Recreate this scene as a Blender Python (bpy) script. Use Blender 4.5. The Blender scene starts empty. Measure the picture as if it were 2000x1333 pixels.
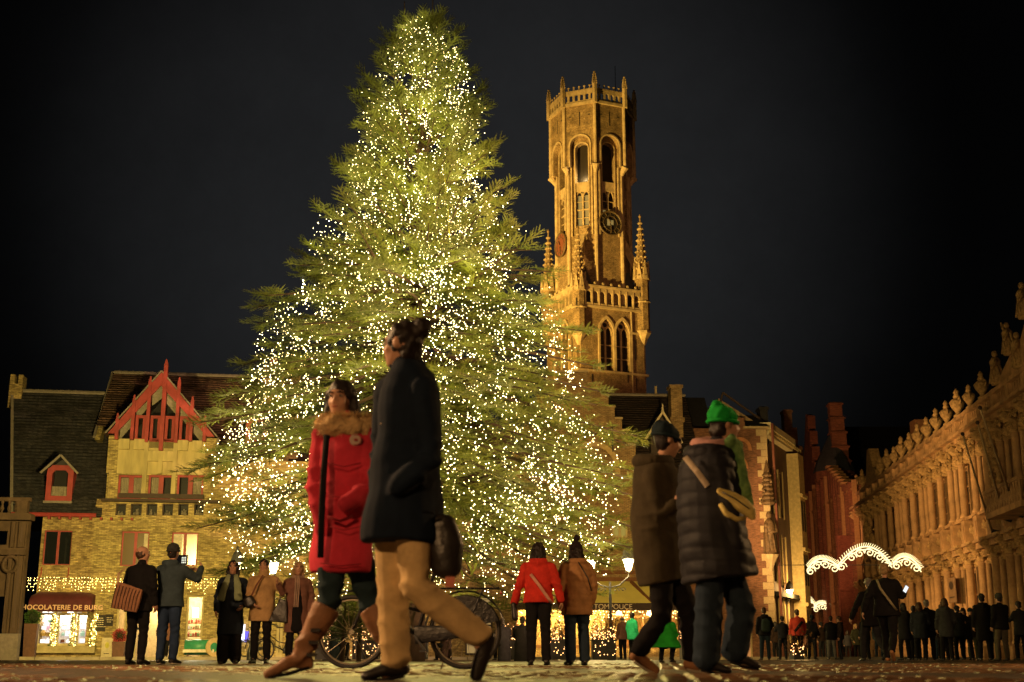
import bpy, math, random
import numpy as np
from mathutils import Vector, Matrix
from math import sin, cos, tan, pi, radians, atan2, sqrt

random.seed(7)
rng = np.random.default_rng(7)
SC = bpy.context.scene
COL = SC.collection

# ------------------------------------------------------------------ camera
CAM_H, PITCH, FPX = 0.11, math.atan((1284 - 666.5) / 2500.0), 2500.0
cam = bpy.data.cameras.new('camera')
cam.lens, cam.sensor_width, cam.clip_start, cam.clip_end = 45.0, 36.0, 0.05, 3000.0
cam.dof.use_dof, cam.dof.focus_distance, cam.dof.aperture_fstop = True, 30.0, 2.8
camo = bpy.data.objects.new('camera', cam)
COL.objects.link(camo)
camo.location = (0, 0, CAM_H)
camo.rotation_euler = (pi / 2 + PITCH, 0, 0)
SC.camera = camo

# ------------------------------------------------------------------ night sky
w = bpy.data.worlds.new('World')
SC.world = w
w.use_nodes = True
nt = w.node_tree
nt.nodes.clear()
wo = nt.nodes.new('ShaderNodeOutputWorld')
bg = nt.nodes.new('ShaderNodeBackground')
tc = nt.nodes.new('ShaderNodeTexCoord')
sep = nt.nodes.new('ShaderNodeSeparateXYZ')
nt.links.new(tc.outputs['Generated'], sep.inputs[0])
rmp = nt.nodes.new('ShaderNodeValToRGB')          # near-even dark grey by elevation, slightly lighter midway
rmp.color_ramp.elements[0].position = 0.0
rmp.color_ramp.elements[0].color = (0.0135, 0.0135, 0.0136, 1)
rmp.color_ramp.elements[1].position = 0.62
rmp.color_ramp.elements[1].color = (0.012, 0.012, 0.0126, 1)
e = rmp.color_ramp.elements.new(0.30)
e.color = (0.0148, 0.0153, 0.0160, 1)
dt = nt.nodes.new('ShaderNodeVectorMath'); dt.operation = 'DOT_PRODUCT'      # radial brightening painted into the sky: lightest mid-view, near black at the corners
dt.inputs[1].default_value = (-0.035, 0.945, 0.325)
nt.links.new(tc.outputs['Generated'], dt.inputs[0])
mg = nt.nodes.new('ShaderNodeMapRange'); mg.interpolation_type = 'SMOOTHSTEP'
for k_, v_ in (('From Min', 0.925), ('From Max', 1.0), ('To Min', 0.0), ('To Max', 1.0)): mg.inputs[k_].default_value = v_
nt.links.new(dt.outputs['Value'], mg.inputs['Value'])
nt.links.new(sep.outputs['Z'], rmp.inputs['Fac'])
nz = nt.nodes.new('ShaderNodeTexNoise')
nz.inputs['Scale'].default_value = 5.0
nz.inputs['Detail'].default_value = 12; nz.inputs['Roughness'].default_value = .75
nt.links.new(tc.outputs['Generated'], nz.inputs['Vector'])
mr = nt.nodes.new('ShaderNodeMapRange')
mr.inputs['To Min'].default_value = 0.55
mr.inputs['To Max'].default_value = 1.4
nt.links.new(nz.outputs['Fac'], mr.inputs['Value'])
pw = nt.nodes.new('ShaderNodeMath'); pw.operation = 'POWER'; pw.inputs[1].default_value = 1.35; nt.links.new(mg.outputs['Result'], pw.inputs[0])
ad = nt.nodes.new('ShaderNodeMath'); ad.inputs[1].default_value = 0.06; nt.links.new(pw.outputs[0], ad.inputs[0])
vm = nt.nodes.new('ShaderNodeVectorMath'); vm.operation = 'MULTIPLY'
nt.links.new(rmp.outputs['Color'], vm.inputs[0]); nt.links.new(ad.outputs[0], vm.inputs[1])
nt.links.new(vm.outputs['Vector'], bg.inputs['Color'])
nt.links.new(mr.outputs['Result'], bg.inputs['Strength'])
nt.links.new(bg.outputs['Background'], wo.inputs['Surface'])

SC.view_settings.view_transform = 'Standard'
SC.view_settings.look = 'None'
SC.view_settings.exposure = 0.0
SC.view_settings.gamma = 1.0
SC.view_settings.use_curve_mapping = False
SC.cycles.use_denoising = True
SC.cycles.max_bounces = 5
SC.cycles.diffuse_bounces = 2
SC.cycles.glossy_bounces = 2
SC.cycles.transmission_bounces = 3
SC.cycles.transparent_max_bounces = 6
SC.cycles.sample_clamp_indirect = 3.0
SC.cycles.sample_clamp_direct = 0.0
SC.cycles.use_adaptive_sampling = True
SC.cycles.adaptive_threshold = 0.02

# ------------------------------------------------------------------ pixel <-> world helpers
SP, CP = sin(PITCH), cos(PITCH)
def ray(px, py):
    x, y = (px - 1000) / FPX, (666.5 - py) / FPX
    return Vector((x, CP - y * SP, SP + y * CP))
def P(px, py, Y):
    d = ray(px, py)
    t = Y / d.y
    return Vector((t * d.x, Y, CAM_H + t * d.z))
class Frame:
    """vertical facade plane through O, running along u at angle a; v points behind the facade."""
    def __init__(s, px, Y, deg):
        p = P(px, 1284, Y)
        s.O = Vector((p.x, Y, 0)); s.a = radians(deg)
        s.u = Vector((cos(s.a), sin(s.a), 0)); s.v = Vector((-sin(s.a), cos(s.a), 0))
    def uw(s, px, py, v=0.0):
        d = ray(px, py)
        o = Vector((0, 0, CAM_H)) - s.O
        t = (v - o.dot(s.v)) / d.dot(s.v)
        p = o + d * t
        return p.dot(s.u), p.z
    def world(s, u, v, w):
        return s.O + s.u * u + s.v * v + Vector((0, 0, w))

# ------------------------------------------------------------------ object helpers
def empty(name, loc=(0, 0, 0), rz=0.0, label=None, cat=None, group=None):
    o = bpy.data.objects.new(name, None)
    o.location = loc; o.rotation_euler = (0, 0, rz)
    o.empty_display_size = 0.2
    COL.objects.link(o)
    return tag(o, label, cat, group)
def tag(o, label=None, cat=None, group=None, kind=None):
    if label: o['label'] = label
    if cat: o['category'] = cat
    if group: o['group'] = group
    if kind: o['kind'] = kind
    return o
def link(name, mesh, parent=None, loc=(0, 0, 0), rot=(0, 0, 0), scale=(1, 1, 1)):
    o = bpy.data.objects.new(name, mesh)
    o.location = loc; o.rotation_euler = rot; o.scale = scale
    if parent: o.parent = parent
    COL.objects.link(o)
    return o
def kids(o):
    return KIDS.get(o.name, [])

class MB:
    def __init__(s):
        s.v = []; s.f = []
    def add(s, vs, fs):
        n = len(s.v)
        s.v.extend([tuple(q) for q in vs])
        s.f.extend([tuple(i + n for i in q) for q in fs])
        return s
    def box(s, x0, x1, y0, y1, z0, z1):
        return s.add([(x0, y0, z0), (x1, y0, z0), (x1, y1, z0), (x0, y1, z0), (x0, y0, z1), (x1, y0, z1), (x1, y1, z1), (x0, y1, z1)],
                     [(0, 3, 2, 1), (4, 5, 6, 7), (0, 1, 5, 4), (1, 2, 6, 5), (2, 3, 7, 6), (3, 0, 4, 7)])
    def prism(s, poly, y0, y1):          # poly of (x, z), extruded in y
        n = len(poly)
        vs = [(x, y0, z) for x, z in poly] + [(x, y1, z) for x, z in poly]
        fs = [tuple(range(n)), tuple(range(2 * n - 1, n - 1, -1))]
        fs += [(i, i + n, (i + 1) % n + n, (i + 1) % n) for i in range(n)]
        return s.add(vs, fs)
    def prismx(s, poly, x0, x1):         # poly of (y, z), extruded in x
        n = len(poly)
        vs = [(x0, y, z) for y, z in poly] + [(x1, y, z) for y, z in poly]
        fs = [tuple(range(n)), tuple(range(2 * n - 1, n - 1, -1))]
        fs += [(i, i + n, (i + 1) % n + n, (i + 1) % n) for i in range(n)]
        return s.add(vs, fs)
    def prismz(s, poly, z0, z1, k=1.0, c=(0, 0)):
        n = len(poly)
        vs = [(x, y, z0) for x, y in poly] + [(c[0] + (x - c[0]) * k, c[1] + (y - c[1]) * k, z1) for x, y in poly]
        fs = [tuple(range(n - 1, -1, -1)), tuple(range(n, 2 * n))]
        fs += [(i, (i + 1) % n, (i + 1) % n + n, i + n) for i in range(n)]
        return s.add(vs, fs)
    def beam(s, a, b, w, d=None, up=Vector((0, 0, 1))):
        a, b = Vector(a), Vector(b); d = d or w
        t = (b - a).normalized()
        side = t.cross(up)
        if side.length < 1e-3: side = t.cross(Vector((0, 1, 0)))
        side.normalize(); nn = side.cross(t)
        vs = []
        for p in (a, b):
            for i, j in ((-1, -1), (1, -1), (1, 1), (-1, 1)):
                vs.append(p + side * (i * w / 2) + nn * (j * d / 2))
        return s.add(vs, [(0, 1, 2, 3), (7, 6, 5, 4), (0, 4, 5, 1), (1, 5, 6, 2), (2, 6, 7, 3), (3, 7, 4, 0)])
    def tube(s, pts, rad, n=8, side=None, cap=True):
        pts = [Vector(p) for p in pts]
        m = len(pts)
        if not hasattr(rad, '__len__'): rad = [rad] * m
        prev = Vector(side) if side is not None else None
        vs = []
        for i, p in enumerate(pts):
            t = (pts[min(i + 1, m - 1)] - pts[max(i - 1, 0)])
            t = t.normalized() if t.length > 1e-9 else Vector((0, 0, 1))
            if prev is None:
                prev = Vector((1, 0, 0)) if abs(t.x) < .9 else Vector((0, 1, 0))
            sd = prev - t * prev.dot(t)
            sd.normalize()
            if side is None: prev = sd
            nn = t.cross(sd)
            r = rad[i]
            ra, rb = r if hasattr(r, '__len__') else (r, r)
            for k in range(n):
                a = 2 * pi * k / n
                vs.append(p + sd * (ra * cos(a)) + nn * (rb * sin(a)))
        fs = []
        for i in range(m - 1):
            for k in range(n):
                a, b = i * n + k, i * n + (k + 1) % n
                fs.append((a, b, b + n, a + n))
        if cap:
            fs.append(tuple(range(n - 1, -1, -1)))
            fs.append(tuple(range((m - 1) * n, m * n)))
        return s.add(vs, fs)
    def limb(s, pts, rad, n=14, side=None):     # tube with rounded ends
        pts = [Vector(p) for p in pts]
        R = [r if hasattr(r, '__len__') else (r, r) for r in rad]
        def ends(p, q, r):
            d = (p - q).normalized(); m = min(r) ; out = []
            for k in (0.95, 0.7, 0.35):
                c = sqrt(max(0, 1 - k * k))
                out.append((p + d * (m * k), (r[0] * c, r[1] * c)))
            return out
        a = ends(pts[0], pts[1], R[0]); b = ends(pts[-1], pts[-2], R[-1])[::-1]
        pp = [q for q, _ in a] + pts + [q for q, _ in b]
        rr = [q for _, q in a] + R + [q for _, q in b]
        return s.tube(pp, rr, n, side)
    def ball(s, c, r, n=10, m=7, rot=None):
        rx, ry, rz = r if hasattr(r, '__len__') else (r, r, r)
        c = Vector(c)
        vs = [Vector((0, 0, -rz))]
        for j in range(1, m):
            b = -pi / 2 + pi * j / m
            for k in range(n):
                a = 2 * pi * k / n
                vs.append(Vector((rx * cos(b) * cos(a), ry * cos(b) * sin(a), rz * sin(b))))
        vs.append(Vector((0, 0, rz)))
        if rot is not None: vs = [rot @ q for q in vs]
        vs = [q + c for q in vs]
        fs = [(0, 1 + (k + 1) % n, 1 + k) for k in range(n)]
        for j in range(m - 2):
            for k in range(n):
                a, b = 1 + j * n + k, 1 + j * n + (k + 1) % n
                fs.append((a, b, b + n, a + n))
        L = len(vs) - 1; o = 1 + (m - 2) * n
        fs += [(L, o + k, o + (k + 1) % n) for k in range(n)]
        return s.add(vs, fs)
    def lathe(s, prof, c=(0, 0), n=10, z0=0):
        vs = []
        for r, z in prof:
            for k in range(n):
                a = 2 * pi * k / n
                vs.append((c[0] + r * cos(a), c[1] + r * sin(a), z0 + z))
        fs = []
        for i in range(len(prof) - 1):
            for k in range(n):
                a, b = i * n + k, i * n + (k + 1) % n
                fs.append((a, b, b + n, a + n))
        fs.append(tuple(range(n - 1, -1, -1)))
        fs.append(tuple(range((len(prof) - 1) * n, len(prof) * n)))
        return s.add(vs, fs)
    def ring(s, pts, r, n=6):            # closed tube
        m = len(pts); pts = [Vector(p) for p in pts]
        ctr = sum(pts, Vector()) / m
        vs = []
        nrm = (pts[0] - ctr).cross(pts[1] - ctr).normalized()
        for p in pts:
            o = (p - ctr).normalized()
            for k in range(n):
                a = 2 * pi * k / n
                vs.append(p + o * (r * cos(a)) + nrm * (r * sin(a)))
        fs = []
        for i in range(m):
            for k in range(n):
                a, b = i * n + k, i * n + (k + 1) % n
                c, d = ((i + 1) % m) * n + (k + 1) % n, ((i + 1) % m) * n + k
                fs.append((a, b, c, d))
        return s.add(vs, fs)
    def mesh(s, name, m=None, smooth=False):
        me = bpy.data.meshes.new(name)
        me.from_pydata(s.v, [], s.f)
        if m: me.materials.append(m)
        if smooth:
            me.polygons.foreach_set('use_smooth', [True] * len(me.polygons))
        return me
    def build(s, name, m, parent=None, smooth=False, loc=(0, 0, 0), rot=(0, 0, 0), **kw):
        return link(name, s.mesh(name, m, smooth), parent, loc, rot)

CACHE = {}
def ubox(m):
    k = ('ubox', m.name)
    if k not in CACHE: CACHE[k] = MB().box(-.5, .5, -.5, .5, -.5, .5).mesh('block', m)
    return CACHE[k]
def bx(name, m, parent, x0, x1, y0, y1, z0, z1):
    return link(name, ubox(m), parent, ((x0 + x1) / 2, (y0 + y1) / 2, (z0 + z1) / 2), (0, 0, 0), (abs(x1 - x0), abs(y1 - y0), abs(z1 - z0)))
def numpy_mesh(name, V, F, m, nverts=3):
    me = bpy.data.meshes.new(name)
    V = np.asarray(V, np.float32); F = np.asarray(F, np.int32)
    me.vertices.add(len(V)); me.vertices.foreach_set('co', V.ravel())
    me.loops.add(F.size); me.loops.foreach_set('vertex_index', F.ravel())
    me.polygons.add(len(F)); me.polygons.foreach_set('loop_start', np.arange(0, F.size, nverts, dtype=np.int32))
    me.update(calc_edges=True)
    if m: me.materials.append(m)
    return me

# ------------------------------------------------------------------ materials
MATS = {}
def mat(name, col, rough=0.8, var=0.25, scale=6.0, bump=0.3, metal=0.0, spec=0.3, obj=None, streak=False, col2=None, bscale=None, dist=.02):
    if name in MATS: return MATS[name]
    m = bpy.data.materials.new(name); m.use_nodes = True
    MATS[name] = m
    n = m.node_tree; b = n.nodes['Principled BSDF']; L = n.links
    b.inputs['Roughness'].default_value = rough
    b.inputs['Metallic'].default_value = metal
    b.inputs['Specular IOR Level'].default_value = spec
    t = n.nodes.new('ShaderNodeTexCoord')
    if obj is not None: t.object = obj
    mp = n.nodes.new('ShaderNodeMapping')
    L.new(t.outputs['Object'], mp.inputs[0])
    if streak: mp.inputs['Scale'].default_value = (1, 1, .18)
    nz = n.nodes.new('ShaderNodeTexNoise'); nz.inputs['Scale'].default_value = scale; nz.inputs['Detail'].default_value = 6
    nz.inputs['Roughness'].default_value = .65
    L.new(mp.outputs[0], nz.inputs['Vector'])
    r = n.nodes.new('ShaderNodeValToRGB')
    c2 = col2 or tuple(c * (1 - var) for c in col)
    c1 = tuple(min(1, c * (1 + var * .6)) for c in col)
    r.color_ramp.elements[0].color = (*c2, 1); r.color_ramp.elements[0].position = .32
    r.color_ramp.elements[1].color = (*c1, 1); r.color_ramp.elements[1].position = .68
    L.new(nz.outputs['Fac'], r.inputs['Fac']); L.new(r.outputs['Color'], b.inputs['Base Color'])
    if bump:
        n2 = n.nodes.new('ShaderNodeTexNoise'); n2.inputs['Scale'].default_value = bscale or scale * 4; n2.inputs['Detail'].default_value = 5
        L.new(t.outputs['Object'], n2.inputs['Vector'])
        bp = n.nodes.new('ShaderNodeBump'); bp.inputs['Strength'].default_value = bump; bp.inputs['Distance'].default_value = dist
        L.new(n2.outputs['Fac'], bp.inputs['Height']); L.new(bp.outputs[0], b.inputs['Normal'])
    return m
def brick(name, c1, c2, mortar, obj, bw=.21, bh=.062, rough=.9, stain=.45, mort=.010, bump=.6):
    if name in MATS: return MATS[name]
    m = bpy.data.materials.new(name); m.use_nodes = True
    MATS[name] = m
    n = m.node_tree; b = n.nodes['Principled BSDF']; L = n.links
    b.inputs['Roughness'].default_value = rough; b.inputs['Specular IOR Level'].default_value = .2
    t = n.nodes.new('ShaderNodeTexCoord'); t.object = obj
    s = n.nodes.new('ShaderNodeSeparateXYZ'); L.new(t.outputs['Object'], s.inputs[0])
    a = n.nodes.new('ShaderNodeMath'); L.new(s.outputs[0], a.inputs[0]); L.new(s.outputs[1], a.inputs[1])
    c = n.nodes.new('ShaderNodeCombineXYZ'); L.new(a.outputs[0], c.inputs[0]); L.new(s.outputs[2], c.inputs[1])
    k = n.nodes.new('ShaderNodeTexBrick')
    k.inputs['Color1'].default_value = (*c1, 1); k.inputs['Color2'].default_value = (*c2, 1); k.inputs['Mortar'].default_value = (*mortar, 1)
    k.inputs['Scale'].default_value = 1; k.inputs['Brick Width'].default_value = bw; k.inputs['Row Height'].default_value = bh
    k.inputs['Mortar Size'].default_value = mort; k.inputs['Mortar Smooth'].default_value = .3; k.inputs['Bias'].default_value = -.1
    L.new(c.outputs[0], k.inputs['Vector'])
    nz = n.nodes.new('ShaderNodeTexNoise'); nz.inputs['Scale'].default_value = .9; nz.inputs['Detail'].default_value = 8; nz.inputs['Roughness'].default_value = .7
    L.new(t.outputs['Object'], nz.inputs['Vector'])
    n3 = n.nodes.new('ShaderNodeTexNoise'); n3.inputs['Scale'].default_value = 7; n3.inputs['Detail'].default_value = 3
    mp = n.nodes.new('ShaderNodeMapping'); mp.inputs['Scale'].default_value = (.6, .6, 2.2)
    L.new(t.outputs['Object'], mp.inputs[0]); L.new(mp.outputs[0], n3.inputs['Vector'])
    mu = n.nodes.new('ShaderNodeMath'); mu.operation = 'MULTIPLY'; L.new(nz.outputs['Fac'], mu.inputs[0]); L.new(n3.outputs['Fac'], mu.inputs[1])
    r = n.nodes.new('ShaderNodeMapRange'); r.inputs['From Min'].default_value = .14; r.inputs['From Max'].default_value = .38
    r.inputs['To Min'].default_value = 1 - stain; r.inputs['To Max'].default_value = 1.15
    L.new(mu.outputs[0], r.inputs['Value'])
    x = n.nodes.new('ShaderNodeMix'); x.data_type = 'RGBA'; x.blend_type = 'MULTIPLY'; x.inputs['Factor'].default_value = 1
    L.new(k.outputs['Color'], x.inputs['A']); L.new(r.outputs[0], x.inputs['B']); L.new(x.outputs['Result'], b.inputs['Base Color'])
    bp = n.nodes.new('ShaderNodeBump'); bp.inputs['Strength'].default_value = bump; bp.inputs['Distance'].default_value = .012
    iv = n.nodes.new('ShaderNodeMath'); iv.operation = 'SUBTRACT'; iv.inputs[0].default_value = 1; L.new(k.outputs['Fac'], iv.inputs[1])
    ad = n.nodes.new('ShaderNodeMath'); L.new(iv.outputs[0], ad.inputs[0]); L.new(n3.outputs['Fac'], ad.inputs[1])
    L.new(ad.outputs[0], bp.inputs['Height']); L.new(bp.outputs[0], b.inputs['Normal'])
    return m
def glow(name, col, strength):
    if name in MATS: return MATS[name]
    m = bpy.data.materials.new(name); m.use_nodes = True; MATS[name] = m
    b = m.node_tree.nodes['Principled BSDF']
    b.inputs['Base Color'].default_value = (*[c * .12 for c in col], 1)
    b.inputs['Emission Color'].default_value = (*col, 1); b.inputs['Emission Strength'].default_value = strength
    return m
def glass(name='window_glass', col=(.012, .014, .016), rough=.06):
    if name in MATS: return MATS[name]
    m = bpy.data.materials.new(name); m.use_nodes = True; MATS[name] = m
    n = m.node_tree; b = n.nodes['Principled BSDF']
    b.inputs['Base Color'].default_value = (*col, 1); b.inputs['Roughness'].default_value = rough; b.inputs['Specular IOR Level'].default_value = .6
    nz = n.nodes.new('ShaderNodeTexNoise'); nz.inputs['Scale'].default_value = 1.3
    bp = n.nodes.new('ShaderNodeBump'); bp.inputs['Strength'].default_value = .08; n.links.new(nz.outputs['Fac'], bp.inputs['Height']); n.links.new(bp.outputs[0], b.inputs['Normal'])
    return m
def roofmat(name, c1, c2, obj, row=.16, wid=.2):
    return brick(name, c1, c2, tuple(c * .35 for c in c1), obj, bw=wid, bh=row, rough=.7, stain=.6, mort=.012, bump=.8)

def spot(name, loc, to, energy, col, deg=50, size=.3, blend=.6):
    l = bpy.data.lights.new(name, 'SPOT'); l.energy = energy; l.color = col; l.spot_size = radians(deg); l.spot_blend = blend; l.shadow_soft_size = size
    o = bpy.data.objects.new(name, l); COL.objects.link(o); o.location = loc
    o.rotation_euler = (Vector(to) - Vector(loc)).to_track_quat('-Z', 'Y').to_euler()
    return o
def point(name, loc, energy, col, size=.12, parent=None):
    l = bpy.data.lights.new(name, 'POINT'); l.energy = energy; l.color = col; l.shadow_soft_size = size
    o = bpy.data.objects.new(name, l); COL.objects.link(o); o.location = loc
    if parent: o.parent = parent
    return o
SODIUM = (1.0, .50, .13)
WARM = (1.0, .72, .28)
# ------------------------------------------------------------------ shared building pieces
RED = mat('red_paint', (.33, .05, .05), rough=.5, var=.25, scale=3)
SLATE = (.035, .04, .05)
LEAD = mat('lead_trim', (.22, .19, .16), rough=.6)
DARKWOOD = mat('dark_wood', (.05, .03, .022), rough=.6)
GLASS = glass()
def clear_glass():
    k = 'clear_glass'
    if k in MATS: return MATS[k]
    m = bpy.data.materials.new(k); m.use_nodes = True; MATS[k] = m
    b = m.node_tree.nodes['Principled BSDF']
    b.inputs['Base Color'].default_value = (.02, .02, .02, 1); b.inputs['Roughness'].default_value = .05; b.inputs['Alpha'].default_value = .22
    return m
CGLASS = clear_glass()
CURT = mat('curtain_cloth', (.62, .55, .42), rough=.9, var=.3, scale=8)
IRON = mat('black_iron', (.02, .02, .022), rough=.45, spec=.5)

def wall_holes(mb, u0, u1, w0, w1, holes, v0, v1):
    us = sorted({u0, u1, *[min(max(h[0], u0), u1) for h in holes], *[min(max(h[1], u0), u1) for h in holes]})
    ws = sorted({w0, w1, *[min(max(h[2], w0), w1) for h in holes], *[min(max(h[3], w0), w1) for h in holes]})
    for j in range(len(ws) - 1):
        zc = (ws[j] + ws[j + 1]) / 2; run = None
        for i in range(len(us) - 1):
            uc = (us[i] + us[i + 1]) / 2
            hole = any(h[0] < uc < h[1] and h[2] < zc < h[3] for h in holes)
            if not hole:
                run = [us[i], us[i + 1]] if run is None else [run[0], us[i + 1]]
            if (hole or i == len(us) - 2) and run:
                mb.box(run[0], run[1], v0, v1, ws[j], ws[j + 1]); run = None
    return mb
def window(parent, u0, u1, w0, w1, v, m, cols=2, rows=1, bar=.06, g=None, depth=.07, name='window', mull=None, curtain=None, room=None):
    mb = MB()
    for a, b, c, d in ((u0, u1, w0, w0 + bar), (u0, u1, w1 - bar, w1), (u0, u0 + bar, w0 + bar, w1 - bar), (u1 - bar, u1, w0 + bar, w1 - bar)):
        mb.box(a, b, v, v + depth, c, d)
    ml = mull or bar
    for i in range(1, cols):
        uc = u0 + (u1 - u0) * i / cols; mb.box(uc - ml / 2, uc + ml / 2, v + .004, v + depth, w0 + bar, w1 - bar)
    for j in range(1, rows):
        wc = w0 + (w1 - w0) * j / rows; mb.box(u0 + bar, u1 - bar, v + .008, v + depth, wc - ml / 2, wc + ml / 2)
    fr = mb.build(name, m, parent)
    cu, cw = (u1 - u0 - 2 * bar) / cols, (w1 - w0 - 2 * bar) / rows
    for i in range(cols):
        for j in range(rows):
            o = bx('pane', g or GLASS, fr, u0 + bar + cu * i, u0 + bar + cu * (i + 1), v + depth * .5, v + depth * .5 + .012, w0 + bar + cw * j, w0 + bar + cw * (j + 1))
    if curtain:
        for a, b, top in curtain:
            cb = MB(); n = 14; vs = []
            for i in range(n + 1):
                uu = u0 + (u1 - u0) * (a + (b - a) * i / n)
                vs += [(uu, v + .16 + .035 * sin(i * 2.1), w0 + bar), (uu, v + .16 + .03 * sin(i * 2.1 + .3), w0 + bar + (w1 - w0 - 2 * bar) * top)]
            cb.add(vs, [(2 * i, 2 * i + 2, 2 * i + 3, 2 * i + 1) for i in range(n)])
            cb.build('curtain', CURT, fr, smooth=True)
    return fr
def slope_courses(mb, u0, u1, y0, z0, y1, z1, rows, th=.05, seed=1, skip=None):
    """roof plane between eave (y0,z0) and ridge (y1,z1) as overlapping courses with uneven tiles"""
    r = random.Random(seed)
    dy, dz = (y1 - y0) / rows, (z1 - z0) / rows
    L = sqrt(dy * dy + dz * dz); ny, nz = -dz / L, dy / L
    for j in range(rows):
        ua, ub = (u0, u1) if not callable(u0) else (u0(j / rows), u1(j / rows))
        a = ua
        while a < ub - .01:
            b = min(ub, a + r.uniform(.9, 1.8))
            t = th * r.uniform(.75, 1.25); s = r.uniform(-.01, .01)
            ya, za, yb, zb = y0 + dy * j, z0 + dz * j + s, y0 + dy * (j + 1.25), z0 + dz * (j + 1.25)
            mb.add([(a, ya + ny * t, za + nz * t), (b, ya + ny * t, za + nz * t), (b, yb, zb), (a, yb, zb),
                    (a, ya, za), (b, ya, za)], [(0, 1, 2, 3), (4, 5, 1, 0)])
            a = b
    return mb
def sconce_lights(parent, name, pts, m, r=.03, k=None):
    """little glowing bulbs: the first 300 as parts, the rest one joined part"""
    key = ('bulb', m.name, round(r, 4))
    if key not in CACHE: CACHE[key] = MB().ball((0, 0, 0), r, 6, 4).mesh('bulb', m)
    for p in pts[:300]: link('bulb', CACHE[key], parent, p)
    if len(pts) > 300:
        mb = MB()
        for p in pts[300:]: mb.ball(p, r, 5, 3)
        tag(mb.build('bulbs', m, parent), kind='stuff')
TEXTQ = []
def text_mesh(body, size, m, parent, loc, rot, extrude=.01, align='LEFT', name='lettering', space=1.0, bold=0.0):
    c = bpy.data.curves.new(name, 'FONT'); c.body = body; c.size = size; c.extrude = extrude; c.align_x = align; c.space_character = space; c.offset = bold
    c.materials.append(m)
    o = bpy.data.objects.new(name, c); o.location = loc; o.rotation_euler = rot
    if parent: o.parent = parent
    COL.objects.link(o); TEXTQ.append((o, m)); return o

# ------------------------------------------------------------------ ground
GMAT = mat('cobble_stone', (.16, .085, .042), rough=.32, var=.45, scale=2.2, bump=.5, spec=.5, bscale=30, dist=.01)
JOINT = mat('sandy_joint', (.05, .04, .03), rough=.9, var=.4, scale=9)
sand = MB()
N = 70
xs = np.concatenate([np.linspace(-400, -30, 12), np.linspace(-26, 34, 46), np.linspace(40, 400, 12)])
ys = np.concatenate([np.linspace(-60, 4, 8), np.linspace(5, 130, 60), np.linspace(140, 900, 16)])
vs = [(x, y, 0) for y in ys for x in xs]; nx = len(xs)
fs = [(j * nx + i, j * nx + i + 1, (j + 1) * nx + i + 1, (j + 1) * nx + i) for j in range(len(ys) - 1) for i in range(nx - 1)]
ground = link('ground', MB().add(vs, fs).mesh('ground', JOINT)); ground['kind'] = 'structure'
# far part of the square carries its paving as relief in the material
g = JOINT.node_tree; b = g.nodes['Principled BSDF']
tcx = g.nodes.new('ShaderNodeTexCoord'); vo = g.nodes.new('ShaderNodeTexVoronoi'); vo.feature = 'DISTANCE_TO_EDGE'; vo.inputs['Scale'].default_value = 6
g.links.new(tcx.outputs['Object'], vo.inputs['Vector'])
mrr = g.nodes.new('ShaderNodeMapRange'); mrr.inputs['From Max'].default_value = .25; g.links.new(vo.outputs['Distance'], mrr.inputs['Value'])
mx = g.nodes.new('ShaderNodeMix'); mx.data_type = 'RGBA'; mx.inputs['A'].default_value = (.03, .022, .016, 1); mx.inputs['B'].default_value = (.15, .115, .09, 1)
nz9 = g.nodes.new('ShaderNodeTexNoise'); nz9.inputs['Scale'].default_value = .5; nz9.inputs['Detail'].default_value = 6; g.links.new(tcx.outputs['Object'], nz9.inputs['Vector'])
ml9 = g.nodes.new('ShaderNodeMath'); ml9.operation = 'MULTIPLY'; g.links.new(mrr.outputs[0], ml9.inputs[0]); g.links.new(nz9.outputs['Fac'], ml9.inputs[1])
g.links.new(ml9.outputs[0], mx.inputs['Factor']); g.links.new(mx.outputs['Result'], b.inputs['Base Color'])
b.inputs['Roughness'].default_value = .45
def stone_mesh(k):
    r = random.Random(k); mb = MB()
    hx, hy, h = .066, .06, .030
    vs = []
    for z, s in ((-.02, 1.0), (h * .62, .97), (h, .72)):
        for x, y in ((-1, -1), (1, -1), (1, 1), (-1, 1)):
            vs.append((x * hx * s * r.uniform(.88, 1.04), y * hy * s * r.uniform(.88, 1.04), z * r.uniform(.85, 1.12)))
    vs.append((0, 0, h * 1.12))
    fs = []
    for j in range(2):
        for i in range(4):
            a, c = j * 4 + i, j * 4 + (i + 1) % 4
            fs.append((a, c, c + 4, a + 4))
    fs += [(8 + i, 8 + (i + 1) % 4, 12) for i in range(4)]
    return mb.add(vs, fs)
protos = [stone_mesh(k) for k in range(8)]
pm = [q.mesh('cobblestone', GMAT, smooth=False) for q in protos]
far = MB(); placed = 0
y = 5.55; row = 0
rr = random.Random(3)
while y < 21:
    half = .43 * y + .4; x = -half + (row % 2) * .07
    und = .012 * sin(y * 1.7) 
    while x < half:
        k = rr.randrange(8); zz = -.034 + rr.uniform(-.012, .013) + .010 * sin(x * 1.3 + y * .9)
        a = rr.uniform(-.09, .09) + rr.choice((0, pi / 2, pi))
        if placed < 300:
            o = link('cobblestone', pm[k], ground, (x, y, zz), (0, 0, a), (1, 1, 1)); placed += 1
        else:
            c_, s_ = cos(a), sin(a)
            far.add([(x + c_ * p[0] - s_ * p[1], y + s_ * p[0] + c_ * p[1], zz + p[2]) for p in protos[k].v], protos[k].f)
        x += .145
    y += .134; row += 1
tag(far.build('cobblestones', GMAT, ground), kind='stuff')
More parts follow.
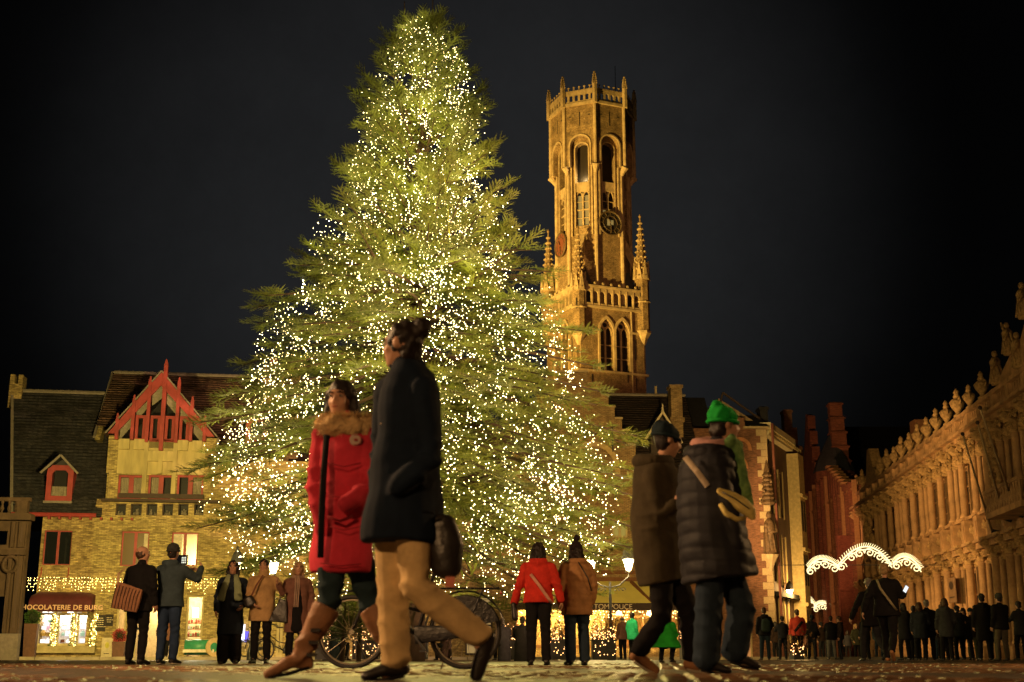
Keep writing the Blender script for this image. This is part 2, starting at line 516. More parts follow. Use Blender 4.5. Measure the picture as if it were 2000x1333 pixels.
# ------------------------------------------------------------------ left houses
HF = Frame(60, 54, 9)
def H(px, py, v=0.0): return HF.uw(px, py, v)
def hspan(px0, px1, py0, py1, v=0.0):
    m = ((py0 + py1) / 2); c = (px0 + px1) / 2
    return H(px0, m, v)[0], H(px1, m, v)[0], H(c, py1, v)[1], H(c, py0, v)[1]
PAVE = mat('pavement_stone', (.30, .25, .17), rough=.6, var=.3, scale=3)
pv = MB()
for i in range(34):
    a = HF.world(-4 + i * 1.2, -3.4, 0)
    pv.beam(HF.world(-4 + i * 1.2 + .01, -3.2, .06), HF.world(-4 + (i + 1) * 1.2 - .01, -3.2, .06), .3, .13)
slab = MB(); A = HF.world(-30, -3.05, 0); B = HF.world(40, -3.05, 0); C = HF.world(40, 8, 0); D = HF.world(-30, 8, 0)
slab.add([(*A[:2], .11), (*B[:2], .11), (*C[:2], .11), (*D[:2], .11), (*A[:2], -.05), (*B[:2], -.05)], [(0, 1, 2, 3), (4, 5, 1, 0)])
sl = slab.build('pavement', PAVE); sl['kind'] = 'structure'
kb = pv.build('kerb', PAVE); kb['kind'] = 'structure'

lh = empty('brick_house', HF.O, HF.a, 'yellow brick house with steep dark tiled roof above the chocolate shop awning', 'house')
LBR = brick('left_house_brick', (.64, .48, .20), (.26, .17, .08), (.26, .20, .10), lh, stain=.6)
LRF = roofmat('left_house_tiles', (.075, .070, .074), (.045, .046, .054), lh, row=.17)
eu0, eu1 = 0.0, H(178, 1100)[0]
ew = H(110, 1006)[1]
win = hspan(84, 139, 1036, 1104)
shop = hspan(68, 184, 1195, 1262)
doorh = hspan(236, 290, 1163, 1291)
g0 = H(206, 900)[0]
mb = MB(); wall_holes(mb, eu0, eu1, 0, ew, [win, shop], 0, .35)
mb.build('wall', LBR, lh)
MB().box(eu0, eu0 + .3, .36, 8, 0, ew).build('side_wall', LBR, lh)
window(lh, *win, .16, RED, 2, 1, bar=.05, g=GLASS, mull=.1)
MB().box(win[0] - .08, win[1] + .08, -.06, .1, win[2] - .09, win[2]).build('window_sill', LBR, lh)
# iron sill braces
for s in (win[0] + .02, win[1] - .02):
    MB().tube([(s, -.05, win[2] - .1), (s, -.04, win[2] - .4), (s - .1, -.04, win[2] - .62)], .022, 5).build('wall_tie', RED, lh)
# roof: eave line to ridge, left verge on x=22px..., right edge against the taller house
rv = 3.9
ru0, rw = H(30, 765, rv); ru1 = H(222, 768, rv)[0]
e0 = H(25, 1006)[0]
ruL = H(24, 765, rv)[0]; ruR = H(222, 768, rv)[0]
rb = MB(); slope_courses(rb, lambda t: e0 + (ruL - e0) * t, lambda t: eu1 + .3 + (ruR - eu1) * t, -.25, ew - .05, rv, rw, 40, th=.05, seed=2)
rf = rb.build('roof', LRF, lh)
MB().add([(e0, -.2, ew - .1), (eu1 + .3, -.2, ew - .1), (ruR + .3, rv, rw - .06), (ruL, rv, rw - .06), (ruL, 2 * rv, ew), (ruR + .3, 2 * rv, ew)],
         [(0, 1, 2, 3), (3, 2, 5, 4)]).build('roof_underlay', SLATEM := mat('roof_boarding', (.03, .025, .025)), lh)
n = 16
for i in range(n):
    a = ruL + (ruR - ruL) * i / n
    MB().tube([(a + .01, rv, rw + .03), (a + (ruR - ruL) / n + .03, rv, rw + .035)], [.10, .115], 8).build('ridge_tile', LEAD, rf)
MB().beam((e0, -.3, ew + .02), (ruL, rv - .05, rw + .05), .12, .1).build('verge_board', LEAD, lh)
# little chimney with crenels at the left end of the ridge
cu0, cu1 = H(22, 750, rv)[0], H(47, 750, rv)[0]; ct = H(34, 752, rv)[1]
MB().box(cu0, cu1, rv - .3, rv + .5, rw - .8, ct).box(cu0, cu0 + .2, rv - .3, rv + .5, ct, ct + .42).box(cu1 - .2, cu1, rv - .3, rv + .5, ct, ct + .42).build('chimney', LBR, lh)
# eave gutter with brackets
gu = MB().tube([(e0, -.3, ew - .02), (eu1 + .1, -.3, ew - .02)], .09, 8).build('gutter', RED, lh)
for i in range(9):
    bx('bracket', RED, gu, .25 + i * .42, .33 + i * .42, -.32, -.02, ew - .2, ew - .1)
# stepped shoulder between the two houses
sp = [H(172, 1010), H(192, 975), H(215, 975), H(215, 1010)]
MB().prism([(eu1 - .05, ew), (H(190, 975)[0], H(190, 975)[1]), (H(215, 975)[0], H(215, 975)[1]), (H(215, 1010)[0] , ew)], -.02, .33).build('shoulder_wall', LBR, lh)
def dormer(parent, px0, px1, pyt, pyb, pyeave, pyapex, vv, m):
    u0, u1, w0, w1 = hspan(px0, px1, pyeave, pyb, vv)
    wa = H((px0 + px1) / 2, pyapex, vv)[1]; uc = (u0 + u1) / 2
    d = link('dormer', MB().box(u0 + .02, u0 + .17, vv + .004, vv + 1.6, w0, w1).box(u1 - .17, u1 - .02, vv + .004, vv + 1.6, w0, w1).mesh('dormer', m), parent)
    # octagonal headed red frame
    fw = (u1 - u0); t = fw * .2; ht = w1 + (wa - w1) * .25
    outer = [(u0, w0), (u1, w0), (u1, w1 - .1), (u1 - t * .9, ht), (u0 + t * .9, ht), (u0, w1 - .1)]
    inner = [(u0 + t, w0 + t), (u1 - t, w0 + t), (u1 - t, w1 - t), (u1 - t * 1.55, ht - t), (u0 + t * 1.55, ht - t), (u0 + t, w1 - t)]
    vs = [(x, vv, z) for x, z in outer] + [(x, vv, z) for x, z in inner] + [(x, vv + .1, z) for x, z in outer] + [(x, vv + .1, z) for x, z in inner]
    fs = []
    for i in range(6):
        j = (i + 1) % 6
        fs += [(i, j, j + 6, i + 6), (i + 6, j + 6, j + 18, i + 18), (i + 12, i, j, j + 12)]
    MB().add(vs, fs).build('window_frame', m, d)
    MB().prism(inner, vv + .07, vv + .09).build('pane', CGLASS, d)
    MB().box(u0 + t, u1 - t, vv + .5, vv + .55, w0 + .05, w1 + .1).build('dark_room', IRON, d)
    cb = MB(); nn = 20; vs = []
    for i in range(nn + 1):
        uu = u0 + t + (fw - 2 * t) * i / nn; vs += [(uu, vv + .16 + .03 * sin(i * 1.9), w0 + t), (uu, vv + .16 + .03 * sin(i * 1.9), w0 + t + (w1 - w0) * .3)]
    cb.add(vs, [(2 * i, 2 * i + 2, 2 * i + 3, 2 * i + 1) for i in range(nn)]).build('curtain', CURT, d, smooth=True)
    # gabled little roof
    o_ = .22
    r = MB().add([(u0 - o_, vv - .25, w1 - .25), (uc, vv - .25, wa), (u1 + o_, vv - .25, w1 - .25), (u0 - o_, vv + 3.4, w1 - .25), (uc, vv + 3.4, wa), (u1 + o_, vv + 3.4, w1 - .25)],
                 [(0, 1, 4, 3), (1, 2, 5, 4)]).build('dormer_roof', LRF, d)
    MB().beam((u0 - o_, vv - .27, w1 - .25), (uc, vv - .27, wa), .05, .09).beam((uc, vv - .27, wa), (u1 + o_, vv - .27, w1 - .25), .05, .09).build('barge_board', LEAD, d)
    MB().box(u0 - .04, u1 + .04, vv - .12, vv + .08, w0 - .1, w0 - .004).build('sill', LEAD, d)
    MB().prism([(u0 + t, ht), (u1 - t, ht), (uc, wa - .12)], vv + .2, vv + .3).build('gable_board', IRON, d)
    return d
dormer(lh, 90, 142, 898, 979, 915, 891, .12, RED)
# awning with lettering
AW = mat('awning_canvas', (.10, .022, .026), rough=.75, var=.3, scale=2)
au0, au1, aw0, aw1 = hspan(65, 186, 1157, 1196)
aw = MB(); n = 14; prof = []
for i in range(n + 1):
    a = pi / 2 * i / n; prof.append((-.9 * sin(a) - .0, aw0 + .35 + (aw1 - aw0 - .35) * cos(a)))
prof += [(-.9, aw0), (-.86, aw0)]
vs = []; m_ = len(prof)
for u in (au0, au0 + .25, au1 - .25, au1):
    k = 1 if u in (au0 + .25, au1 - .25) else .97
    vs += [(u, y, aw0 + (z - aw0) * (k if k == 1 else .86)) for y, z in prof]
fs = [(s * m_ + i, s * m_ + i + 1, (s + 1) * m_ + i + 1, (s + 1) * m_ + i) for s in range(3) for i in range(m_ - 1)]
aw.add(vs, fs)
aw.add([(au0, 0, aw0)] + vs[:m_], [(0, i + 1, i + 2) for i in range(m_ - 1)])
aw.add([(au1, 0, aw0)] + vs[-m_:], [(0, i + 2, i + 1) for i in range(m_ - 1)])
awo = aw.build('awning', AW, lh, smooth=False)
awo['label'] = 'dark red awning lettered CHOCOLATERIE DE BURG'
LET = mat('cream_lettering', (.75, .48, .34), rough=.6, bump=0)
tx = text_mesh('CHOCOLATERIE DE BURG', .27, LET, awo, ((au0 + au1) / 2, -.915, aw0 + .07), (pi / 2, 0, 0), .006, 'CENTER', space=1.08, bold=.006)
# shop window, three lit bays
SHOPW = glow('shop_light', (1.0, .90, .84), 3.2)
STONE_Y = mat('pale_stone', (.50, .42, .22), rough=.8, var=.25, scale=3)
sh = MB().box(shop[0], shop[1], .5, .55, shop[2], shop[3]).build('shop_display', mat('shop_back', (.75, .68, .62), rough=.8, bump=0), lh)
SW = (shop[1] - shop[0]) / 3
r_ = random.Random(9)
PAL = [glow('lit_white', (1, .93, .9), 2.2), mat('choc_box', (.25, .08, .04)), glow('lit_pink', (1, .55, .6), 1.2), mat('gold_box', (.7, .45, .12)), glow('lit_green', (.6, .9, .6), .8)]
for i in range(3):
    a = shop[0] + SW * i
    window(lh, a + .07, a + SW - .07, shop[2], shop[3] - .05, .02, STONE_Y, 1, 1, bar=.1, g=CGLASS, name='shop_window')
    l = bpy.data.lights.new('display_lamp', 'AREA'); l.energy = 60; l.size = .5; l.color = (1, .9, .82)
    lo = bpy.data.objects.new('display_lamp', l); COL.objects.link(lo); lo.parent = lh; lo.location = (a + SW / 2, .32, shop[3] - .12)
    for k in range(14):
        ww = shop[2] + .12 + (k // 3) * .28 + r_.uniform(-.02, .02); uu = a + .3 + (k % 3) * .22
        s = r_.uniform(.07, .13)
        q = MB()
        if k % 2: q.lathe([(s, 0), (s, s), (s * .6, s * 1.6), (s * .25, s * 2)], n=8)
        else: q.prismz([(-s, -s * .7), (s, -s * .7), (s, s * .7), (-s, s * .7)], 0, s * 1.7, .92)
        q.build('display_box', PAL[r_.choice((0, 0, 0, 1, 2, 3, 4))], sh, loc=(uu, .28, ww))
MB().box(shop[0] - .1, shop[1] + .12, -.28, .04, shop[2] - .28, shop[2] - .01).build('shop_sill', STONE_Y, lh)
for i in range(4):
    u = shop[0] + SW * i; bx('pilaster', STONE_Y, lh, u - .055, u + .055, -.08, .02, shop[2], shop[3])

# centre gabled house ----------------------------------------------------------------------------
gh = empty('gabled_house', HF.O, HF.a, 'tall brick house with pointed red timber gable beside the big fir', 'house')
GBR = brick('gable_house_brick', (.68, .54, .22), (.28, .20, .09), (.30, .24, .11), gh, stain=.55)
GRF = roofmat('gable_house_tiles', (.15, .085, .06), (.085, .055, .045), gh, row=.17)
CON = mat('weathered_render', (.52, .43, .20), rough=.85, var=.35, scale=1.6, streak=True)
G0, G1 = H(209, 900)[0], H(421, 900)[0]
GE = H(530, 1100)[0]
wtop = H(225, 851)[1]
bands = [hspan(230, 280, 928, 976), hspan(289, 338, 928, 976), hspan(345, 397, 928, 978)]
smalls = [hspan(a, b, 984, 1007) for a, b in ((226, 246), (255, 277), (286, 307), (317, 338), (348, 368), (379, 398))]
firsts = [hspan(236, 290, 1038, 1106), hspan(334, 386, 1040, 1106)]
entr = hspan(226, 246, 1163, 1291); entr2 = hspan(262, 352, 1170, 1291); disp = hspan(362, 396, 1163, 1291)
holes = bands + smalls + firsts + [entr, entr2, disp]
lowtop = H(520, 900)[1]
p229, p400 = H(229, 900)[0], H(400, 900)[0]
band_lo = H(300, 926)[1]
mb = MB()
wall_holes(mb, eu1, G1, 0, ew, holes, .0, .35)
wall_holes(mb, H(190, 975)[0] + .4, G1, ew, band_lo, holes, .0, .35)
mb.box(G0, p229, 0, .35, band_lo, wtop); mb.box(p400, G1, 0, .35, band_lo, wtop)
mb.box(G1, GE + 2, 0.02, .35, 0, lowtop)
mb.build('wall', GBR, gh)
MB().box(G0, G0 + .3, .36, 9, 0, wtop).box(G1 - .3, G1, .36, 3, lowtop - .5, wtop).build('side_wall', GBR, gh)
# rendered apron with drips below gable
wg = H(317, 861)[1]
ap = MB().box(p229, p400, .05, .3, band_lo, wg).build('rendered_panel', CON, gh)
posts = [229, 259, 288, 317, 345, 373, 400]
tops = [812, 776, 740, 707, 742, 779, 816]
pu = [H(p, 850)[0] for p in posts]
for i, p in enumerate(posts[:-1]):
    lo = 902 if i in (2, 3) else 880
    a, b = pu[i] + .09, pu[i + 1] - .09
    bx('concrete_panel', CON, ap, a, b, -.12, .05, H(317, lo)[1], H(317, lo - 20)[1])
for i in (2, 3, 4, 0, 6, 1, 5):
    q = [(pu[i] - .09, -.1), (pu[i] + .09, -.1), (pu[i] + .09, .06), (pu[i] - .09, .06)]
    lo = 975 if i in (2, 4) else 925
    if i in (2, 3, 4):
        MB().box(pu[i] - .09, pu[i] + .09, -.10, .06, H(300, lo if i != 3 else 925)[1], H(300, 861)[1]).build('pilaster', CON, ap)
# red gable: posts, barge boards, panes
gx = [H(212, 848), H(317, 726), H(420, 855)]
top = (gx[1][0], gx[1][1] - .05); L0, R0 = gx[0], gx[2]
gb = empty('gable', (0, 0, 0)); gb.parent = gh
MB().prism([L0, (L0[0] + .33, L0[1]), (top[0], top[1] - .62), (R0[0] - .33, R0[1]), R0, top], -.22, -.08).build('barge_board', RED, gb)
MB().beam((L0[0] - .1, -.24, L0[1]), (top[0], -.24, top[1] + .03), .05, .06).beam((top[0], -.24, top[1] + .03), (R0[0] + .1, -.24, R0[1]), .05, .06).build('verge_trim', LEAD, gb)
def gabw(u):
    return (L0[1] + (top[1] - L0[1]) * (u - L0[0]) / (top[0] - L0[0])) if u < top[0] else (R0[1] + (top[1] - R0[1]) * (R0[0] - u) / (R0[0] - top[0]))
base = H(317, 862)[1]; mid = H(317, 816)[1]
lows = [862, 862, 866, 882, 866, 862, 862]
for i, p in enumerate(posts):
    tw = H(p, tops[i])[1]; lw = H(317, lows[i])[1]
    w_ = .07 if i != 3 else .085
    u = pu[i]
    MB().box(u - w_, u + w_, -.30, -.02, lw, tw - .18).prism([(u - w_, tw - .18), (u + w_, tw - .18), (u + .025, tw + .06), (u - .025, tw + .06)], -.26, -.08).build('post', RED, gb)
# rails and panes, clipped to the gable slope
for i in range(6):
    a, b = pu[i] + .10, pu[i + 1] - .10
    wl, wr = gabw(a) - .62, gabw(b) - .62
    lo = base if i not in (2, 3) else H(317, 876)[1]
    if i in (2, 3):
        bx('rail', RED, gb, a, b, -.1, 0, H(317, 862)[1] - .04, H(317, 862)[1] + .06)
    if min(wl, wr) > base + .3:
        MB().box(a, b, -.1, 0, base - .02, base + .09).build('rail', RED, gb)
    if i in (1, 2, 3, 4):
        bx('rail', RED, gb, a, b, -.1, 0, mid - .06, mid + .06)
        bx('casement', RED, gb, a, a + .12, -.095, -.005, base + .09, mid - .06)
        bx('casement', RED, gb, b - .12, b, -.095, -.005, base + .09, mid - .06)
    wl = max(wl, base + .1); wr = max(wr, base + .1)
    pt = [(a, lo), (b, lo), (b, wr + .4), (a, wl + .4)]
    MB().prism(pt, -.03, -.015).build('pane', CGLASS, gb)
    if i in (2, 3):      # pale attic curtains drawn along the slope
        s = 1 if i == 3 else -1
        aa, bb_ = (a, b)
        MB().prism([(a, wl + .3), (b, wr + .3), (b, wr - .42), (a, wl - .42)], .0, .02).build('blind', CURT, gb)
    if i in (0, 1, 4, 5):
        MB().prism([(a, wl + .3), (b, wr + .3), (b, wr - .28), (a, wl - .28)], .0, .02).build('blind', CURT, gb)
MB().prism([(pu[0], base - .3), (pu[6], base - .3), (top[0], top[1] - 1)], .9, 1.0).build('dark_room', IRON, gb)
# timber slab roof of gable running back
MB().add([(L0[0] - .15, -.25, L0[1] - .05), (top[0], -.25, top[1] - .04), (R0[0] + .15, -.25, R0[1] - .05), (L0[0] - .15, 5, L0[1] - .05), (top[0], 5, top[1] - .04), (R0[0] + .15, 5, R0[1] - .05)],
         [(0, 1, 4, 3), (1, 2, 5, 4)]).build('gable_roof', GRF, gh)
# windows
FL = mat('flower_white', (.8, .75, .6), rough=.8)
for k, h_ in enumerate(bands):
    cu = [(.08, .42, 1), (.56, .9, 1)] if k == 0 else ([(.1, .45, 1)] if k == 1 else [(.6, .92, 1)])
    f = window(gh, *h_, .12, RED, 2, 1, bar=.09, g=CGLASS, mull=.2, curtain=cu)
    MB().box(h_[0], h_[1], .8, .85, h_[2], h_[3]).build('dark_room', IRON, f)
MB().box(H(200, 978)[0], H(430, 978)[0], -.35, .3, H(300, 982)[1], H(300, 976)[1] - .02).build('ledge', DARKWOOD, gh)
MB().box(H(232, 978)[0], H(398, 978)[0], -.30, -.22, H(300, 975)[1], H(300, 966)[1]).build('planter_rail', DARKWOOD, gh)
for k, h_ in enumerate(smalls):
    f = window(gh, *h_, .14, DARKWOOD, 1, 1, bar=.04, g=CGLASS)
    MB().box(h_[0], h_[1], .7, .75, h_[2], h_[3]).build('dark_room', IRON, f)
    for q in range(5):
        uu = random.uniform(h_[0] + .08, h_[1] - .08); hh = random.uniform(.1, .32)
        MB().lathe([(.03, 0), (.05, hh * .4), (.02, hh * .7), (.03, hh)], n=6).build('ornament', CURT, f, loc=(uu, .3, h_[2]))
for k, h_ in enumerate(firsts):
    cu = [(.62, .92, 1)] if k == 0 else [(.05, .4, 1)]
    window(gh, *h_, .16, RED, 2, 1, bar=.06, g=glass('lit_reflecting_glass', (.13, .085, .035), .2), mull=.12)
    MB().box(h_[0] + (.9 if k == 0 else .06), h_[0] + (1.25 if k == 0 else .42), .187, .191, h_[2] + .1, h_[3] - .08).build('blind', CURT, gh)
    MB().box(h_[0] - .05, h_[1] + .05, -.05, .1, h_[2] - .08, h_[2] - .005).build('window_sill', GBR, gh)
# main roof, ridge behind gable
rv2 = 5.0
r0, rw2 = H(222, 728, rv2); r1 = H(533, 741, rv2)[0]
rwr = H(533, 741, rv2)[1]
rw2 = (rw2 + rwr) / 2
GE2 = r1 + .4
rb = MB(); slope_courses(rb, G1 - .3, GE2, -.2, lowtop - .05, rv2, rw2, 34, th=.06, seed=5)
slope_courses(rb, r0, G1 - .3, 1.4, lowtop + (rw2 - lowtop) * .33, rv2, rw2, 24, th=.06, seed=6)
grf = rb.build('roof', GRF, gh)
MB().add([(r0, -.2 if 0 else 1.0, lowtop + 1), (GE2, -.15, lowtop - .12), (GE2, rv2, rw2 - .06), (r0, rv2, rw2 - .06), (r0, 2 * rv2, lowtop), (GE2, 2 * rv2, lowtop)],
         [(3, 2, 5, 4)]).build('rear_roof', GRF, gh)
fq = (wtop - lowtop) / (rw2 - lowtop)
MB().prismx([(.3 + fq * (rv2 - .3), wtop), (rv2, rw2 - .1), (2 * rv2 - fq * rv2, wtop)], r0 - .02, r0 + .2).build('side_gable', GBR, gh)
fq = (wtop - lowtop) / (rw2 - lowtop)
MB().beam((r0 - .05, .3 + fq * (rv2 - .3), wtop + .1), (r0 - .05, rv2, rw2 + .05), .1, .08).build('verge_board', LEAD, gh)
n = 26
for i in range(n):
    a = r0 + (GE2 - r0) * i / n
    MB().tube([(a + .01, rv2, rw2 + .03), (a + (GE2 - r0) / n + .03, rv2, rw2 + .035)], [.10, .115], 8).build('ridge_tile', LEAD, grf)
dormer(gh, 480, 521, 800, 868, 822, 802, .35, RED)
MB().tube([(G1 + .0, -.25, lowtop), (GE2, -.25, lowtop)], .09, 8).build('gutter', CON, gh)
MB().tube([(G1 + .06, -.08, lowtop), (G1 + .06, -.08, wtop)], .05, 6).build('downpipe', LEAD, gh)
# entrance interior
IN1 = glow('warm_interior', (1.0, .74, .36), .9)
inn = MB().box(entr[0] - .3, disp[1] + .3, 2.2, 2.3, 0, 3.1).box(entr[0] - .3, disp[1] + .3, .4, 2.2, 3.0, 3.1).box(entr[0] - .4, entr[0] - .3, .4, 2.2, 0, 3.1).box(disp[1] + .3, disp[1] + .4, .4, 2.2, 0, 3.1)
inn.build('interior_wall', mat('interior_paint', (.65, .5, .28), rough=.8), gh)
point('shop_lamp', (0, 0, 0), 420, (1, .78, .42), .15, gh).location = ((entr2[0] + entr2[1]) / 2, 1.3, 2.6)
point('shop_lamp', (0, 0, 0), 260, (1, .9, .6), .12, gh).location = ((disp[0] + disp[1]) / 2, 1.0, 2.5)
LAMP = glow('lamp_shade_glow', (1, .86, .62), 9)
dl = (disp[0] + disp[1]) / 2
MB().lathe([(.13, 0), (.13, .42)], n=10, z0=1.75).build('lamp_shade', LAMP, gh, loc=(dl - .05, .9, 0))
shelf = MB()
for z in (.62, .95, 1.25, 1.5):
    shelf.box(disp[0], disp[1], .8, 1.15, z, z + .03)
sh2 = shelf.build('shelf', mat('shelf_wood', (.45, .18, .08)), gh)
JM = [mat('jar_green', (.25, .6, .35), rough=.2), glow('jar_lit', (1, .9, .6), .8), mat('jar_red', (.6, .12, .08), rough=.3), mat('jar_cream', (.8, .7, .5))]
for k in range(30):
    z = (.65, .98, 1.28, 1.53)[k % 4]; s = r_.uniform(.03, .05)
    MB().lathe([(s, 0), (s, s * 2.6), (s * .4, s * 3.2), (s * .4, s * 3.8)], n=7).build('jar', JM[r_.randrange(4)], sh2, loc=(disp[0] + .06 + (k // 4) * .1, .9 + r_.uniform(0, .15), z))
MB().beam((disp[0], .75, .1), (disp[1], .75, .62), .05, .04).build('brace', RED, gh)
for h_ in (entr, entr2, disp):
    window(gh, *h_, .12, STONE_Y, 1, 1, bar=.09, g=CGLASS, name='shop_front')
# wall face pieces
MB().box(H(395, 1200)[0], H(560, 1200)[0], -.06, .0, 0, .35).build('plinth', GBR, gh)

# row of icicle lights along both fronts
il = empty('icicle_lights', HF.O, HF.a, 'yellow icicle fairy lights hanging along the brick fronts above the awning', 'fairy lights')
BULB_Y = glow('amber_bulb', (1.0, .70, .18), 16)
w_top = H(240, 1131)[1]; w_bot = H(240, 1160)[1]
pts = []; wires = MB()
ulim = H(445, 1140)[0]; u = H(56, 1140)[0]
while u < ulim:
    L = random.uniform(.25, 1) * (w_top - w_bot)
    if H(286, 1140)[0] * 0 + 1:
        k = int(L / .12)
        wires.beam((u, -.12, w_top), (u, -.12, w_top - L), .008)
        for q in range(k + 1): pts.append((u + random.uniform(-.03, .03), -.12 + random.uniform(-.04, .02), w_top - q * .12 + random.uniform(-.03, .03)))
    u += random.uniform(.07, .17)
wires.beam((H(56, 1140)[0], -.12, w_top), (ulim, -.12, w_top), .015)
wires.build('cable', IRON, il)
random.shuffle(pts)
sconce_lights(il, 'bulb', pts, BULB_Y, .0135)
# garlands on the shop window
for i in range(4):
    ga = empty('fir_garland', HF.O, HF.a, ['leftmost lit garland hanging down the chocolate shop window', 'second lit garland from the left between shop panes', 'third lit garland from the left between shop panes', 'rightmost lit garland beside the chocolate shop window'][i], 'garland', 'lit garlands on the shop window')
    uu = shop[0] + SW * i
    gm = MB(); rg = random.Random(i)
    for k in range(240):
        z = shop[2] - .12 + (shop[3] - shop[2]) * k / 240; a = rg.uniform(0, 2 * pi); rr_ = rg.uniform(.06, .17)
        c = Vector((uu + cos(a) * rr_ * .9, -.16 + sin(a) * rr_ * .5, z)); d = Vector((cos(a), sin(a) * .5, rg.uniform(-.6, .6))) * .09
        s = Vector((-sin(a), 0, cos(a))) * .014
        gm.add([c - s, c + s, c + d], [(0, 1, 2)])
    tag(gm.build('needles', mat('garland_green', (.06, .09, .02)), ga), kind='stuff')
    pts = [(uu + rg.uniform(-.14, .14), -.2 + rg.uniform(-.06, .04), shop[2] - .1 + (shop[3] - shop[2]) * rg.random()) for k in range(60)]
    sconce_lights(ga, 'bulb', pts, BULB_Y, .014)
# menu boards and pavement signs
def board(px0, px1, py0, py1, label, style, v=-.03):
    u0, u1, w0, w1 = hspan(px0, px1, py0, py1, v)
    t = empty('menu_board', HF.world(0, 0, 0), HF.a, label, 'menu board')
    bx('slate', mat('chalkboard', (.02, .018, .016), rough=.6), t, u0, u1, v - .03, v, w0, w1)
    MB().box(u0 - .03, u1 + .03, v - .035, v + .01, w0 - .03, w0).box(u0 - .03, u1 + .03, v - .035, v + .01, w1, w1 + .03).box(u0 - .03, u0, v - .035, v + .01, w0, w1).box(u1, u1 + .03, v - .035, v + .01, w0, w1).build('frame', DARKWOOD, t)
    ch = mat('chalk', (.6, .5, .35), bump=0)
    lm = MB(); rg = random.Random(style); z = w1 - .12
    while z > w0 + .1:
        wd = rg.uniform(.35, .85) * (u1 - u0); x = (u0 + u1) / 2 - wd / 2
        while x < (u0 + u1) / 2 + wd / 2:
            l = rg.uniform(.03, .1); lm.box(x, x + l, v - .036, v - .032, z, z + .03); x += l + .02
        z -= .085
    lm.build('chalk_writing', ch, t)
board(186, 205, 1203, 1232, 'tall black chalk menu board on the brick wall right of the awning', 1)
board(207, 220, 1202, 1222, 'small black framed board with price beside the tall menu board', 2)
def asign(px0, px1, py0, py1, label):
    u0, u1, w0, w1 = hspan(px0, px1, py0, py1, -1.2)
    t = empty('pavement_sign', HF.world((u0 + u1) / 2, -1.2, .11), HF.a + .1, label, 'pavement sign')
    hw = (u1 - u0) / 2; h = w1 - .11
    sg = MB().add([(-hw, 0, 0), (hw, 0, 0), (hw, .25, h), (-hw, .25, h), (-hw, .03, 0), (hw, .03, 0), (hw, .28, h), (-hw, .28, h)], [(0, 1, 2, 3), (5, 4, 7, 6), (3, 2, 6, 7), (0, 3, 7, 4), (1, 5, 6, 2)])
    sg.build('front_board', mat('pale_board', (.6, .52, .35)), t)
    MB().add([(-hw, .6, 0), (hw, .6, 0), (hw, .30, h), (-hw, .30, h)], [(0, 1, 2, 3)]).build('rear_board', DARKWOOD, t)
    MB().ball((0, .12, h * .62), (hw * .4, .02, h * .16), 10, 6).build('picture', mat('yellow_print', (.6, .55, .12)), t)
    bx('print_line', DARKWOOD, t, -hw * .5, hw * .5, .04, .06, h * .16, h * .2)
asign(198, 219, 1246, 1284, 'white pavement sign with pale yellow picture left of the shop door')
# plant in a tall tub, flowers, cart
def tub(px, Y, h, wd, label, kind='ball', r=.3):
    p = P(px, 1284, Y); t = empty('potted_plant', (p.x, Y, .11), HF.a, label, 'potted plant')
    MB().prismz([(-wd * .42, -wd * .42), (wd * .42, -wd * .42), (wd * .42, wd * .42), (-wd * .42, wd * .42)], 0, h, 1.2).build('pot', mat('tub_brown', (.13, .06, .04), rough=.6), t)
    mb = MB(); rg = random.Random(px)
    for k in range(500):
        d = Vector((rg.gauss(0, 1), rg.gauss(0, 1), rg.gauss(0, 1))).normalized(); c = d * r * rg.uniform(.7, 1.05) + Vector((0, 0, h + r * .8))
        s = Vector((rg.gauss(0, 1), rg.gauss(0, 1), rg.gauss(0, 1))).normalized() * .03
        mb.add([c - s, c + s, c + d * .07], [(0, 1, 2)])
    mb.build('foliage', mat('box_green' if kind == 'ball' else 'red_flowers', (.05, .11, .02) if kind == 'ball' else (.4, .05, .06)), t)
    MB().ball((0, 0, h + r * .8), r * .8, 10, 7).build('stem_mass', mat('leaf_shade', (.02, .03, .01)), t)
tub(57, 52.5, 1.3, .5, 'clipped ball plant in a tall brown tub left of the shop window')
tub(231, 52.6, .6, .5, 'low tub of red and white flowers at the shop door', 'f', .27)
p = P(398, 1284, 52.3); ct = empty('reel_cart', (p.x, 52.3, .11), HF.a, 'small green cart with round wooden wheels standing by the lit shop door', 'cart')
MB().tube([(-.75, 0, .38), (.35, 0, .38)], [.3, .3], 16).build('body', mat('green_paint', (.04, .25, .13), rough=.4), ct, smooth=True)
MB().box(-.8, .4, -.34, -.30, .18, .3).build('shelf', CURT, ct)
for x in (.42,):
    MB().tube([(x, 0, .38), (x + .06, 0, .38)], [.36, .36], 20).build('wheel', mat('cart_wheel', (.55, .4, .2)), ct, rot=(0, 0, -.9), loc=(.1, .1, 0))
    MB().tube([(x + .063, 0, .38), (x + .075, 0, .38)], [.18, .18], 16).build('hub', mat('green_paint', (.04, .25, .13)), ct, rot=(0, 0, -.9), loc=(.1, .1, 0))
for x in (-.6, .1):
    MB().beam((x, -.2, .12), (x, .2, .12), .05).beam((x - .15, -.2, 0.02), (x + .15, -.2, .02), .03).build('foot', IRON, ct)

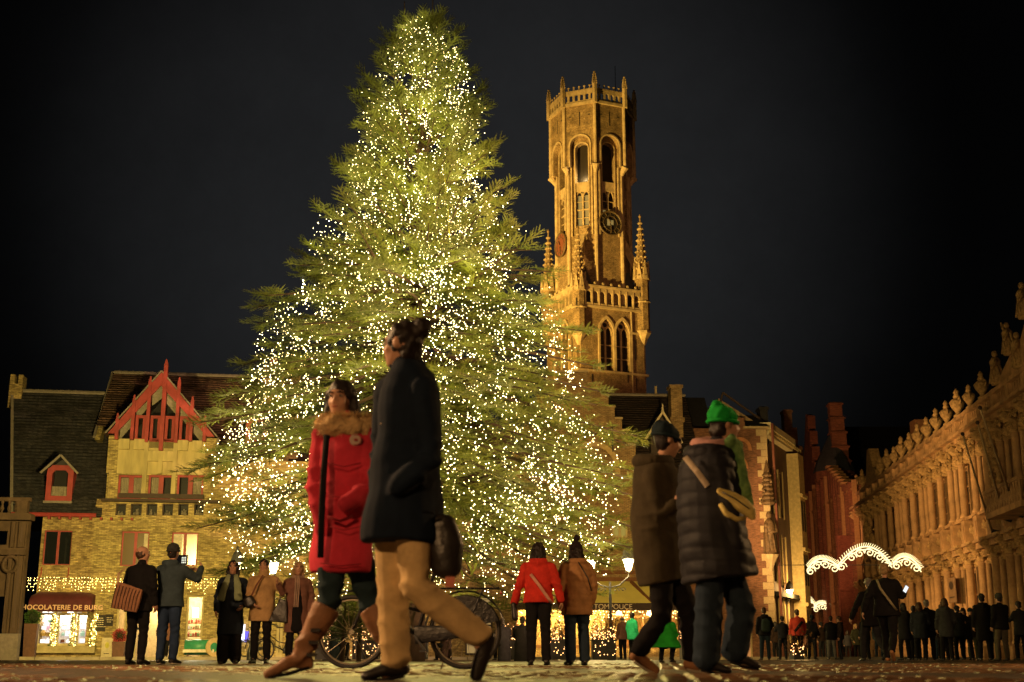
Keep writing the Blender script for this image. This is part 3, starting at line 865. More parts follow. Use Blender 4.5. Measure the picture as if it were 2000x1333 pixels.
# sombre classical building at the far left ---------------------------------------------------------
KF = Frame(-6, 50, 4)
kb_ = empty('classical_building', KF.O, KF.a, 'dark carved stone building with balustrade cut off by the left edge', 'building')
KST = mat('dark_stone', (.075, .046, .03), rough=.8, var=.4, scale=2)
def K(px, py, v=0): return KF.uw(px, py, v)
kr = K(48, 1100)[0]; kt = K(20, 1012)[1]; kb2 = K(20, 1080)[1]; kbal = K(20, 1004)[1]; kbt = K(20, 975)[1]
mb = MB(); wall_holes(mb, -4, kr, 0, kt, [(K(0, 1)[0] - 2, K(14, 1050)[0], kb2 + .3, kt - .5), (-2, K(12, 1200)[0], .9, K(10, 1165)[1])], 0, .4)
mb.build('wall', KST, kb_)
for a, b in ((18, 25), (33, 46)):
    u0, u1 = K(a, 1100)[0], K(b, 1100)[0]
    bx('pilaster', KST, kb_, u0, u1, -.14, -.004, kb2 + .2, kt - .15)
    bx('pilaster', KST, kb_, u0, u1, -.14, -.004, 1.0, kb2 - .1)
    bx('pilaster_panel', mat('dark_panel', (.08, .05, .04)), kb_, u0 + .08, u1 - .08, -.16, -.142, kb2 + .4, kt - .35)
    bx('pilaster_panel', mat('dark_panel', (.08, .05, .04)), kb_, u0 + .08, u1 - .08, -.16, -.142, 1.2, kb2 - .4)
MB().box(-4, kr + .05, -.3, .0, kb2 - .1, kb2 + .1).build('string_course', KST, kb_)
MB().box(-4, kr + .25, -.55, .0, kt - .12, kt + .08).box(-4, kr + .12, -.35, .4, kt + .08, kbal).build('cornice', KST, kb_)
MB().box(-4, kr + .1, -.3, 0, 0, .98).build('plinth', mat('plinth_stone', (.16, .13, .11)), kb_)
bl = MB().lathe([(.05, 0), (.05, .04), (.03, .08), (.065, .2), (.03, .38), (.05, .45), (.05, .5)], n=8).mesh('baluster', KST)
u = K(6, 990)[0]
hh = (kbt - .1 - kbal)
for i in range(3):
    link('baluster', bl, kb_, (u + i * .27, -.1, kbal), (0, 0, 0), (1.3, 1.3, hh / .5))
MB().box(-4, kr + .05, -.22, .05, kbt - .1, kbt + .04).build('balustrade_rail', KST, kb_)
bx('balustrade_pier', KST, kb_, K(36, 990)[0], K(56, 990)[0], -.2, .1, kbal, kbt - .1)
wr = MB(); c0 = K(22, 1103); 
wr.ring([(c0[0] + .27 * cos(a), -.13 + .03 * sin(3 * a), c0[1] + .3 * sin(a)) for a in np.linspace(0, 2 * pi, 20, endpoint=False)], .08, 6)
wr.build('stone_wreath', KST, kb_, smooth=True)
# ------------------------------------------------------------------ belfry
def arch_curve(hw, kind, n=10):
    """points (du, dw) from left spring to right spring"""
    out = []
    for i in range(n + 1):
        t = i / n
        if kind == 'round': out.append((-hw * cos(pi * t), hw * sin(pi * t)))
        else:
            R = hw * 2.0
            if t <= .5:
                a = pi - (pi / 3) * (t / .5); out.append((hw + R * cos(a), R * sin(a)))
            else:
                a = (pi / 3) * ((1 - t) / .5); out.append((-hw + R * cos(a), R * sin(a)))
    return out
def arched_panel(mb, u0, u1, w0, w1, ops, v0, v1):
    """wall slab with arched openings: ops = (uc, half width, bottom, spring, kind)"""
    ops = sorted(ops); x = u0
    for uc, hw, wb, ws, kd in ops:
        if uc - hw > x: mb.box(x, uc - hw, v0, v1, w0, w1)
        if wb > w0: mb.box(uc - hw, uc + hw, v0, v1, w0, wb)
        c = arch_curve(hw, kd)
        for (a, b), (c_, d) in zip(c, c[1:]):
            if c_ - a > 1e-5: mb.prism([(uc + a, ws + b), (uc + c_, ws + d), (uc + c_, w1), (uc + a, w1)], v0, v1)
        x = uc + hw
    if u1 > x: mb.box(x, u1, v0, v1, w0, w1)
    return mb
def arch_trim(mb, uc, hw, wb, ws, kd, t, v0, v1):
    c1 = [(uc - hw, wb)] + [(uc + a, ws + b) for a, b in arch_curve(hw, kd)] + [(uc + hw, wb)]
    c2 = [(uc - hw - t, wb)] + [(uc + a * (hw + t) / hw, ws + b * (hw + t) / hw) for a, b in arch_curve(hw, kd)] + [(uc + hw + t, wb)]
    for i in range(len(c1) - 1): mb.prism([c1[i], c1[i + 1], c2[i + 1], c2[i]], v0, v1)
    return mb
def xf(mb, M):
    mb.v = [tuple(M @ Vector(q)) for q in mb.v]; return mb

BF = Frame(1137, 166, 23.0)
S = 10.4
bt = empty('belfry_tower', BF.O, BF.a, 'floodlit medieval bell tower with octagonal top rising behind the fir', 'tower')
BST = brick('tower_brick', (.44, .30, .15), (.33, .21, .10), (.27, .18, .09), bt, bw=.5, bh=.16, stain=.75, mort=.02)
BS2 = mat('tower_stone', (.48, .35, .19), rough=.85, var=.4, scale=1.2)
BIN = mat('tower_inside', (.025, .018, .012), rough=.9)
def BW(px, py, v=0): return BF.uw(px, py, v)
wA = BW(1200, 728)[1]; wB = BW(1200, 648)[1]; wG0 = BW(1200, 603)[1]; wG1 = BW(1200, 566)[1]
wbase = 18
w1a, w1b = BW(1172, 690)[0], BW(1198, 690)[0]; w2a, w2b = BW(1203, 690)[0], BW(1229, 690)[0]
c1, h1 = (w1a + w1b) / 2, (w1b - w1a) / 2; c2, h2 = (w2a + w2b) / 2, (w2b - w2a) / 2
wb_ = BW(1200, 725)[1]; wsp = BW(1200, 650)[1]
def faceM(k):            # 0 front, 1 left, 2 back, 3 right of the square shaft
    return [Matrix.Identity(4),
            Matrix.Translation((0, S, 0)) @ Matrix.Rotation(-pi / 2, 4, 'Z'),
            Matrix.Translation((S, S, 0)) @ Matrix.Rotation(pi, 4, 'Z'),
            Matrix.Translation((S, 0, 0)) @ Matrix.Rotation(pi / 2, 4, 'Z')][k]
gn = 8
for k in range(4):
    M = faceM(k)
    mb = arched_panel(MB(), .4, S - .4, wbase, wG0, [(c1, h1, wb_, wsp, 'p'), (c2, h2, wb_, wsp, 'p')], 0, 1.0)
    xf(mb, M).build('wall', BST, bt)
    tr = MB(); arch_trim(tr, c1, h1, wb_, wsp, 'p', .28, -.18, .0); arch_trim(tr, c2, h2, wb_, wsp, 'p', .28, -.2, .0)
    xf(tr, M).build('window_surround', BS2, bt)
    for c, h in ((c1, h1), (c2, h2)):
        f = MB().box(c - .12, c + .12, .35, .6, wb_, wsp + .3)
        for j in range(1, 3): f.box(c - h, c + h, .4, .5, wb_ + (wsp - wb_) * j / 3 - .05, wb_ + (wsp - wb_) * j / 3 + .05)
        arch_trim(f, c - h / 2, h / 2 - .1, wsp - .4, wsp, 'p', .12, .36, .58); arch_trim(f, c + h / 2, h / 2 - .1, wsp - .4, wsp, 'p', .12, .36, .58)
        f.ring([(c + .42 * cos(a), .45, wsp + h * 1.02 + .42 * sin(a)) for a in np.linspace(0, 2 * pi, 14, endpoint=False)], .1, 6)
        xf(f, M).build('window_tracery', BS2, bt)
    st = MB()
    for z, d in ((wA, .22), (wB, .2), (wG0 - .1, .45)):
        for a, b in (((-.1, c1 - h1 - .3), (c2 + h2 + .3, S + .1)) if z == wB else ((-.1, S + .1),)):
            st.box(a, b, -d, 0.002, z - .16, z + .12)
    xf(st, M).build('string_course', BS2, bt)
    # gallery of small arches
    cell = (S - 2.0) / gn
    ga = arched_panel(MB(), .9, S - .9, wG0 + .05, wG1, [(1.0 + cell * (i + .5), cell * .36, wG0 + .35, wG1 - 1.0, 'round') for i in range(gn)], -.35, -.05)
    ga.box(.7, S - .7, -.42, 0, wG1 - .05, wG1 + .2)
    xf(ga, M).build('gallery', BS2, bt)
    sl_ = MB()
    for i in range(gn): sl_.box(1.0 + cell * i - .04, 1.0 + cell * i + .04, -.42, -.36, wG0 + .1, wG1 - .3)
    for i in range(7):
        q = 1.3 + i * 1.25; sl_.ball((q, -.2, wG1 + .45), (.22, .15, .3), 6, 5)
    xf(sl_, M).build('gallery_ornament', BS2, bt)
    if k in (0, 1):
        an = MB()
        for u, py0, py1 in ((8.6, 700, 660), (7.4, 745, 712), (.9, 640, 600), (2.0, 750, 735), (8.7, 760, 735)):
            a, b = BW(1200, py0)[1], BW(1200, py1)[1]; an.box(u - .06, u + .06, -.08, -.01, a, b)
        xf(an, M).build('iron_anchor', IRON, bt)
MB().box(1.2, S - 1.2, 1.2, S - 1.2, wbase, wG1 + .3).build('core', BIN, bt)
MB().tube([(BW(1233, 650)[0], -.1, wbase), (BW(1233, 650)[0], -.1, wG0 - .3)], .12, 6).build('downpipe', BS2, bt)
# octagon
C = Vector((S / 2, S / 2, 0))
fr8 = Vector((sin(-BF.a), -cos(BF.a)))
wO0 = wG1 - 2
cv = S / 2
def CW(px, py): return BF.uw(px, py, -.3)[1]
wO1 = CW(1160, 198)      # underside of parapet
wO2 = CW(1160, 172)      # top of parapet
wMid = CW(1160, 318)     # corbels where the upper storey widens
Rl, Ru = 5.15, 5.95
def octM(i, R):
    a = pi / 4 * i
    ap = R * cos(pi / 8)
    return Matrix.Translation(C) @ Matrix.Rotation(a, 4, 'Z') @ Matrix.Translation((-R * sin(pi / 8), -ap, 0))
LW = glow('belfry_lit_window', (1.0, .72, .22), .22)
tall = (CW(1180, 352), CW(1180, 287)); low = (CW(1180, 436), CW(1180, 372))
Wl, Wu = 2 * Rl * sin(pi / 8), 2 * Ru * sin(pi / 8)
for i in range(8):
    M = octM(i, Rl)
    mb = arched_panel(MB(), 0, Wl, wO0, low[0] - 2.2, [], 0, .8)
    arched_panel(mb, 0, Wl, low[0] - 2.2, wMid + 6, [(Wl / 2, .95, low[0], tall[1], 'round')], 0, .8)
    xf(mb, M).build('octagon_wall', BST, bt)
    M2 = octM(i, Ru)
    d = (Ru - Rl) * cos(pi / 8)
    mb = arched_panel(MB(), 0, Wu, wMid, wO1, [(Wu / 2, 1.45, wMid - .01, tall[1] + .35, 'round')], 0, d + .02)
    xf(mb, M2).build('upper_wall', BST, bt)
    # deep moulded jambs running down either side of the openings
    tr = MB()
    for o_, t, dd in ((1.5, .22, .30), (1.85, .14, .18)):
        for s in (-1, 1): tr.box(Wl / 2 + s * o_ - .1, Wl / 2 + s * o_ + .1, -dd, .0, low[0] - 1.5, wMid)
    arch_trim(tr, Wl / 2, .95, low[0] - .2, tall[1], 'round', .16, -.12, -.003)
    tr.box(Wl / 2 - .94, Wl / 2 + .94, .05, .5, low[1] + .25, tall[0] + .1)
    xf(tr, M).build('jamb', BS2, bt)
    t2 = arch_trim(MB(), Wu / 2, 1.46, wMid, tall[1] + .35, 'round', .2, -.16, -.003)
    xf(t2, M2).build('arch_moulding', BS2, bt)
    # tracery of the low window
    f = MB().box(Wl / 2 - .1, Wl / 2 + .1, .2, .4, low[0], low[1]).box(Wl / 2 - .95, Wl / 2 + .95, .21, .36, (low[0] + low[1]) / 2 - .08, (low[0] + low[1]) / 2 + .08)
    for zz_ in (.25, .5, .75): f.box(Wl / 2 - .95, Wl / 2 + .95, .24, .34, low[0] + (low[1] - low[0]) * zz_ - .04, low[0] + (low[1] - low[0]) * zz_ + .04)
    for s in (-.5, .5): arch_trim(f, Wl / 2 + s, .32, low[1] - .5, low[1] - .35, 'p', .1, .2, .4)
    xf(f, M).build('window_tracery', BS2, bt)
    if i in (0, 7):
        q = MB()
        for s in (-.5, .5):
            q.box(Wl / 2 + s - .32, Wl / 2 + s + .32, .55, .6, low[0] + .1, low[1] - (.2 if i else 2.4))
        xf(q, M).build('lit_pane', LW, bt)
    # slit
    sl_ = MB().box(Wu / 2 - .07, Wu / 2 + .07, -.03, .01, wO1 - 3.3, wO1 - 1.2)
    for s in (-1.4, 1.4): sl_.box(Wu / 2 + s - .18, Wu / 2 + s + .18, -.02, .01, wO1 - 1.9, wO1 - 1.75)
    xf(sl_, M2).build('wall_slit', BIN, bt)
    # parapet with pierced panels
    Rp = Ru + .22; M3 = octM(i, Rp); Wp = 2 * Rp * sin(pi / 8)
    pp = MB().box(0, Wp, -.12, .3, wO1 - .25, wO1 + .15).box(0, Wp, 0, .3, wO2 - .3, wO2)
    nb = 6; cw = Wp / nb
    arched_panel(pp, 0, Wp, wO1 + .15, wO2 - .3, [(cw * (j + .5), cw * .3, wO1 + .4, wO2 - .9, 'round') for j in range(nb)], .02, .24)
    xf(pp, M3).build('parapet', BS2, bt)
    fn = MB()
    for j in range(1, 6):
        x = Wp * j / 6
        fn.add([(x - .12, .1, wO2), (x + .12, .1, wO2), (x + .12, .22, wO2), (x - .12, .22, wO2), (x, .16, wO2 + .75)], [(0, 1, 4), (1, 2, 4), (2, 3, 4), (3, 0, 4)]).ball((x, .16, wO2 + .55), (.2, .14, .12), 6, 4)
    xf(fn, M3).build('cresting', BS2, bt)
    # corner shafts, consoles and pinnacles
    a = pi / 4 * i - pi / 2 - pi / 8
    for R_, z0, z1, r in ((Rl + .05, wO0, wMid - .4, .30), (Ru + .05, wMid, wO1 - .2, .26)):
        v = C + Vector((cos(a) * R_, sin(a) * R_, 0))
        MB().tube([(v.x, v.y, z0), (v.x, v.y, z1)], r, 8).build('corner_shaft', BS2, bt)
    v0_ = C + Vector((cos(a) * (Rl + .2), sin(a) * (Rl + .2), 0)); v1_ = C + Vector((cos(a) * (Ru + .05), sin(a) * (Ru + .05), 0))
    MB().tube([(v0_.x, v0_.y, wMid - 1.1), ((v0_.x + v1_.x) / 2, (v0_.y + v1_.y) / 2, wMid - .4), (v1_.x, v1_.y, wMid + .05)], [.2, .42, .55], 8).build('console', BS2, bt)
    v = C + Vector((cos(a) * (Rp + .05), sin(a) * (Rp + .05), 0))
    hp = 2.3
    pn = MB().prismz([(v.x + .38 * cos(t), v.y + .38 * sin(t)) for t in np.linspace(0, 2 * pi, 6, endpoint=False)], wO1 - .3, wO2 + .6)
    pn.tube([(v.x, v.y, wO2 + .5), (v.x, v.y, wO2 + hp)], [.36, .05], 6)
    for z in range(5):
        for t in range(4):
            k_ = 1 - z / 6; tt = t * pi / 2 + .4
            pn.ball((v.x + cos(tt) * (.30 * k_ + .1), v.y + sin(tt) * (.3 * k_ + .1), wO2 + .6 + z * .34), .12, 5, 4)
    pn.ball((v.x, v.y, wO2 + hp), .2, 6, 4)
    pn.build('pinnacle', BS2, bt)
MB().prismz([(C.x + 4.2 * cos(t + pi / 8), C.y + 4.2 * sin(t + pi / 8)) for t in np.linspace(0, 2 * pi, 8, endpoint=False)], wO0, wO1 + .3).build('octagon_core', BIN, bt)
MB().prismz([(C.x + 4.9 * cos(t + pi / 8), C.y + 4.9 * sin(t + pi / 8)) for t in np.linspace(0, 2 * pi, 8, endpoint=False)], wO1 - .2, wO1 + .25).build('octagon_roof', mat('lead_roof', (.06, .06, .06)), bt)
# lead skirt round the foot of the octagon
MB().prismz([(.7, .7), (S - .7, .7), (S - .7, S - .7), (.7, S - .7)], wG1 - .2, wG1 + 3.2, .80, (S / 2, S / 2)).build('skirt_roof', mat('lead_roof', (.06, .06, .06)), bt)
# clocks
def clock(i, R, px, py, r, m1, m2):
    M = octM(i, R); zc = CW(px, py); cb = MB()
    cb.tube([(Wl / 2, -.45, zc), (Wl / 2, -.25, zc)], [r, r], 28)
    o = xf(cb, M).build('clock_face', m1, bt)
    rg = MB().ring([(Wl / 2 + r * cos(t), -.46, zc + r * sin(t)) for t in np.linspace(0, 2 * pi, 28, endpoint=False)], .13, 6)
    rg.ring([(Wl / 2 + r * .62 * cos(t), -.47, zc + r * .62 * sin(t)) for t in np.linspace(0, 2 * pi, 24, endpoint=False)], .05, 5)
    xf(rg, M).build('clock_rim', m2, o)
    nm = MB()
    for t in range(12):
        a = t * pi / 6; nm.beam((Wl / 2 + r * .68 * sin(a), -.48, zc + r * .68 * cos(a)), (Wl / 2 + r * .92 * sin(a), -.48, zc + r * .92 * cos(a)), .1, .04)
    xf(nm, M).build('numeral', m2, o)
    hd = MB().beam((Wl / 2, -.54, zc - .2), (Wl / 2 + .1, -.54, zc - r * .8), .12, .04).beam((Wl / 2, -.55, zc), (Wl / 2 - .45, -.55, zc + r * .4), .14, .04)
    xf(hd, M).build('hand', m2, o)
CLK = mat('clock_black', (.03, .025, .02), rough=.5); CLB = mat('clock_bronze', (.12, .08, .04), rough=.5)
clock(0, Rl, 1186, 434, 1.72, CLK, CLB)
clock(6, Rl, 1096, 452, 1.72, mat('clock_red', (.20, .06, .03)), CLB)
q = MB().box(Wl / 2 - .5, Wl / 2 - .1, -.50, -.47, CW(1186, 439), CW(1186, 427)).box(Wl / 2 + .05, Wl / 2 + .45, -.50, -.47, CW(1186, 437), CW(1186, 428)); xf(q, octM(0, Rl)).build('lit_pane', LW, bt)
# corner turrets with crocketed spires
def turret(cx, cy, body0, gab, tip, r, m):
    o = MB().prismz([(cx + r * cos(t + pi / 8), cy + r * sin(t + pi / 8)) for t in np.linspace(0, 2 * pi, 8, endpoint=False)], body0, gab).build('turret', m, bt)
    MB().lathe([(r * .3, body0 - 2.0), (r * .7, body0 - 1.0), (r * 1.18, body0 - .3), (r * 1.18, body0)], (cx, cy), 8).build('turret_corbel', BS2, o)
    MB().lathe([(r * 1.15, gab - .2), (r * 1.2, gab), (r * 1.0, gab + .2), (r * .98, gab + .3), (r * .75, gab + 2), (.08, tip - .6), (.22, tip - .35), (.04, tip)], (cx, cy), 8).build('spire', m, o)
    MB().lathe([(r * 1.02, 0), (r * 1.2, .15), (r * 1.02, .3)], (cx, cy), 8, z0=(body0 + gab) / 2).build('turret_band', BS2, o)
    cr = MB()
    n = 9
    for z in range(n):
        k_ = 1 - z / n; zz = gab + 1 + (tip - gab - 1.5) * z / n
        for t in range(8): cr.ball((cx + cos(t * pi / 4 + pi / 8) * (r * .85 * k_ + .1), cy + sin(t * pi / 4 + pi / 8) * (r * .85 * k_ + .1), zz), .16, 5, 4)
    cr.build('crocket', BS2, o)
    gbm = MB()
    for t in range(8):
        a = t * pi / 4; M = Matrix.Translation((cx, cy, 0)) @ Matrix.Rotation(a, 4, 'Z')
        g1 = MB().prism([(-r * .38, gab - .6), (r * .38, gab - .6), (0, gab + 2.1)], -r * 1.12, -r * .92); xf(g1, M); gbm.add(g1.v, g1.f)
        g2 = MB().box(-.12, .12, -r * .96, -r * .9, gab - 3.2, gab - 1.7); xf(g2, M)
        if t % 2: g2.build('slit', BIN, o)
    gbm.build('gablet', BS2, o)
tb = BW(1260, 648)[1]; tg = BW(1260, 540)[1]
turret(S - .35, .35, tb, tg, BW(1252, 418)[1], 1.02, BST)
turret(.35, .35, BW(1131, 645)[1], BW(1131, 560)[1], BW(1127, 425)[1] - 1.0, .95, BST)
turret(.35, S - .35, BF.uw(1070, 650, S)[1], BF.uw(1070, 565, S)[1], BF.uw(1069, 450, S)[1], 1.02, BST)
turret(S - .35, S - .35, BF.uw(1070, 650, S)[1], BF.uw(1070, 565, S)[1], BF.uw(1069, 450, S)[1], 1.02, BST)
for sx, sy in ((0, 0), (1, 0), (0, 1)):
    a = Vector((.8 if sx == 0 else S - .8, .8 if sy == 0 else S - .8, wG1 + 3.5)); b = C + (a - C) * .62; b.z = wG1 + 9.0
    MB().beam(a, b, .55, .9).build('flying_buttress', BS2, bt)
MB().tube([(C.x + 4, C.y, wO2), (C.x + 4, C.y, wO2 + 7)], .05, 5).build('lightning_rod', IRON, bt)
FCOL = (1.0, .56, .12)
fl = [spot('tower_floodlight', (-42, 118, 16), P(1140, 480, 168), 680000, (1.0, .64, .14), 30, .5),
      spot('tower_floodlight', (18, 100, 22), P(1190, 560, 168), 26000, (1.0, .42, .2), 32, .5),
      spot('tower_floodlight', (-38, 150, 30), P(1110, 330, 168), 70000, (1.0, .60, .18), 40, .5)]
LPT = bpy.data.lights.new('bell_lamp', 'POINT'); LPT.energy = 260; LPT.color = (1, .8, .4)
q = octM(7, Rl) @ Vector((Wl / 2 + .3, .45, tall[0] + .5)); lo = bpy.data.objects.new('bell_lamp', LPT); COL.objects.link(lo); lo.parent = bt; lo.location = q
# ------------------------------------------------------------------ row behind and right of the fir
TF = Frame(1125, 64, 4)
def T(px, py, v=0): return TF.uw(px, py, v)
def tspan(px0, px1, py0, py1, v=0.0, F=None):
    F = F or TF; m = (py0 + py1) / 2; c = (px0 + px1) / 2
    return F.uw(px0, m, v)[0], F.uw(px1, m, v)[0], F.uw(c, py1, v)[1], F.uw(c, py0, v)[1]
th = empty('stepped_gable_house', TF.O, TF.a, 'brick house with crow-stepped gable directly right of the fir, cafe awning below', 'house')
TBR = brick('stepped_house_brick', (.46, .32, .15), (.34, .21, .10), (.17, .12, .07), th, stain=.5)
TRF = roofmat('stepped_house_tiles', (.055, .038, .032), (.036, .03, .03), th, row=.2)
st = [(1147, 728), (1173, 751), (1188, 774), (1200, 796), (1214, 819), (1227, 842), (1241, 864)]
mb = MB(); prev = 0
tu = T(1241, 900)[0]
tops_ = []
tmax = T(1147, 728)[1]
us = [T(x, y)[0] for x, y in st]; wsx = [T(x, y)[1] for x, y in st]
eav = T(1260, 925)[1]
tw = tspan(1203, 1224, 1015, 1048); aw_ = tspan(1150, 1345, 1138, 1290)
wall_holes(mb, -us[-1], us[-1], 0, wsx[-1], [tspan(1196, 1226, 1018, 1050), (T(1160, 1)[0], us[-1] + 3, .6, 2.55)], 0, .4)
for i in range(len(us) - 1, 0, -1):
    mb.box(-us[i - 1], us[i - 1], 0, .4, wsx[i], wsx[i - 1])
mb.build('wall', TBR, th)
CAP = mat('coping_stone', (.42, .32, .18), rough=.8)
for i in range(len(us)):
    for s in (-1, 1):
        a = us[i - 1] if i else 0.0
        bx('coping', CAP, th, min(s * (a - .0), s * (us[i] + .06)), max(s * (a - .0), s * (us[i] + .06)), -.07, .46, wsx[i] + .004, wsx[i] + .09)
        bx('step_side', TBR, th, s * us[i] - .012, s * us[i] + .012, -.02, .41, wsx[i] - .5, wsx[i] + .0)
# round relieving arch in the gable and iron anchor
tr = MB(); c0 = T(1158, 880)
arch_trim(tr, c0[0], 1.1, c0[1] - 1.2, c0[1] - .9, 'round', .26, -.05, -.002); tr.build('brick_arch', mat('arch_brick', (.5, .36, .16)), th)
a0 = T(1196, 845)
an = MB().box(a0[0] - .03, a0[0] + .03, -.07, -.01, a0[1] - 1.0, a0[1] + .3)
for z in (-.7, -.2, .2): an.beam((a0[0] - .15, -.05, a0[1] + z), (a0[0] + .15, -.05, a0[1] + z + .1), .04)
an.build('wall_anchor', IRON, th)
window(th, *tspan(1196, 1226, 1018, 1050), .1, STONE_Y, 2, 1, bar=.09, g=glow('yellow_blind', (.75, .62, .12), .28), mull=.12)
# body to the right with ridge parallel to the square
bu1 = T(1345, 950)[0]
wall_holes(MB(), us[-1], bu1, 0, eav, [tspan(1292, 1322, 905, 950)[:2] + (eav - 2.4, eav - .5), (us[-1], bu1 - .4, .6, 2.55)], .3, .7).build('side_front', TBR, th)
window(th, *tspan(1292, 1322, 905, 950)[:2], eav - 2.4, eav - .5, .5, CAP, 2, 2, bar=.06)
rvv = 4.2
rw3 = T(1240, 773, rvv)[1]; ra, rb_ = T(1150, 773, rvv)[0], T(1338, 775, rvv)[0]
rb = MB(); slope_courses(rb, us[2], rb_, .15, eav - 0.1, rvv, rw3, 34, th=.06, seed=11); trf = rb.build('roof', TRF, th)
MB().add([(us[2], .2, eav - .2), (rb_, .2, eav - .2), (rb_, rvv, rw3 - .05), (us[2], rvv, rw3 - .05), (us[2], 2 * rvv, eav), (rb_, 2 * rvv, eav)], [(0, 1, 2, 3), (3, 2, 5, 4)]).build('roof_boarding', mat('roof_boarding', (.03, .025, .025)), th)
MB().tube([(us[2], rvv, rw3 + .03), (rb_, rvv, rw3 + .03)], .1, 8).build('ridge', LEAD, trf)
ch = tspan(1312, 1334, 752, 905, 2.0)
MB().box(ch[0], ch[1], 2.0, 2.8, ch[2], ch[3]).box(ch[0] - .06, ch[1] + .06, 1.94, 2.86, ch[3] - .15, ch[3]).box(ch[0] - .08, ch[1] + .08, 1.92, 2.88, ch[3] - 2.0, ch[3] - 1.75).build('chimney', TBR, th)
bx('vent_pipe', CAP, th, T(1279, 760, rvv)[0], T(1283, 760, rvv)[0], rvv, rvv + .1, rw3, rw3 + .55)
# dormer with pale barge boards
dw = tspan(1268, 1318, 850, 905, .9); dA = T(1293, 806, .9)
dm = MB().box(dw[0] + .1, dw[1] - .1, .95, 3.2, dw[2] - .6, dw[3]).prism([(dw[0] + .1, dw[3]), (dw[1] - .1, dw[3]), (dA[0], dA[1] - .2)], .95, 3.2).build('dormer', mat('dormer_cheek', (.06, .045, .04)), th)
MB().beam((dw[0] - .2, .7, dw[3] - .25), (dA[0], .7, dA[1]), .06, .11).beam((dA[0], .7, dA[1]), (dw[1] + .35, .7, dw[3] - .45), .06, .11).tube([(dA[0], .7, dA[1] - .1), (dA[0], .7, dA[1] + .4)], [.08, .03], 6).build('barge_board', mat('pale_board', (.6, .52, .35)), dm)
MB().add([(dw[0] - .2, .72, dw[3] - .3), (dA[0], .72, dA[1] - .04), (dw[1] + .35, .72, dw[3] - .5), (dw[0] - .2, 3.6, dw[3] - .3), (dA[0], 3.6, dA[1] - .04), (dw[1] + .35, 3.6, dw[3] - .5)], [(0, 1, 4, 3), (1, 2, 5, 4)]).build('dormer_roof', TRF, dm)
# cafe: awning lit from below, fascia sign, warm interior
AWY = mat('awning_cream', (.62, .55, .16), rough=.7, var=.12, scale=1)
ya0, ya1, za0, za1 = tspan(1140, 1345, 1140, 1180, -.0)
aa = T(1160, 1183, -1.6)[1]; ab = T(1160, 1140, 0)[1]
ua, ub = T(700, 1150)[0], T(1345, 1150)[0]
MB().add([(ua, -1.6, aa + .12), (ub, -1.6, aa + .12), (ub, 0, ab + .1), (ua, 0, ab + .1)], [(0, 1, 2, 3)]).build('awning', AWY, th)
MB().box(ua, ub, -1.68, -1.6, aa - .22, aa + .12).build('awning_valance', mat('dark_fascia', (.035, .022, .02)), th)
text_mesh('TOMPOUCE', .34, mat('sign_grey', (.50, .42, .34), bump=0), th, (T(1160, 1190, -1.7)[0], -1.70, aa - .17), (pi / 2, 0, 0), .006)
MB().box(ua, ub, -.12, -.004, ab + .12, ab + .3).box(ua, ub, -.2, -.004, ab + .45, ab + .62).build('beam', mat('brown_beam', (.16, .07, .03)), th)
br_ = MB()
for px in (1232, 1330, 1080, 980, 880, 780):
    u = T(px, 1140)[0]; br_.beam((u, -.1, ab + .1), (u + .75, -1.5, aa + .15), .13)
br_.build('awning_arm', mat('brown_beam', (.16, .07, .03)), th)
CAFE = glow('cafe_light', (1.0, .62, .17), .55)
intr = MB().box(ua, ub, 3.0, 3.1, 0, 3).build('interior_wall', mat('cafe_interior', (.55, .36, .14)), th)
for px in range(720, 1340, 62):
    u = T(px, 1230)[0]
    point('cafe_lamp', (0, 0, 0), 42, (1, .62, .18), .12, th).location = (u, 1.2, 2.35)
    point('awning_lamp', (0, 0, 0), 260, (1, .70, .2), .1, th).location = (u, -.75, 2.1)
    MB().lathe([(.03, .22), (.16, .1), (.17, 0)], n=8, z0=2.15).build('pendant_lamp', glow('pendant_glow', (1, .7, .3), 8), th, loc=(u, 1.2, 0))
fr = MB()
for k in range(22):
    u = ua + (ub - ua) * k / 21; fr.box(u - .05, u + .05, -.02, .1, .6, 2.55)
fr.box(ua, ub, -.02, .1, .55, .68).box(ua, ub, -.025, .1, 2.0, 2.08)
fr.build('shop_front', mat('brown_beam', (.16, .07, .03)), th)
# glass shelf glints: strings of lights above the cafe windows
ft = empty('cafe_lights', TF.O, TF.a, 'band of warm fairy lights under the cafe awning behind the planters', 'fairy lights')
pts = []
BUL_C = glow('cafe_bulb', (1.0, .72, .25), 12)
u = ua
while u < ub:
    for q in range(random.randint(1, 5)): pts.append((u + random.uniform(-.05, .05), -.25 + random.uniform(-.1, .1), 2.42 - q * .14 + random.uniform(-.05, .05)))
    u += .13
random.shuffle(pts)
sconce_lights(ft, 'bulb', pts, BUL_C, .022)
MB().beam((ua, -.25, 2.46), (ub, -.25, 2.46), .02).build('cable', IRON, ft)

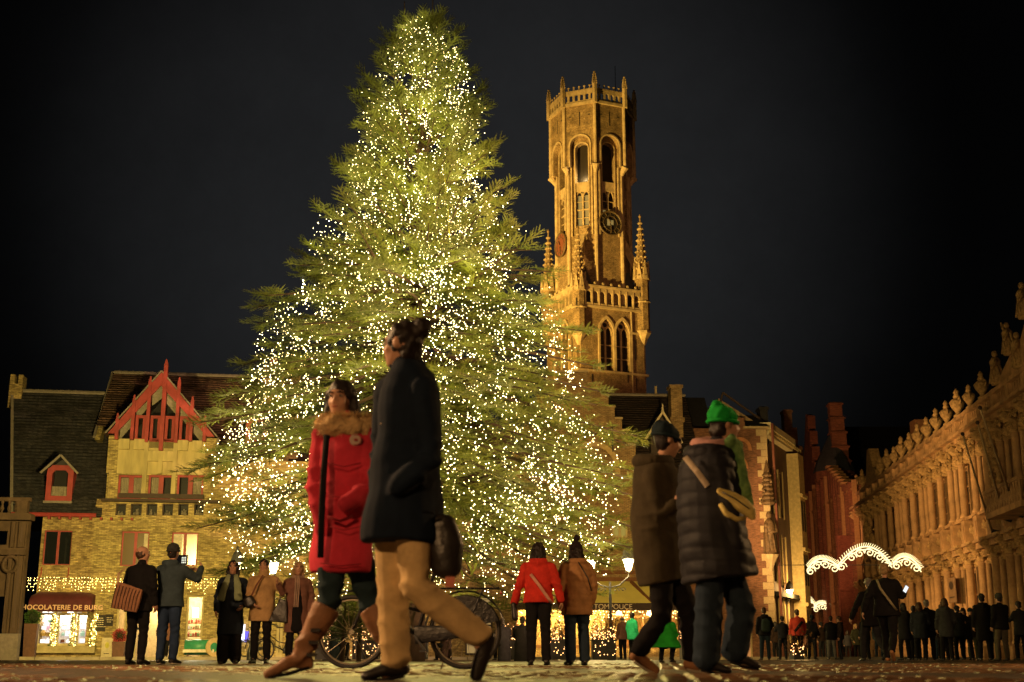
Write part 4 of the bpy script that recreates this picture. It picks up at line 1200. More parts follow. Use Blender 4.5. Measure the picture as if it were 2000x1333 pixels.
# low wing linking the gabled house to the cafe, seen through the lower boughs
lk = empty('linking_house', HF.O, HF.a, 'low brick front between the gabled house and the cafe, behind the lower fir boughs', 'house')
LKB = brick('link_brick', (.50, .36, .16), (.30, .19, .09), (.16, .12, .07), lk, stain=.6)
l0 = GE + .5; l1 = H(1010, 1100)[0]
ops = [hspan(452, 470, 1170, 1291), hspan(486, 500, 1200, 1291), hspan(540, 552, 1165, 1291)]
wall_holes(MB(), l0, l1, 0, 6.2, [(l0 + 1.5 + i * 3.2, l0 + 2.7 + i * 3.2, .2, 2.7) for i in range(int((l1 - l0) / 3.2))], .05, .4).build('wall', LKB, lk)
for i in range(int((l1 - l0) / 3.2)):
    a = l0 + 1.5 + i * 3.2
    f = window(lk, a, a + 1.2, .2, 2.7, .15, DARKWOOD, 2, 2, bar=.08, g=glow('lit_curtain', (.85, .55, .2), .35))
MB().prismx([(.05, 6.2), (4.5, 10.4), (9, 6.2)], l0, l1).build('roof', TRF, lk)
kk = H(545, 735, 3)
MB().box(kk[0] - .7, kk[0] + 1.0, 3, 4, 8, H(545, 712, 3)[1]).box(kk[0] - .75, kk[0] + 1.05, 2.95, 4.05, H(545, 722, 3)[1], H(545, 718, 3)[1]).build('chimney', LKB, lk)
MB().tube([(kk[0] - .3, 3.5, H(545, 712, 3)[1]), (kk[0] - .3, 3.5, H(545, 697, 3)[1])], [.16, .2], 8).build('chimney_pot', mat('terracotta', (.3, .12, .06)), lk)
# shop fittings on the wall between house and link: doors behind the three women
for a, b, m_ in ((486, 497, 'door_a'), (540, 552, 'door_b')):
    u0, u1, w0, w1 = hspan(a, b, 1195, 1290)
    d = empty('shutter_door', HF.world((u0 + u1) / 2, -.02, 0), HF.a, 'narrow pale shutter door in the brick wall ' + ('behind the woman in the cream coat' if a == 486 else 'right of the parked bicycle'), 'door')
    hw = (u1 - u0) / 2
    MB().box(-hw, hw, -.05, 0, .12, w1).build('leaf', STONE_Y, d); MB().box(-hw * .1, hw * .1, -.07, -.05, .3, w1 - .1).box(-hw, hw, -.068, -.051, 1.3, 1.36).build('batten', DARKWOOD, d)
sc = hspan(467, 484, 1220, 1254)
sn = empty('lit_screen', HF.world((sc[0] + sc[1]) / 2, -.1, sc[2]), HF.a, 'small bright white and blue lit screen in the wall between the women', 'screen')
bx('panel', glow('screen_white', (.75, .78, 1.0), 3.0), sn, -.16, .06, -.03, 0, 0, sc[3] - sc[2]); bx('panel', glow('screen_blue', (.08, .07, .8), 1.2), sn, .06, .24, -.03, 0, 0, (sc[3] - sc[2]) * .6)
bx('case', mat('red_case', (.4, .08, .06)), sn, -.28, -.16, -.03, 0, 0, sc[3] - sc[2])

# brick building with quoins
QF = Frame(1400, 70, 3)
qh = empty('quoined_house', QF.O, QF.a, 'red brick house with pale quoins and a carved figure at its corner', 'house')
QBR = brick('quoin_house_brick', (.28, .13, .075), (.19, .085, .05), (.16, .10, .07), qh, stain=.5)
def Q(px, py, v=0): return QF.uw(px, py, v)
qr = Q(1503, 1000)[0]; qe = Q(1480, 838)[1]; ql = Q(1335, 1000)[0]
qs = Q(1455, 838)[0]; qsl = Q(1431, 850)[0]; qsh = Q(1440, 816)[1]
holes = [tspan(1420, 1441, 985, 1012, F=QF), tspan(1425, 1443, 1015, 1050, F=QF), tspan(1440, 1470, 1190, 1292, F=QF), tspan(1345, 1390, 1180, 1292, F=QF), tspan(1434, 1446, 905, 960, F=QF)]
mb = wall_holes(MB(), ql, qr, 0, qe, holes, 0, .4)
mb.box(Q(1408, 850)[0], qs, 0, .4, qe, qsh); mb.build('wall', QBR, qh)
for h_ in holes[:2] + holes[4:]: window(qh, *h_, .12, CAP, 2, 3, bar=.06)
for h_ in holes[2:4]:
    window(qh, *h_, .15, CAP, 1, 2, bar=.1, g=glow('lit_doorway', (1, .42, .12), .45))
gp = [Q(1407, 800), Q(1412, 768), Q(1480, 818), Q(1408, 818)]
MB().prism([(Q(1400, 818)[0], qsh), (Q(1484, 818)[0], qsh), (Q(1412, 768)[0], Q(1412, 770)[1])], 1.2, 5).build('gable', mat('weathered_plaster', (.30, .22, .12), streak=True, var=.5), qh)
for a, b in (((1400, 818), (1412, 767)), ((1412, 767), (1484, 818))):
    p0, p1 = Q(*a, 1.0), Q(*b, 1.0); MB().beam((p0[0], 1.05, p0[1]), (p1[0], 1.05, p1[1]), .1, .10).build('coping', DARKWOOD, qh)
# quoins, alternately long and short
z = 1.0; k = 0
while z < qe - .3:
    l = .55 if k % 2 else .32
    bx('quoin', CAP, qh, qr - l, qr + .03, -.04, .44, z, z + .36); z += .38; k += 1
MB().box(qr - .04, qr, .45, 8, 0, qe).build('side_wall', QBR, qh)
MB().box(qs - .1, qr + .15, -.15, 3.4, qe, qe + .12).build('cornice', CAP, qh)
MB().prismx([(-.1, qe + .12), (2.5, Q(1500, 812, 2.5)[1]), (5, qe)], qs, qr + .2).build('roof', mat('black_slate', (.02, .02, .024)), qh)
MB().prismx([(.4, qe - 1), (3.5, Q(1360, 777, 3.5)[1]), (7, qe - 1)], ql - .2, Q(1402, 800)[0]).build('rear_roof', mat('black_slate', (.02, .02, .024)), qh)
MB().tube([(qr + .35, -.1, 0), (qr + .35, -.1, qe + .3)], .075, 8).build('downpipe', mat('red_pipe', (.14, .05, .035)), qh)
# relieving arches over windows
for px, py in ((1438, 905), (1445, 870)):
    c0 = Q(px, py); t_ = MB(); arch_trim(t_, c0[0], .45, c0[1] - .3, c0[1] - .2, 'round', .2, -.05, -.002); t_.build('brick_arch', mat('arch_brick_red', (.38, .17, .08)), qh)
# chimney stubs on the skyline
for px0, px1, py in ((1484, 1499, 794), (1531, 1546, 800)):
    v_ = 2 if px0 < 1500 else 12
    a, b = Q(px0, py, v_)[0], Q(px1, py, v_)[0]; t_ = Q(px0, py, v_)[1]
    c_ = MB().box(a, b, v_, v_ + .8, qe - .5, t_).box(a - .06, b + .06, v_ - .06, v_ + .86, t_ - .2, t_ - .05)
    if px0 > 1500: c_.box(a + .1, b + .3, v_ + .001, v_ + .79, qe - 2, t_ - 1.2).box(a + .2, b + .6, v_ + .002, v_ + .78, qe - 3, t_ - 2.4)
    c_.build('chimney', QBR if px0 > 1500 else mat('black_slate', (.02, .02, .024)), qh)
# carved corner figure under a canopy
sp_ = Q(1499, 1060); 
cf = empty('corner_statue', QF.world(Q(1500, 1060)[0], -.45, 0), QF.a, 'dark carved figure with child standing on a corbel at the brick corner', 'statue')
SCU = mat('dark_carving', (.12, .075, .04), rough=.6, var=.5, scale=8)
zs0 = Q(1500, 1085)[1]; zs1 = Q(1500, 995)[1]; zc0 = Q(1500, 928)[1]
fg = MB().lathe([(.30, 0), (.34, .3), (.28, .9), (.32, 1.4), (.26, 1.75), (.1, 1.95)], n=10, z0=zs0)
fg.ball((0, 0, zs0 + 2.12), (.16, .18, .2)); fg.ball((-.2, -.15, zs0 + 1.55), (.14, .14, .16)).ball((-.2, -.15, zs0 + 1.3), (.13, .13, .22))
fg.tube([(.28, 0, zs0 + 1.7), (.34, -.2, zs0 + 1.2), (-.1, -.28, zs0 + 1.15)], [.11, .09, .07], 7)
for k in range(7): fg.tube([(.3 * cos(k), .3 * sin(k), zs0 + 1.2), (.36 * cos(k + .4), .34 * sin(k + .4), zs0 + .1)], [.04, .07], 5)
fg.build('figure', SCU, cf, smooth=True)
cn = MB()
for k in range(7): cn.lathe([(.34 - k * .02, 0), (.40 - k * .02, .1), (.3 - k * .02, .22)], n=8, z0=zs1 + .2 + k * .25)
cn.lathe([(.2, 0), (.02, .7)], n=6, z0=zs1 + 1.95)
for k in range(6): cn.ball((.4 * cos(k), .4 * sin(k), zs1 + .4 + (k % 3) * .5), .09, 5, 4)
cn.build('canopy', SCU, cf)
MB().lathe([(.05, -.9), (.2, -.5), (.4, -.15), (.45, 0)], n=8, z0=zs0).build('corbel', CAP, cf)

# tall narrow facade turning into the street
NF = Frame(1509, 71, 66)
nh = empty('cornice_house', NF.O, NF.a, 'tall dark plastered house with bright white cornice on the left of the street', 'house')
NPL = mat('dark_plaster', (.13, .085, .055), rough=.85, var=.3, scale=1.5)
nl = 6.2
def NW(px, py): return NF.uw(px, py)
nw = NW(1535, 868)[1]
wins = [(.9 + i * 2.5, 2.0 + i * 2.5, z0, z0 + h_) for i in range(2) for z0, h_ in ((1.0, 2.4), (4.2, 2.6), (8.0, 2.6))]
wall_holes(MB(), 0, nl, 0, nw, wins, 0, .4).build('wall', NPL, nh)
YST = mat('yellow_stone', (.55, .43, .20), rough=.8)
for h_ in wins: 
    window(nh, *h_, .12, YST, 1, 2, bar=.05)
    bx('shutter_edge', YST, nh, h_[0] - .14, h_[0] - .02, -.1, -.003, h_[2] - .1, h_[3] + .1)
    bx('shutter_edge', YST, nh, h_[1] + .02, h_[1] + .1, -.08, -.003, h_[2] - .1, h_[3] + .1)
MB().box(-.2, nl + .2, -.55, .4, nw - .1, nw + .25).box(-.1, nl + .1, -.4, .3, nw - .45, nw - .1).build('cornice', mat('white_cornice', (.68, .60, .38)), nh)
for k in range(18): bx('dentil', YST, nh, .1 + k * .47, .3 + k * .47, -.5, -.4, nw - .3, nw - .102)
for a, b in ((nl - .0, nl + 1.5),):
    MB().box(a, b, -.7, .4, 0, nw - .6).build('end_pier', YST, nh)
    for z in (3.0, 6.2, 9.4): bx('string_course', YST, nh, a - .05, b + .05, -.85, -.701, z, z + .2)
    for k in range(3): 
        bx('pier_window', GLASS, nh, a + .2, a + .55, -.72, -.701, 1 + k * 3.2, 2.8 + k * 3.2); bx('pier_window', GLASS, nh, a + .85, a + 1.2, -.72, -.701, 1 + k * 3.2, 2.8 + k * 3.2)
MB().box(.3, 5.5, -.5, -.1, 3.35, 3.6).build('shop_fascia', mat('black_fascia', (.03, .03, .03)), nh)
MB().box(.0, nl, .45, 8, 0, nw).build('body', NPL, nh)

# far end of the street: pale lit front
EF = Frame(1556, 150, 0)
eh = empty('street_end_house', EF.O, 0, 'pale cream house front closing the far end of the street', 'house')
ECR = mat('cream_paint', (.62, .52, .30), rough=.8)
def E_(px, py): return EF.uw(px, py)
eu = E_(1604, 1200)[0]; et = E_(1580, 1127)[1]
wn = []
for px in (1568, 1585):
    for py0, py1 in ((1138, 1146), (1152, 1172), (1180, 1200)): wn.append(tspan(px, px + 10, py0, py1, F=EF))
wall_holes(MB(), -3, eu + 3, 0, et, wn, 0, .4).build('wall', ECR, eh)
for h_ in wn: window(eh, *h_, .1, ECR, 2, 1, bar=.1, g=glow('dim_pane', (.7, .5, .25), .25))
MB().box(-3, eu + 3, -.3, .1, et, et + .3).build('cornice', ECR, eh)

# red gothic brick row on the right of the street
RF = Frame(1583, 122, -92.3)
rh = empty('red_gothic_house', RF.O, RF.a, 'tall red brick house with stepped gothic gable and turrets down the street', 'house')
RBR = brick('gothic_brick', (.32, .115, .06), (.22, .08, .045), (.17, .09, .06), rh, stain=.4, bw=.3, bh=.09)
def R_(px, py, v=0): return RF.uw(px, py, v)
rl = 23
rgh = [ (0, 3.2, R_(1590, 905)[1]), (3.2, 12, R_(1610, 960)[1]), (12, rl, R_(1655, 940)[1]) ]
top_r = R_(1598, 785)[1]
def pier_wall(u0, u1, w, n, tag_):
    wid = (u1 - u0) / n
    hs = []
    for i in range(n):
        for z in np.arange(1.0, w - 3.5, 4.2): hs.append((u0 + wid * (i + .3), u0 + wid * (i + .7), z, z + 3.0))
    wall_holes(MB(), u0, u1, 0, w, hs, 0, .5).build('wall', RBR, rh)
    for h_ in hs: window(rh, *h_, .3, mat('ochre_frame', (.42, .22, .09)), 1, 2, bar=.08)
    for i in range(n + 1): MB().box(u0 + wid * i - .14, u0 + wid * i + .14, -.35, -.003, 0, w + .4).build('pier', RBR if i % 3 else mat('ochre_frame', (.42, .22, .09)), rh)
    for z in np.arange(4.4, w, 4.2): bx('string_course', mat('ochre_frame', (.42, .22, .09)), rh, u0, u1, -.2, -.004, z, z + .18)
pier_wall(0, 7.0, R_(1600, 960)[1], 4, 0); pier_wall(7.0, 14.2, R_(1625, 935)[1], 4, 0); pier_wall(14.2, rl, R_(1660, 955)[1], 6, 0)
# pointed gable
ga_ = MB().prism([(0, R_(1600, 960)[1]), (7, R_(1600, 960)[1]), (4.2, top_r)], 0, .6).build('gable', RBR, rh)
for k in range(5):
    z0 = R_(1600, 960)[1]; f = k / 5.0
    MB().box(4.2 + (3.2) * (1 - f) - .5, 4.2 + 3.2 * (1 - f) + .4, -.05, .65, z0 + (top_r - z0) * f, z0 + (top_r - z0) * (f + .16)).build('gable_step', RBR, rh)
# tall stepped chimney and conical turret
cx_ = R_(1602, 900)[0]; cb0 = R_(1600, 960)[1]; cst = (top_r - cb0) / 6
t_ = MB()
for k in range(6):
    w_ = 1.5 - k * .12; z = cb0 + k * cst; t_.box(cx_ - w_ / 2, cx_ + w_ / 2, 1.0, 2.6 - k * .1, z, z + cst - .01).box(cx_ - w_ / 2 - .2, cx_ + w_ / 2 + .2, .9, 2.7 - k * .1, z + cst * .8, z + cst * .9)
t_.build('stepped_chimney', RBR, rh)
tc_ = R_(1628, 905, 1.2)
tz = R_(1628, 905)[1]
tt = MB().lathe([(1.3, 0), (1.3, tz - 1.2), (1.75, tz - .6), (1.75, tz)], (tc_[0], 1.2), 10).build('turret', RBR, rh)
MB().lathe([(1.85, 0), (1.5, 1), (.05, R_(1623, 818)[1] - tz)], (tc_[0], 1.2), 10, z0=tz).build('turret_cone', mat('cone_slate', (.05, .055, .06)), tt)
t2 = R_(1590, 935)[1]
tt = MB().lathe([(.7, 0), (.7, t2 - 1), (1.1, t2 - .4), (1.1, t2)], (-.6, .5), 8).build('turret', RBR, rh)
MB().lathe([(1.1, 0), (.04, R_(1588, 850)[1] - t2)], (-.6, .5), 8, z0=t2).build('turret_cone', mat('cone_slate', (.05, .055, .06)), tt)
for k in range(7):       # stepped parapet blocks
    z = R_(1650, 925)[1] - k * .1
    u = 13.6 + k * .9
    bx('parapet_step', RBR, rh, u, u + .5, -.3, .5, R_(1660, 955)[1], R_(1660, 955)[1] + (2.6 - k * .35))
    bx('parapet_cap', mat('ochre_frame', (.42, .22, .09)), rh, u - .1, u + .6, -.4, .6, R_(1660, 955)[1] + (2.62 - k * .35), R_(1660, 955)[1] + (2.8 - k * .35))
MB().box(0, rl, .52, 14, 0, R_(1600, 975)[1]).build('body', RBR, rh)

# plain dull red house and black roof behind
PF = Frame(1650, 101, 0)
ph = empty('plain_red_house', PF.O, 0, 'plain dull red house with large black roof between gothic house and carved palace', 'house')
PR = brick('plain_red_brick', (.30, .09, .055), (.24, .07, .045), (.16, .06, .04), ph, stain=.35)
def PP(px, py, v=0): return PF.uw(px, py, v)
wall_holes(MB(), 0, PP(1722, 1100)[0], 0, PP(1680, 1046)[1], [tspan(1668, 1678, 1060, 1090, F=PF)], 0, .4).build('wall', PR, ph)
window(ph, *tspan(1668, 1678, 1060, 1090, F=PF), .1, DARKWOOD, 2, 2)
for k in range(3): bx('string_course', PR, ph, -.1, PP(1722, 1100)[0], -.12, -.003, 2.5 + k * 2.6, 2.75 + k * 2.6)
MB().tube([(PP(1697, 1100)[0], -.15, 0), (PP(1697, 1100)[0], -.15, PP(1680, 1046)[1])], .15, 6).build('downpipe', DARKWOOD, ph)
MB().prismx([(24, 5), (24, PP(1680, 1000, 24)[1]), (32, PP(1700, 834, 32)[1]), (40, 5)], PP(1634, 840, 32)[0], PP(1783, 840, 32)[0]).build('roof', mat('black_slate', (.02, .02, .024)), ph)
MB().box(PP(1784, 850, 9)[0], PP(1806, 850, 9)[0], 8.4, 9.8, 6, PP(1795, 822, 9)[1]).build('chimney', mat('ochre_frame', (.42, .22, .09)), ph)

# ------------------------------------------------------------------ carved baroque palace
VF = Frame(1705, 99.4, -95.5)
vh = empty('baroque_palace', VF.O, VF.a, 'ornate baroque stone palace with columns, balustrade and rooftop urns along the right', 'building')
VST = mat('palace_stone', (.46, .27, .13), rough=.8, var=.5, scale=1.4)
VS2 = mat('palace_carving', (.45, .28, .12), rough=.8, var=.55, scale=5, bump=.8, dist=.05)
VDK = mat('palace_recess', (.05, .035, .025), rough=.8)
Hh = 12.4; NB = 19; bay = 2.5
LZ = NB * bay
holes = []
for k in range(NB):
    u = k * bay; holes += [(u + .5, u + bay - .5, .9, 4.5), (u + .5, u + bay - .5, 7.2, 9.9)]
wall_holes(MB(), 0, LZ, 0, 11.2, holes, 0, .5).build('wall', VST, vh)
col1 = MB().lathe([(.30, 0), (.30, .15), (.24, .25), (.25, 1.5), (.20, 4.0), (.27, 4.05), (.20, 4.15)], n=12).mesh('column', VST, True)
col2 = MB().lathe([(.27, 0), (.27, .12), (.20, .2), (.21, 1.2), (.17, 2.75), (.24, 2.8)], n=12).mesh('column', VST, True)
cp = MB().lathe([(.2, 0), (.26, .15), (.3, .35), (.36, .45)], n=8)
for k in range(8): cp.ball((.3 * cos(k * pi / 4), .3 * sin(k * pi / 4), .28 + (k % 2) * .1), .1, 5, 4)
cp.box(-.36, .36, -.36, .2, .45, .55); capm = cp.mesh('capital', VS2)
ped = MB().box(-.36, .36, -.5, 0, 0, 1.25).box(-.42, .42, -.56, .0, 1.25, 1.4).box(-.42, .42, -.56, .0, -.14, 0).box(-.22, .22, -.54, -.5, .25, 1.0).mesh('pedestal', VST)
con = MB().tube([(0, -.1, 0), (0, -.45, .25), (0, -.7, .55)], [.2, .26, .34], 8).box(-.4, .4, -.85, 0, .55, .7).mesh('console', VS2)
sh_ = MB()
for k in range(9):
    a = pi * (k + .5) / 9; sh_.tube([(0, -.05, 0), (.55 * cos(a), -.3, .55 * sin(a)), (.85 * cos(a), -.1, .85 * sin(a))], [.05, .13, .08], 6)
shm = sh_.mesh('shell_arch', VS2)
pan = MB(); arch_trim(pan, 0, .86, 0, 0, 'round', .14, -.35, 0); panm = pan.mesh('arch_moulding', VST)
urn = MB().lathe([(.24, 0), (.24, .14), (.12, .26), (.16, .36), (.34, .62), (.42, .85), (.30, 1.0), (.14, 1.08), (.2, 1.16), (.12, 1.3), (.16, 1.42), (.03, 1.62)], n=12)
for s in (-1, 1): urn.ring([(s * .44 + .14 * cos(a), 0, .88 + .16 * sin(a)) for a in np.linspace(0, 2 * pi, 10, endpoint=False)], .05, 5)
urnm = urn.mesh('urn', VS2, True)
balm = MB().lathe([(.07, 0), (.05, .06), (.09, .2), (.05, .4), (.07, .5)], n=6).mesh('baluster', VST)
for k in range(NB + 1):
    u = k * bay
    far_ = u < 4
    for z, me in ((.62, col1), (7.15, col2)): link('column', me, vh, (u, -.42, z))
    if k % 3 == 0 or u > 34:
        for z, me in ((.62, col1), (7.15, col2)): link('column', me, vh, (u + .62 if k < NB else u, -.28, z), (0, 0, 0), (.7, .7, 1))
    link('capital', capm, vh, (u, -.42, 4.72)); link('capital', capm, vh, (u, -.42, 9.9), (0, 0, 0), (.9, .9, .9))
    link('pedestal', ped, vh, (u, -.1, 5.75)); bx('column_base', VST, vh, u - .4, u + .4, -.8, -.004, 0, .62)
    link('console', con, vh, (u, -.2, 5.1), (0, 0, 0), (1, 1, .9)); link('console', con, vh, (u, -.2, 10.4), (0, 0, 0), (.9, 1, .9))
    bx('balustrade_pier', VST, vh, u - .3, u + .3, -.62, -.1, 11.5, 12.45)
    if k not in (NB,):
        um = u + bay / 2
        link('shell_arch', shm, vh, (um, -.06, 9.95)); link('arch_moulding', panm, vh, (um, -.02, 9.95))
        link('shell_arch', shm, vh, (um, -.06, 4.6), (0, 0, 0), (.8, .8, .6))
        for q in range(5):
            link('baluster', balm, vh, (u + .45 + q * .4, -.4, 11.62), (0, 0, 0), (1, 1, 1.15))
        bx('window_apron', VST, vh, u + .5, u + bay - .5, -.22, -.004, 6.0, 6.9)
        for (a, b, c, d) in ((u + .5, u + bay - .5, .9, 4.5), (u + .5, u + bay - .5, 7.2, 9.9)):
            window(vh, a, b, c, d, .18, VST if far_ else mat('palace_frame', (.30, .18, .09)), 2, 3, bar=.09)
for z0, z1, d in ((5.3, 5.6, .75), (5.6, 5.75, .9), (7.0, 7.15, .55), (10.95, 11.2, .8), (11.2, 11.35, 1.05), (11.35, 11.55, .75), (12.2, 12.4, .66), (4.95, 5.29, .45)):
    MB().box(-.1, LZ + .1, -d, -.01, z0, z1).build('entablature', VST, vh)
rel = MB(); rg = random.Random(31)
for k in range(9):
    x = -1.0 + k * .25; rel.ball((x, -.12, .12 * sin(k * 1.7)), (.10, .10, .13), 6, 4)
    rel.ring([(x + .09 * cos(a), -.2, .09 * sin(a)) for a in np.linspace(0, 2 * pi, 8, endpoint=False)], .025, 4)
relm = rel.mesh('frieze_relief', VS2, True)
fgm = MB().lathe([(.12, 0), (.16, .15), (.12, .6), (.15, .85), (.06, 1.0)], n=8).ball((0, 0, 1.1), (.09, .1, .12), 7, 5).tube([(.12, 0, .85), (.2, -.12, .6), (.05, -.16, .45)], [.05, .045, .04], 5).mesh('niche_figure', VS2, True)
for k in range(NB):
    um = k * bay + bay / 2
    link('frieze_relief', relm, vh, (um, -.5, 10.72)); link('frieze_relief', relm, vh, (um, -.32, 5.12)); link('frieze_relief', relm, vh, (um, -.2, 6.45), (0, 0, 0), (.7, 1, 1.4))
    link('niche_figure', fgm, vh, (um, -.28, 10.0), (0, 0, .3 * sin(k * 2.1)), (.8, .8, .75))
tb_ = []
for k in range(NB):
    u = k * bay
    if k in (2, 3): continue
    if k < 16:
        o = link('rooftop_urn', urnm, None, (0, 0, 0)); w_ = VF.world(u, -.36, 12.45); o.location = w_; o.rotation_euler = (0, 0, VF.a + random.uniform(-.2, .2)); s = random.uniform(.78, 1.0); o.scale = (s, s, s)
        names = ['first', 'second', 'third', 'fourth', 'fifth', 'sixth', 'seventh', 'eighth', 'ninth', 'tenth', 'eleventh', 'twelfth', 'thirteenth', 'fourteenth']
        tag(o, 'carved stone urn on the palace balustrade, %s counting from the far street end' % names[len(tb_)], 'urn', 'urns along the palace balustrade'); tb_.append(o)
# scroll gable between urns at the far end, attic gable at the near end
MB().prism([(3.8, 12.4), (8.6, 12.4), (8.0, 13.2), (7.2, 13.5), (6.2, 15.0), (5.4, 15.0), (4.6, 13.6)], -.4, .3).build('scroll_gable', VS2, vh)
MB().prismx([(.0, 11.4), (4.5, 13.5), (9, 11)], 0, LZ).build('roof', mat('black_slate', (.02, .02, .024)), vh)
n0 = LZ - 7.2
MB().prism([(n0, 12.4), (LZ, 12.4), (LZ, 14.9), (n0 + 5.6, 14.4), (n0 + 4.4, 13.6), (n0 + 2.8, 13.4), (n0 + 1.2, 12.9)], -.5, .4).build('attic_gable', VST, vh)
for i, (du, z, s) in enumerate(((.6, 12.5, .75), (2.9, 13.4, .7), (5.6, 14.4, .75), (4.2, 12.5, .75))):
    w_ = VF.world(n0 + du, -.55, z)
    sg = MB().lathe([(.34, 0), (.4, .3), (.3, 1.0), (.36, 1.5), (.2, 1.75)], n=10)
    sg.ball((0, 0, 1.98), (.17, .19, .22), 8, 6).tube([(.3, 0, 1.55), (.5, -.2, 1.2), (.3, -.35, .9)], [.11, .09, .08], 6).tube([(-.3, 0, 1.55), (-.5, -.1, 1.9 if i % 2 else 1.1), (-.45, -.2, 2.3 if i % 2 else .8)], [.11, .09, .07], 6)
    for k in range(6): sg.tube([(.3 * cos(k), .3 * sin(k), 1.2), (.42 * cos(k + .5), .42 * sin(k + .5), .1)], [.05, .08], 5)
    o = sg.build('statue', VS2, None, smooth=True); o.location = w_; o.rotation_euler = (0, 0, VF.a); o.scale = (s, s, s)
    tag(o, ['draped stone statue at the foot of the palace gable', 'stone statue halfway up the slope of the palace gable', 'highest stone statue at the top of the palace gable', 'stone statue standing before the face of the palace gable'][i], 'statue', 'statues on the palace gable')
# balcony near the right edge
bu = LZ - 5.5
MB().box(bu, LZ, -1.9, -.3, 6.1, 6.35).build('balcony_slab', VST, vh); MB().box(bu, LZ, -1.95, -1.75, 7.2, 7.35).build('balcony_rail', VST, vh)
for q in range(14): link('baluster', balm, vh, (bu + .2 + q * .4, -1.85, 6.35), (0, 0, 0), (1.2, 1.2, 1.7))
# festoons and carved trophies
for u, z in ((5.0, 9.2), (7.0, 8.4), (LZ - 8.2, 10.4), (LZ - 7.6, 8.6), (LZ - 8.0, 9.6)):
    cv_ = MB(); rg = random.Random(int(u * 10 + z))
    for k in range(26): cv_.ball((rg.gauss(0, .32), -.55 - rg.random() * .3, rg.gauss(0, .6)), rg.uniform(.09, .2), 6, 4)
    cv_.ring([(.5 * cos(a), -.7, -.3 + .55 * sin(a)) for a in np.linspace(0, 2 * pi, 14, endpoint=False)], .13, 6)
    cv_.build('carved_trophy', VS2, vh, smooth=True, loc=(u, 0, z))
# notice on the wall
ns = VF.uw(1861, 1157, -.85)
bx('notice_plaque', mat('plaque', (.25, .15, .08)), vh, ns[0] - .8, ns[0] + .8, -.9, -.85, ns[1] - .55, ns[1] + .75)
MB().ball((ns[0], -.92, ns[1] + .35), (.45, .02, .22), 10, 6).box(ns[0] - .5, ns[0] + .5, -.925, -.9, ns[1] - .3, ns[1] - .24).build('plaque_print', DARKWOOD, vh)
# flagpoles
for i, (a, b) in enumerate((((1880, 848), (1937, 1037)), ((1909, 826), (1962, 1012)), ((1914, 797), (1985, 1003)))):
    vb = -1.0; q1 = VF.uw(b[0], b[1], vb); p1 = VF.world(q1[0], vb, q1[1])
    vt = -4.6; q0 = VF.uw(a[0], a[1], vt); p0 = VF.world(q0[0], vt, q0[1])
    t = empty('flagpole', p1, 0, ['leftmost bare pale flagpole leaning out from the palace front', 'middle bare flagpole of the three on the palace front', 'rightmost and longest bare flagpole on the palace front'][i], 'flagpole', 'flagpoles on the palace')
    MB().tube([(0, 0, 0), p0 - p1], [.055, .035], 8).build('pole', mat('pole_paint', (.45, .32, .18)), t, smooth=True)
    MB().ball(p0 - p1, .08, 8, 6).build('finial', DARKWOOD, t); MB().tube([(.3, 0, -.1), (0, 0, .0)], [.12, .09], 8).build('bracket', IRON, t)
# ------------------------------------------------------------------ the Christmas fir
TX, TY = -2.77, 37.0
hh_ = [1.2, 1.45, 2.65, 3.7, 4.7, 5.9, 7.1, 8.6, 9.4, 10.2, 10.8, 12.0, 12.7, 13.4, 14.6, 15.9, 17.6, 18.5, 19.3, 19.9]
lf_ = [2.6, 3.9, 5.4, 5.9, 6.25, 5.95, 5.5, 4.95, 4.8, 4.25, 3.6, 3.5, 3.5, 2.35, 2.3, 2.15, 1.85, 1.25, .75, .25]
rt_ = [4.0, 5.3, 5.9, 6.2, 6.2, 6.1, 5.3, 5.0, 4.7, 4.4, 4.1, 3.5, 3.1, 2.75, 2.25, 2.15, 1.6, 1.3, .8, .25]
def tree_R(h, phi):
    a, b = np.interp(h, hh_, lf_), np.interp(h, hh_, rt_)
    c = (1 + np.cos(phi)) / 2
    return a * (1 - c) + b * c
ft = empty('fir_tree', (TX, TY, 0), 0, 'towering Christmas fir covered in warm fairy lights in the middle of the square', 'tree')
BARK = mat('fir_bark', (.045, .028, .018), rough=.9, var=.4, scale=5)
MB().tube([(0, 0, -.05), (0, 0, 3), (.03, 0, 10), (0, 0, 17), (.02, 0, 20.1)], [.34, .29, .17, .07, .02], 12).build('trunk', BARK, ft, smooth=True)
MB().tube([(-.3, .1, 17.6), (-.62, .05, 18.6), (-.66, 0, 20.4)], [.04, .03, .014], 6).tube([(.15, 0, 17.8), (.24, 0, 19), (.25, 0, 20.9)], [.04, .025, .014], 6).build('leader', BARK, ft)
NEED = mat('fir_needles', (.125, .155, .024), rough=.5, var=.55, scale=4.5, bump=0, spec=.35)
def twig(l, base, d, up, r, step=.026):
    d = d / np.linalg.norm(d); s = np.cross(up, d); s /= np.linalg.norm(s)
    V = []
    n = max(3, int(l / step))
    for i in range(n):
        p = base + d * (l * i / n)
        for q in (-1, 1):
            t = .62 + .38 * math.sin(pi * min(1, (i + 1) / n * .9 + .1))
            tip = p + (d * r.uniform(.45, .75) + s * q * r.uniform(.6, .9) + up * r.uniform(-.1, .55)) * .046 * t
            V += [p - d * .0125, p + d * .0125, tip]
    tip = base + d * (l + .05)
    V += [base + d * l + s * .01, base + d * l - s * .01, tip]
    # the stem itself, as a thin dark strip
    V += [base + s * .006, base - s * .006, base + d * l]
    return V
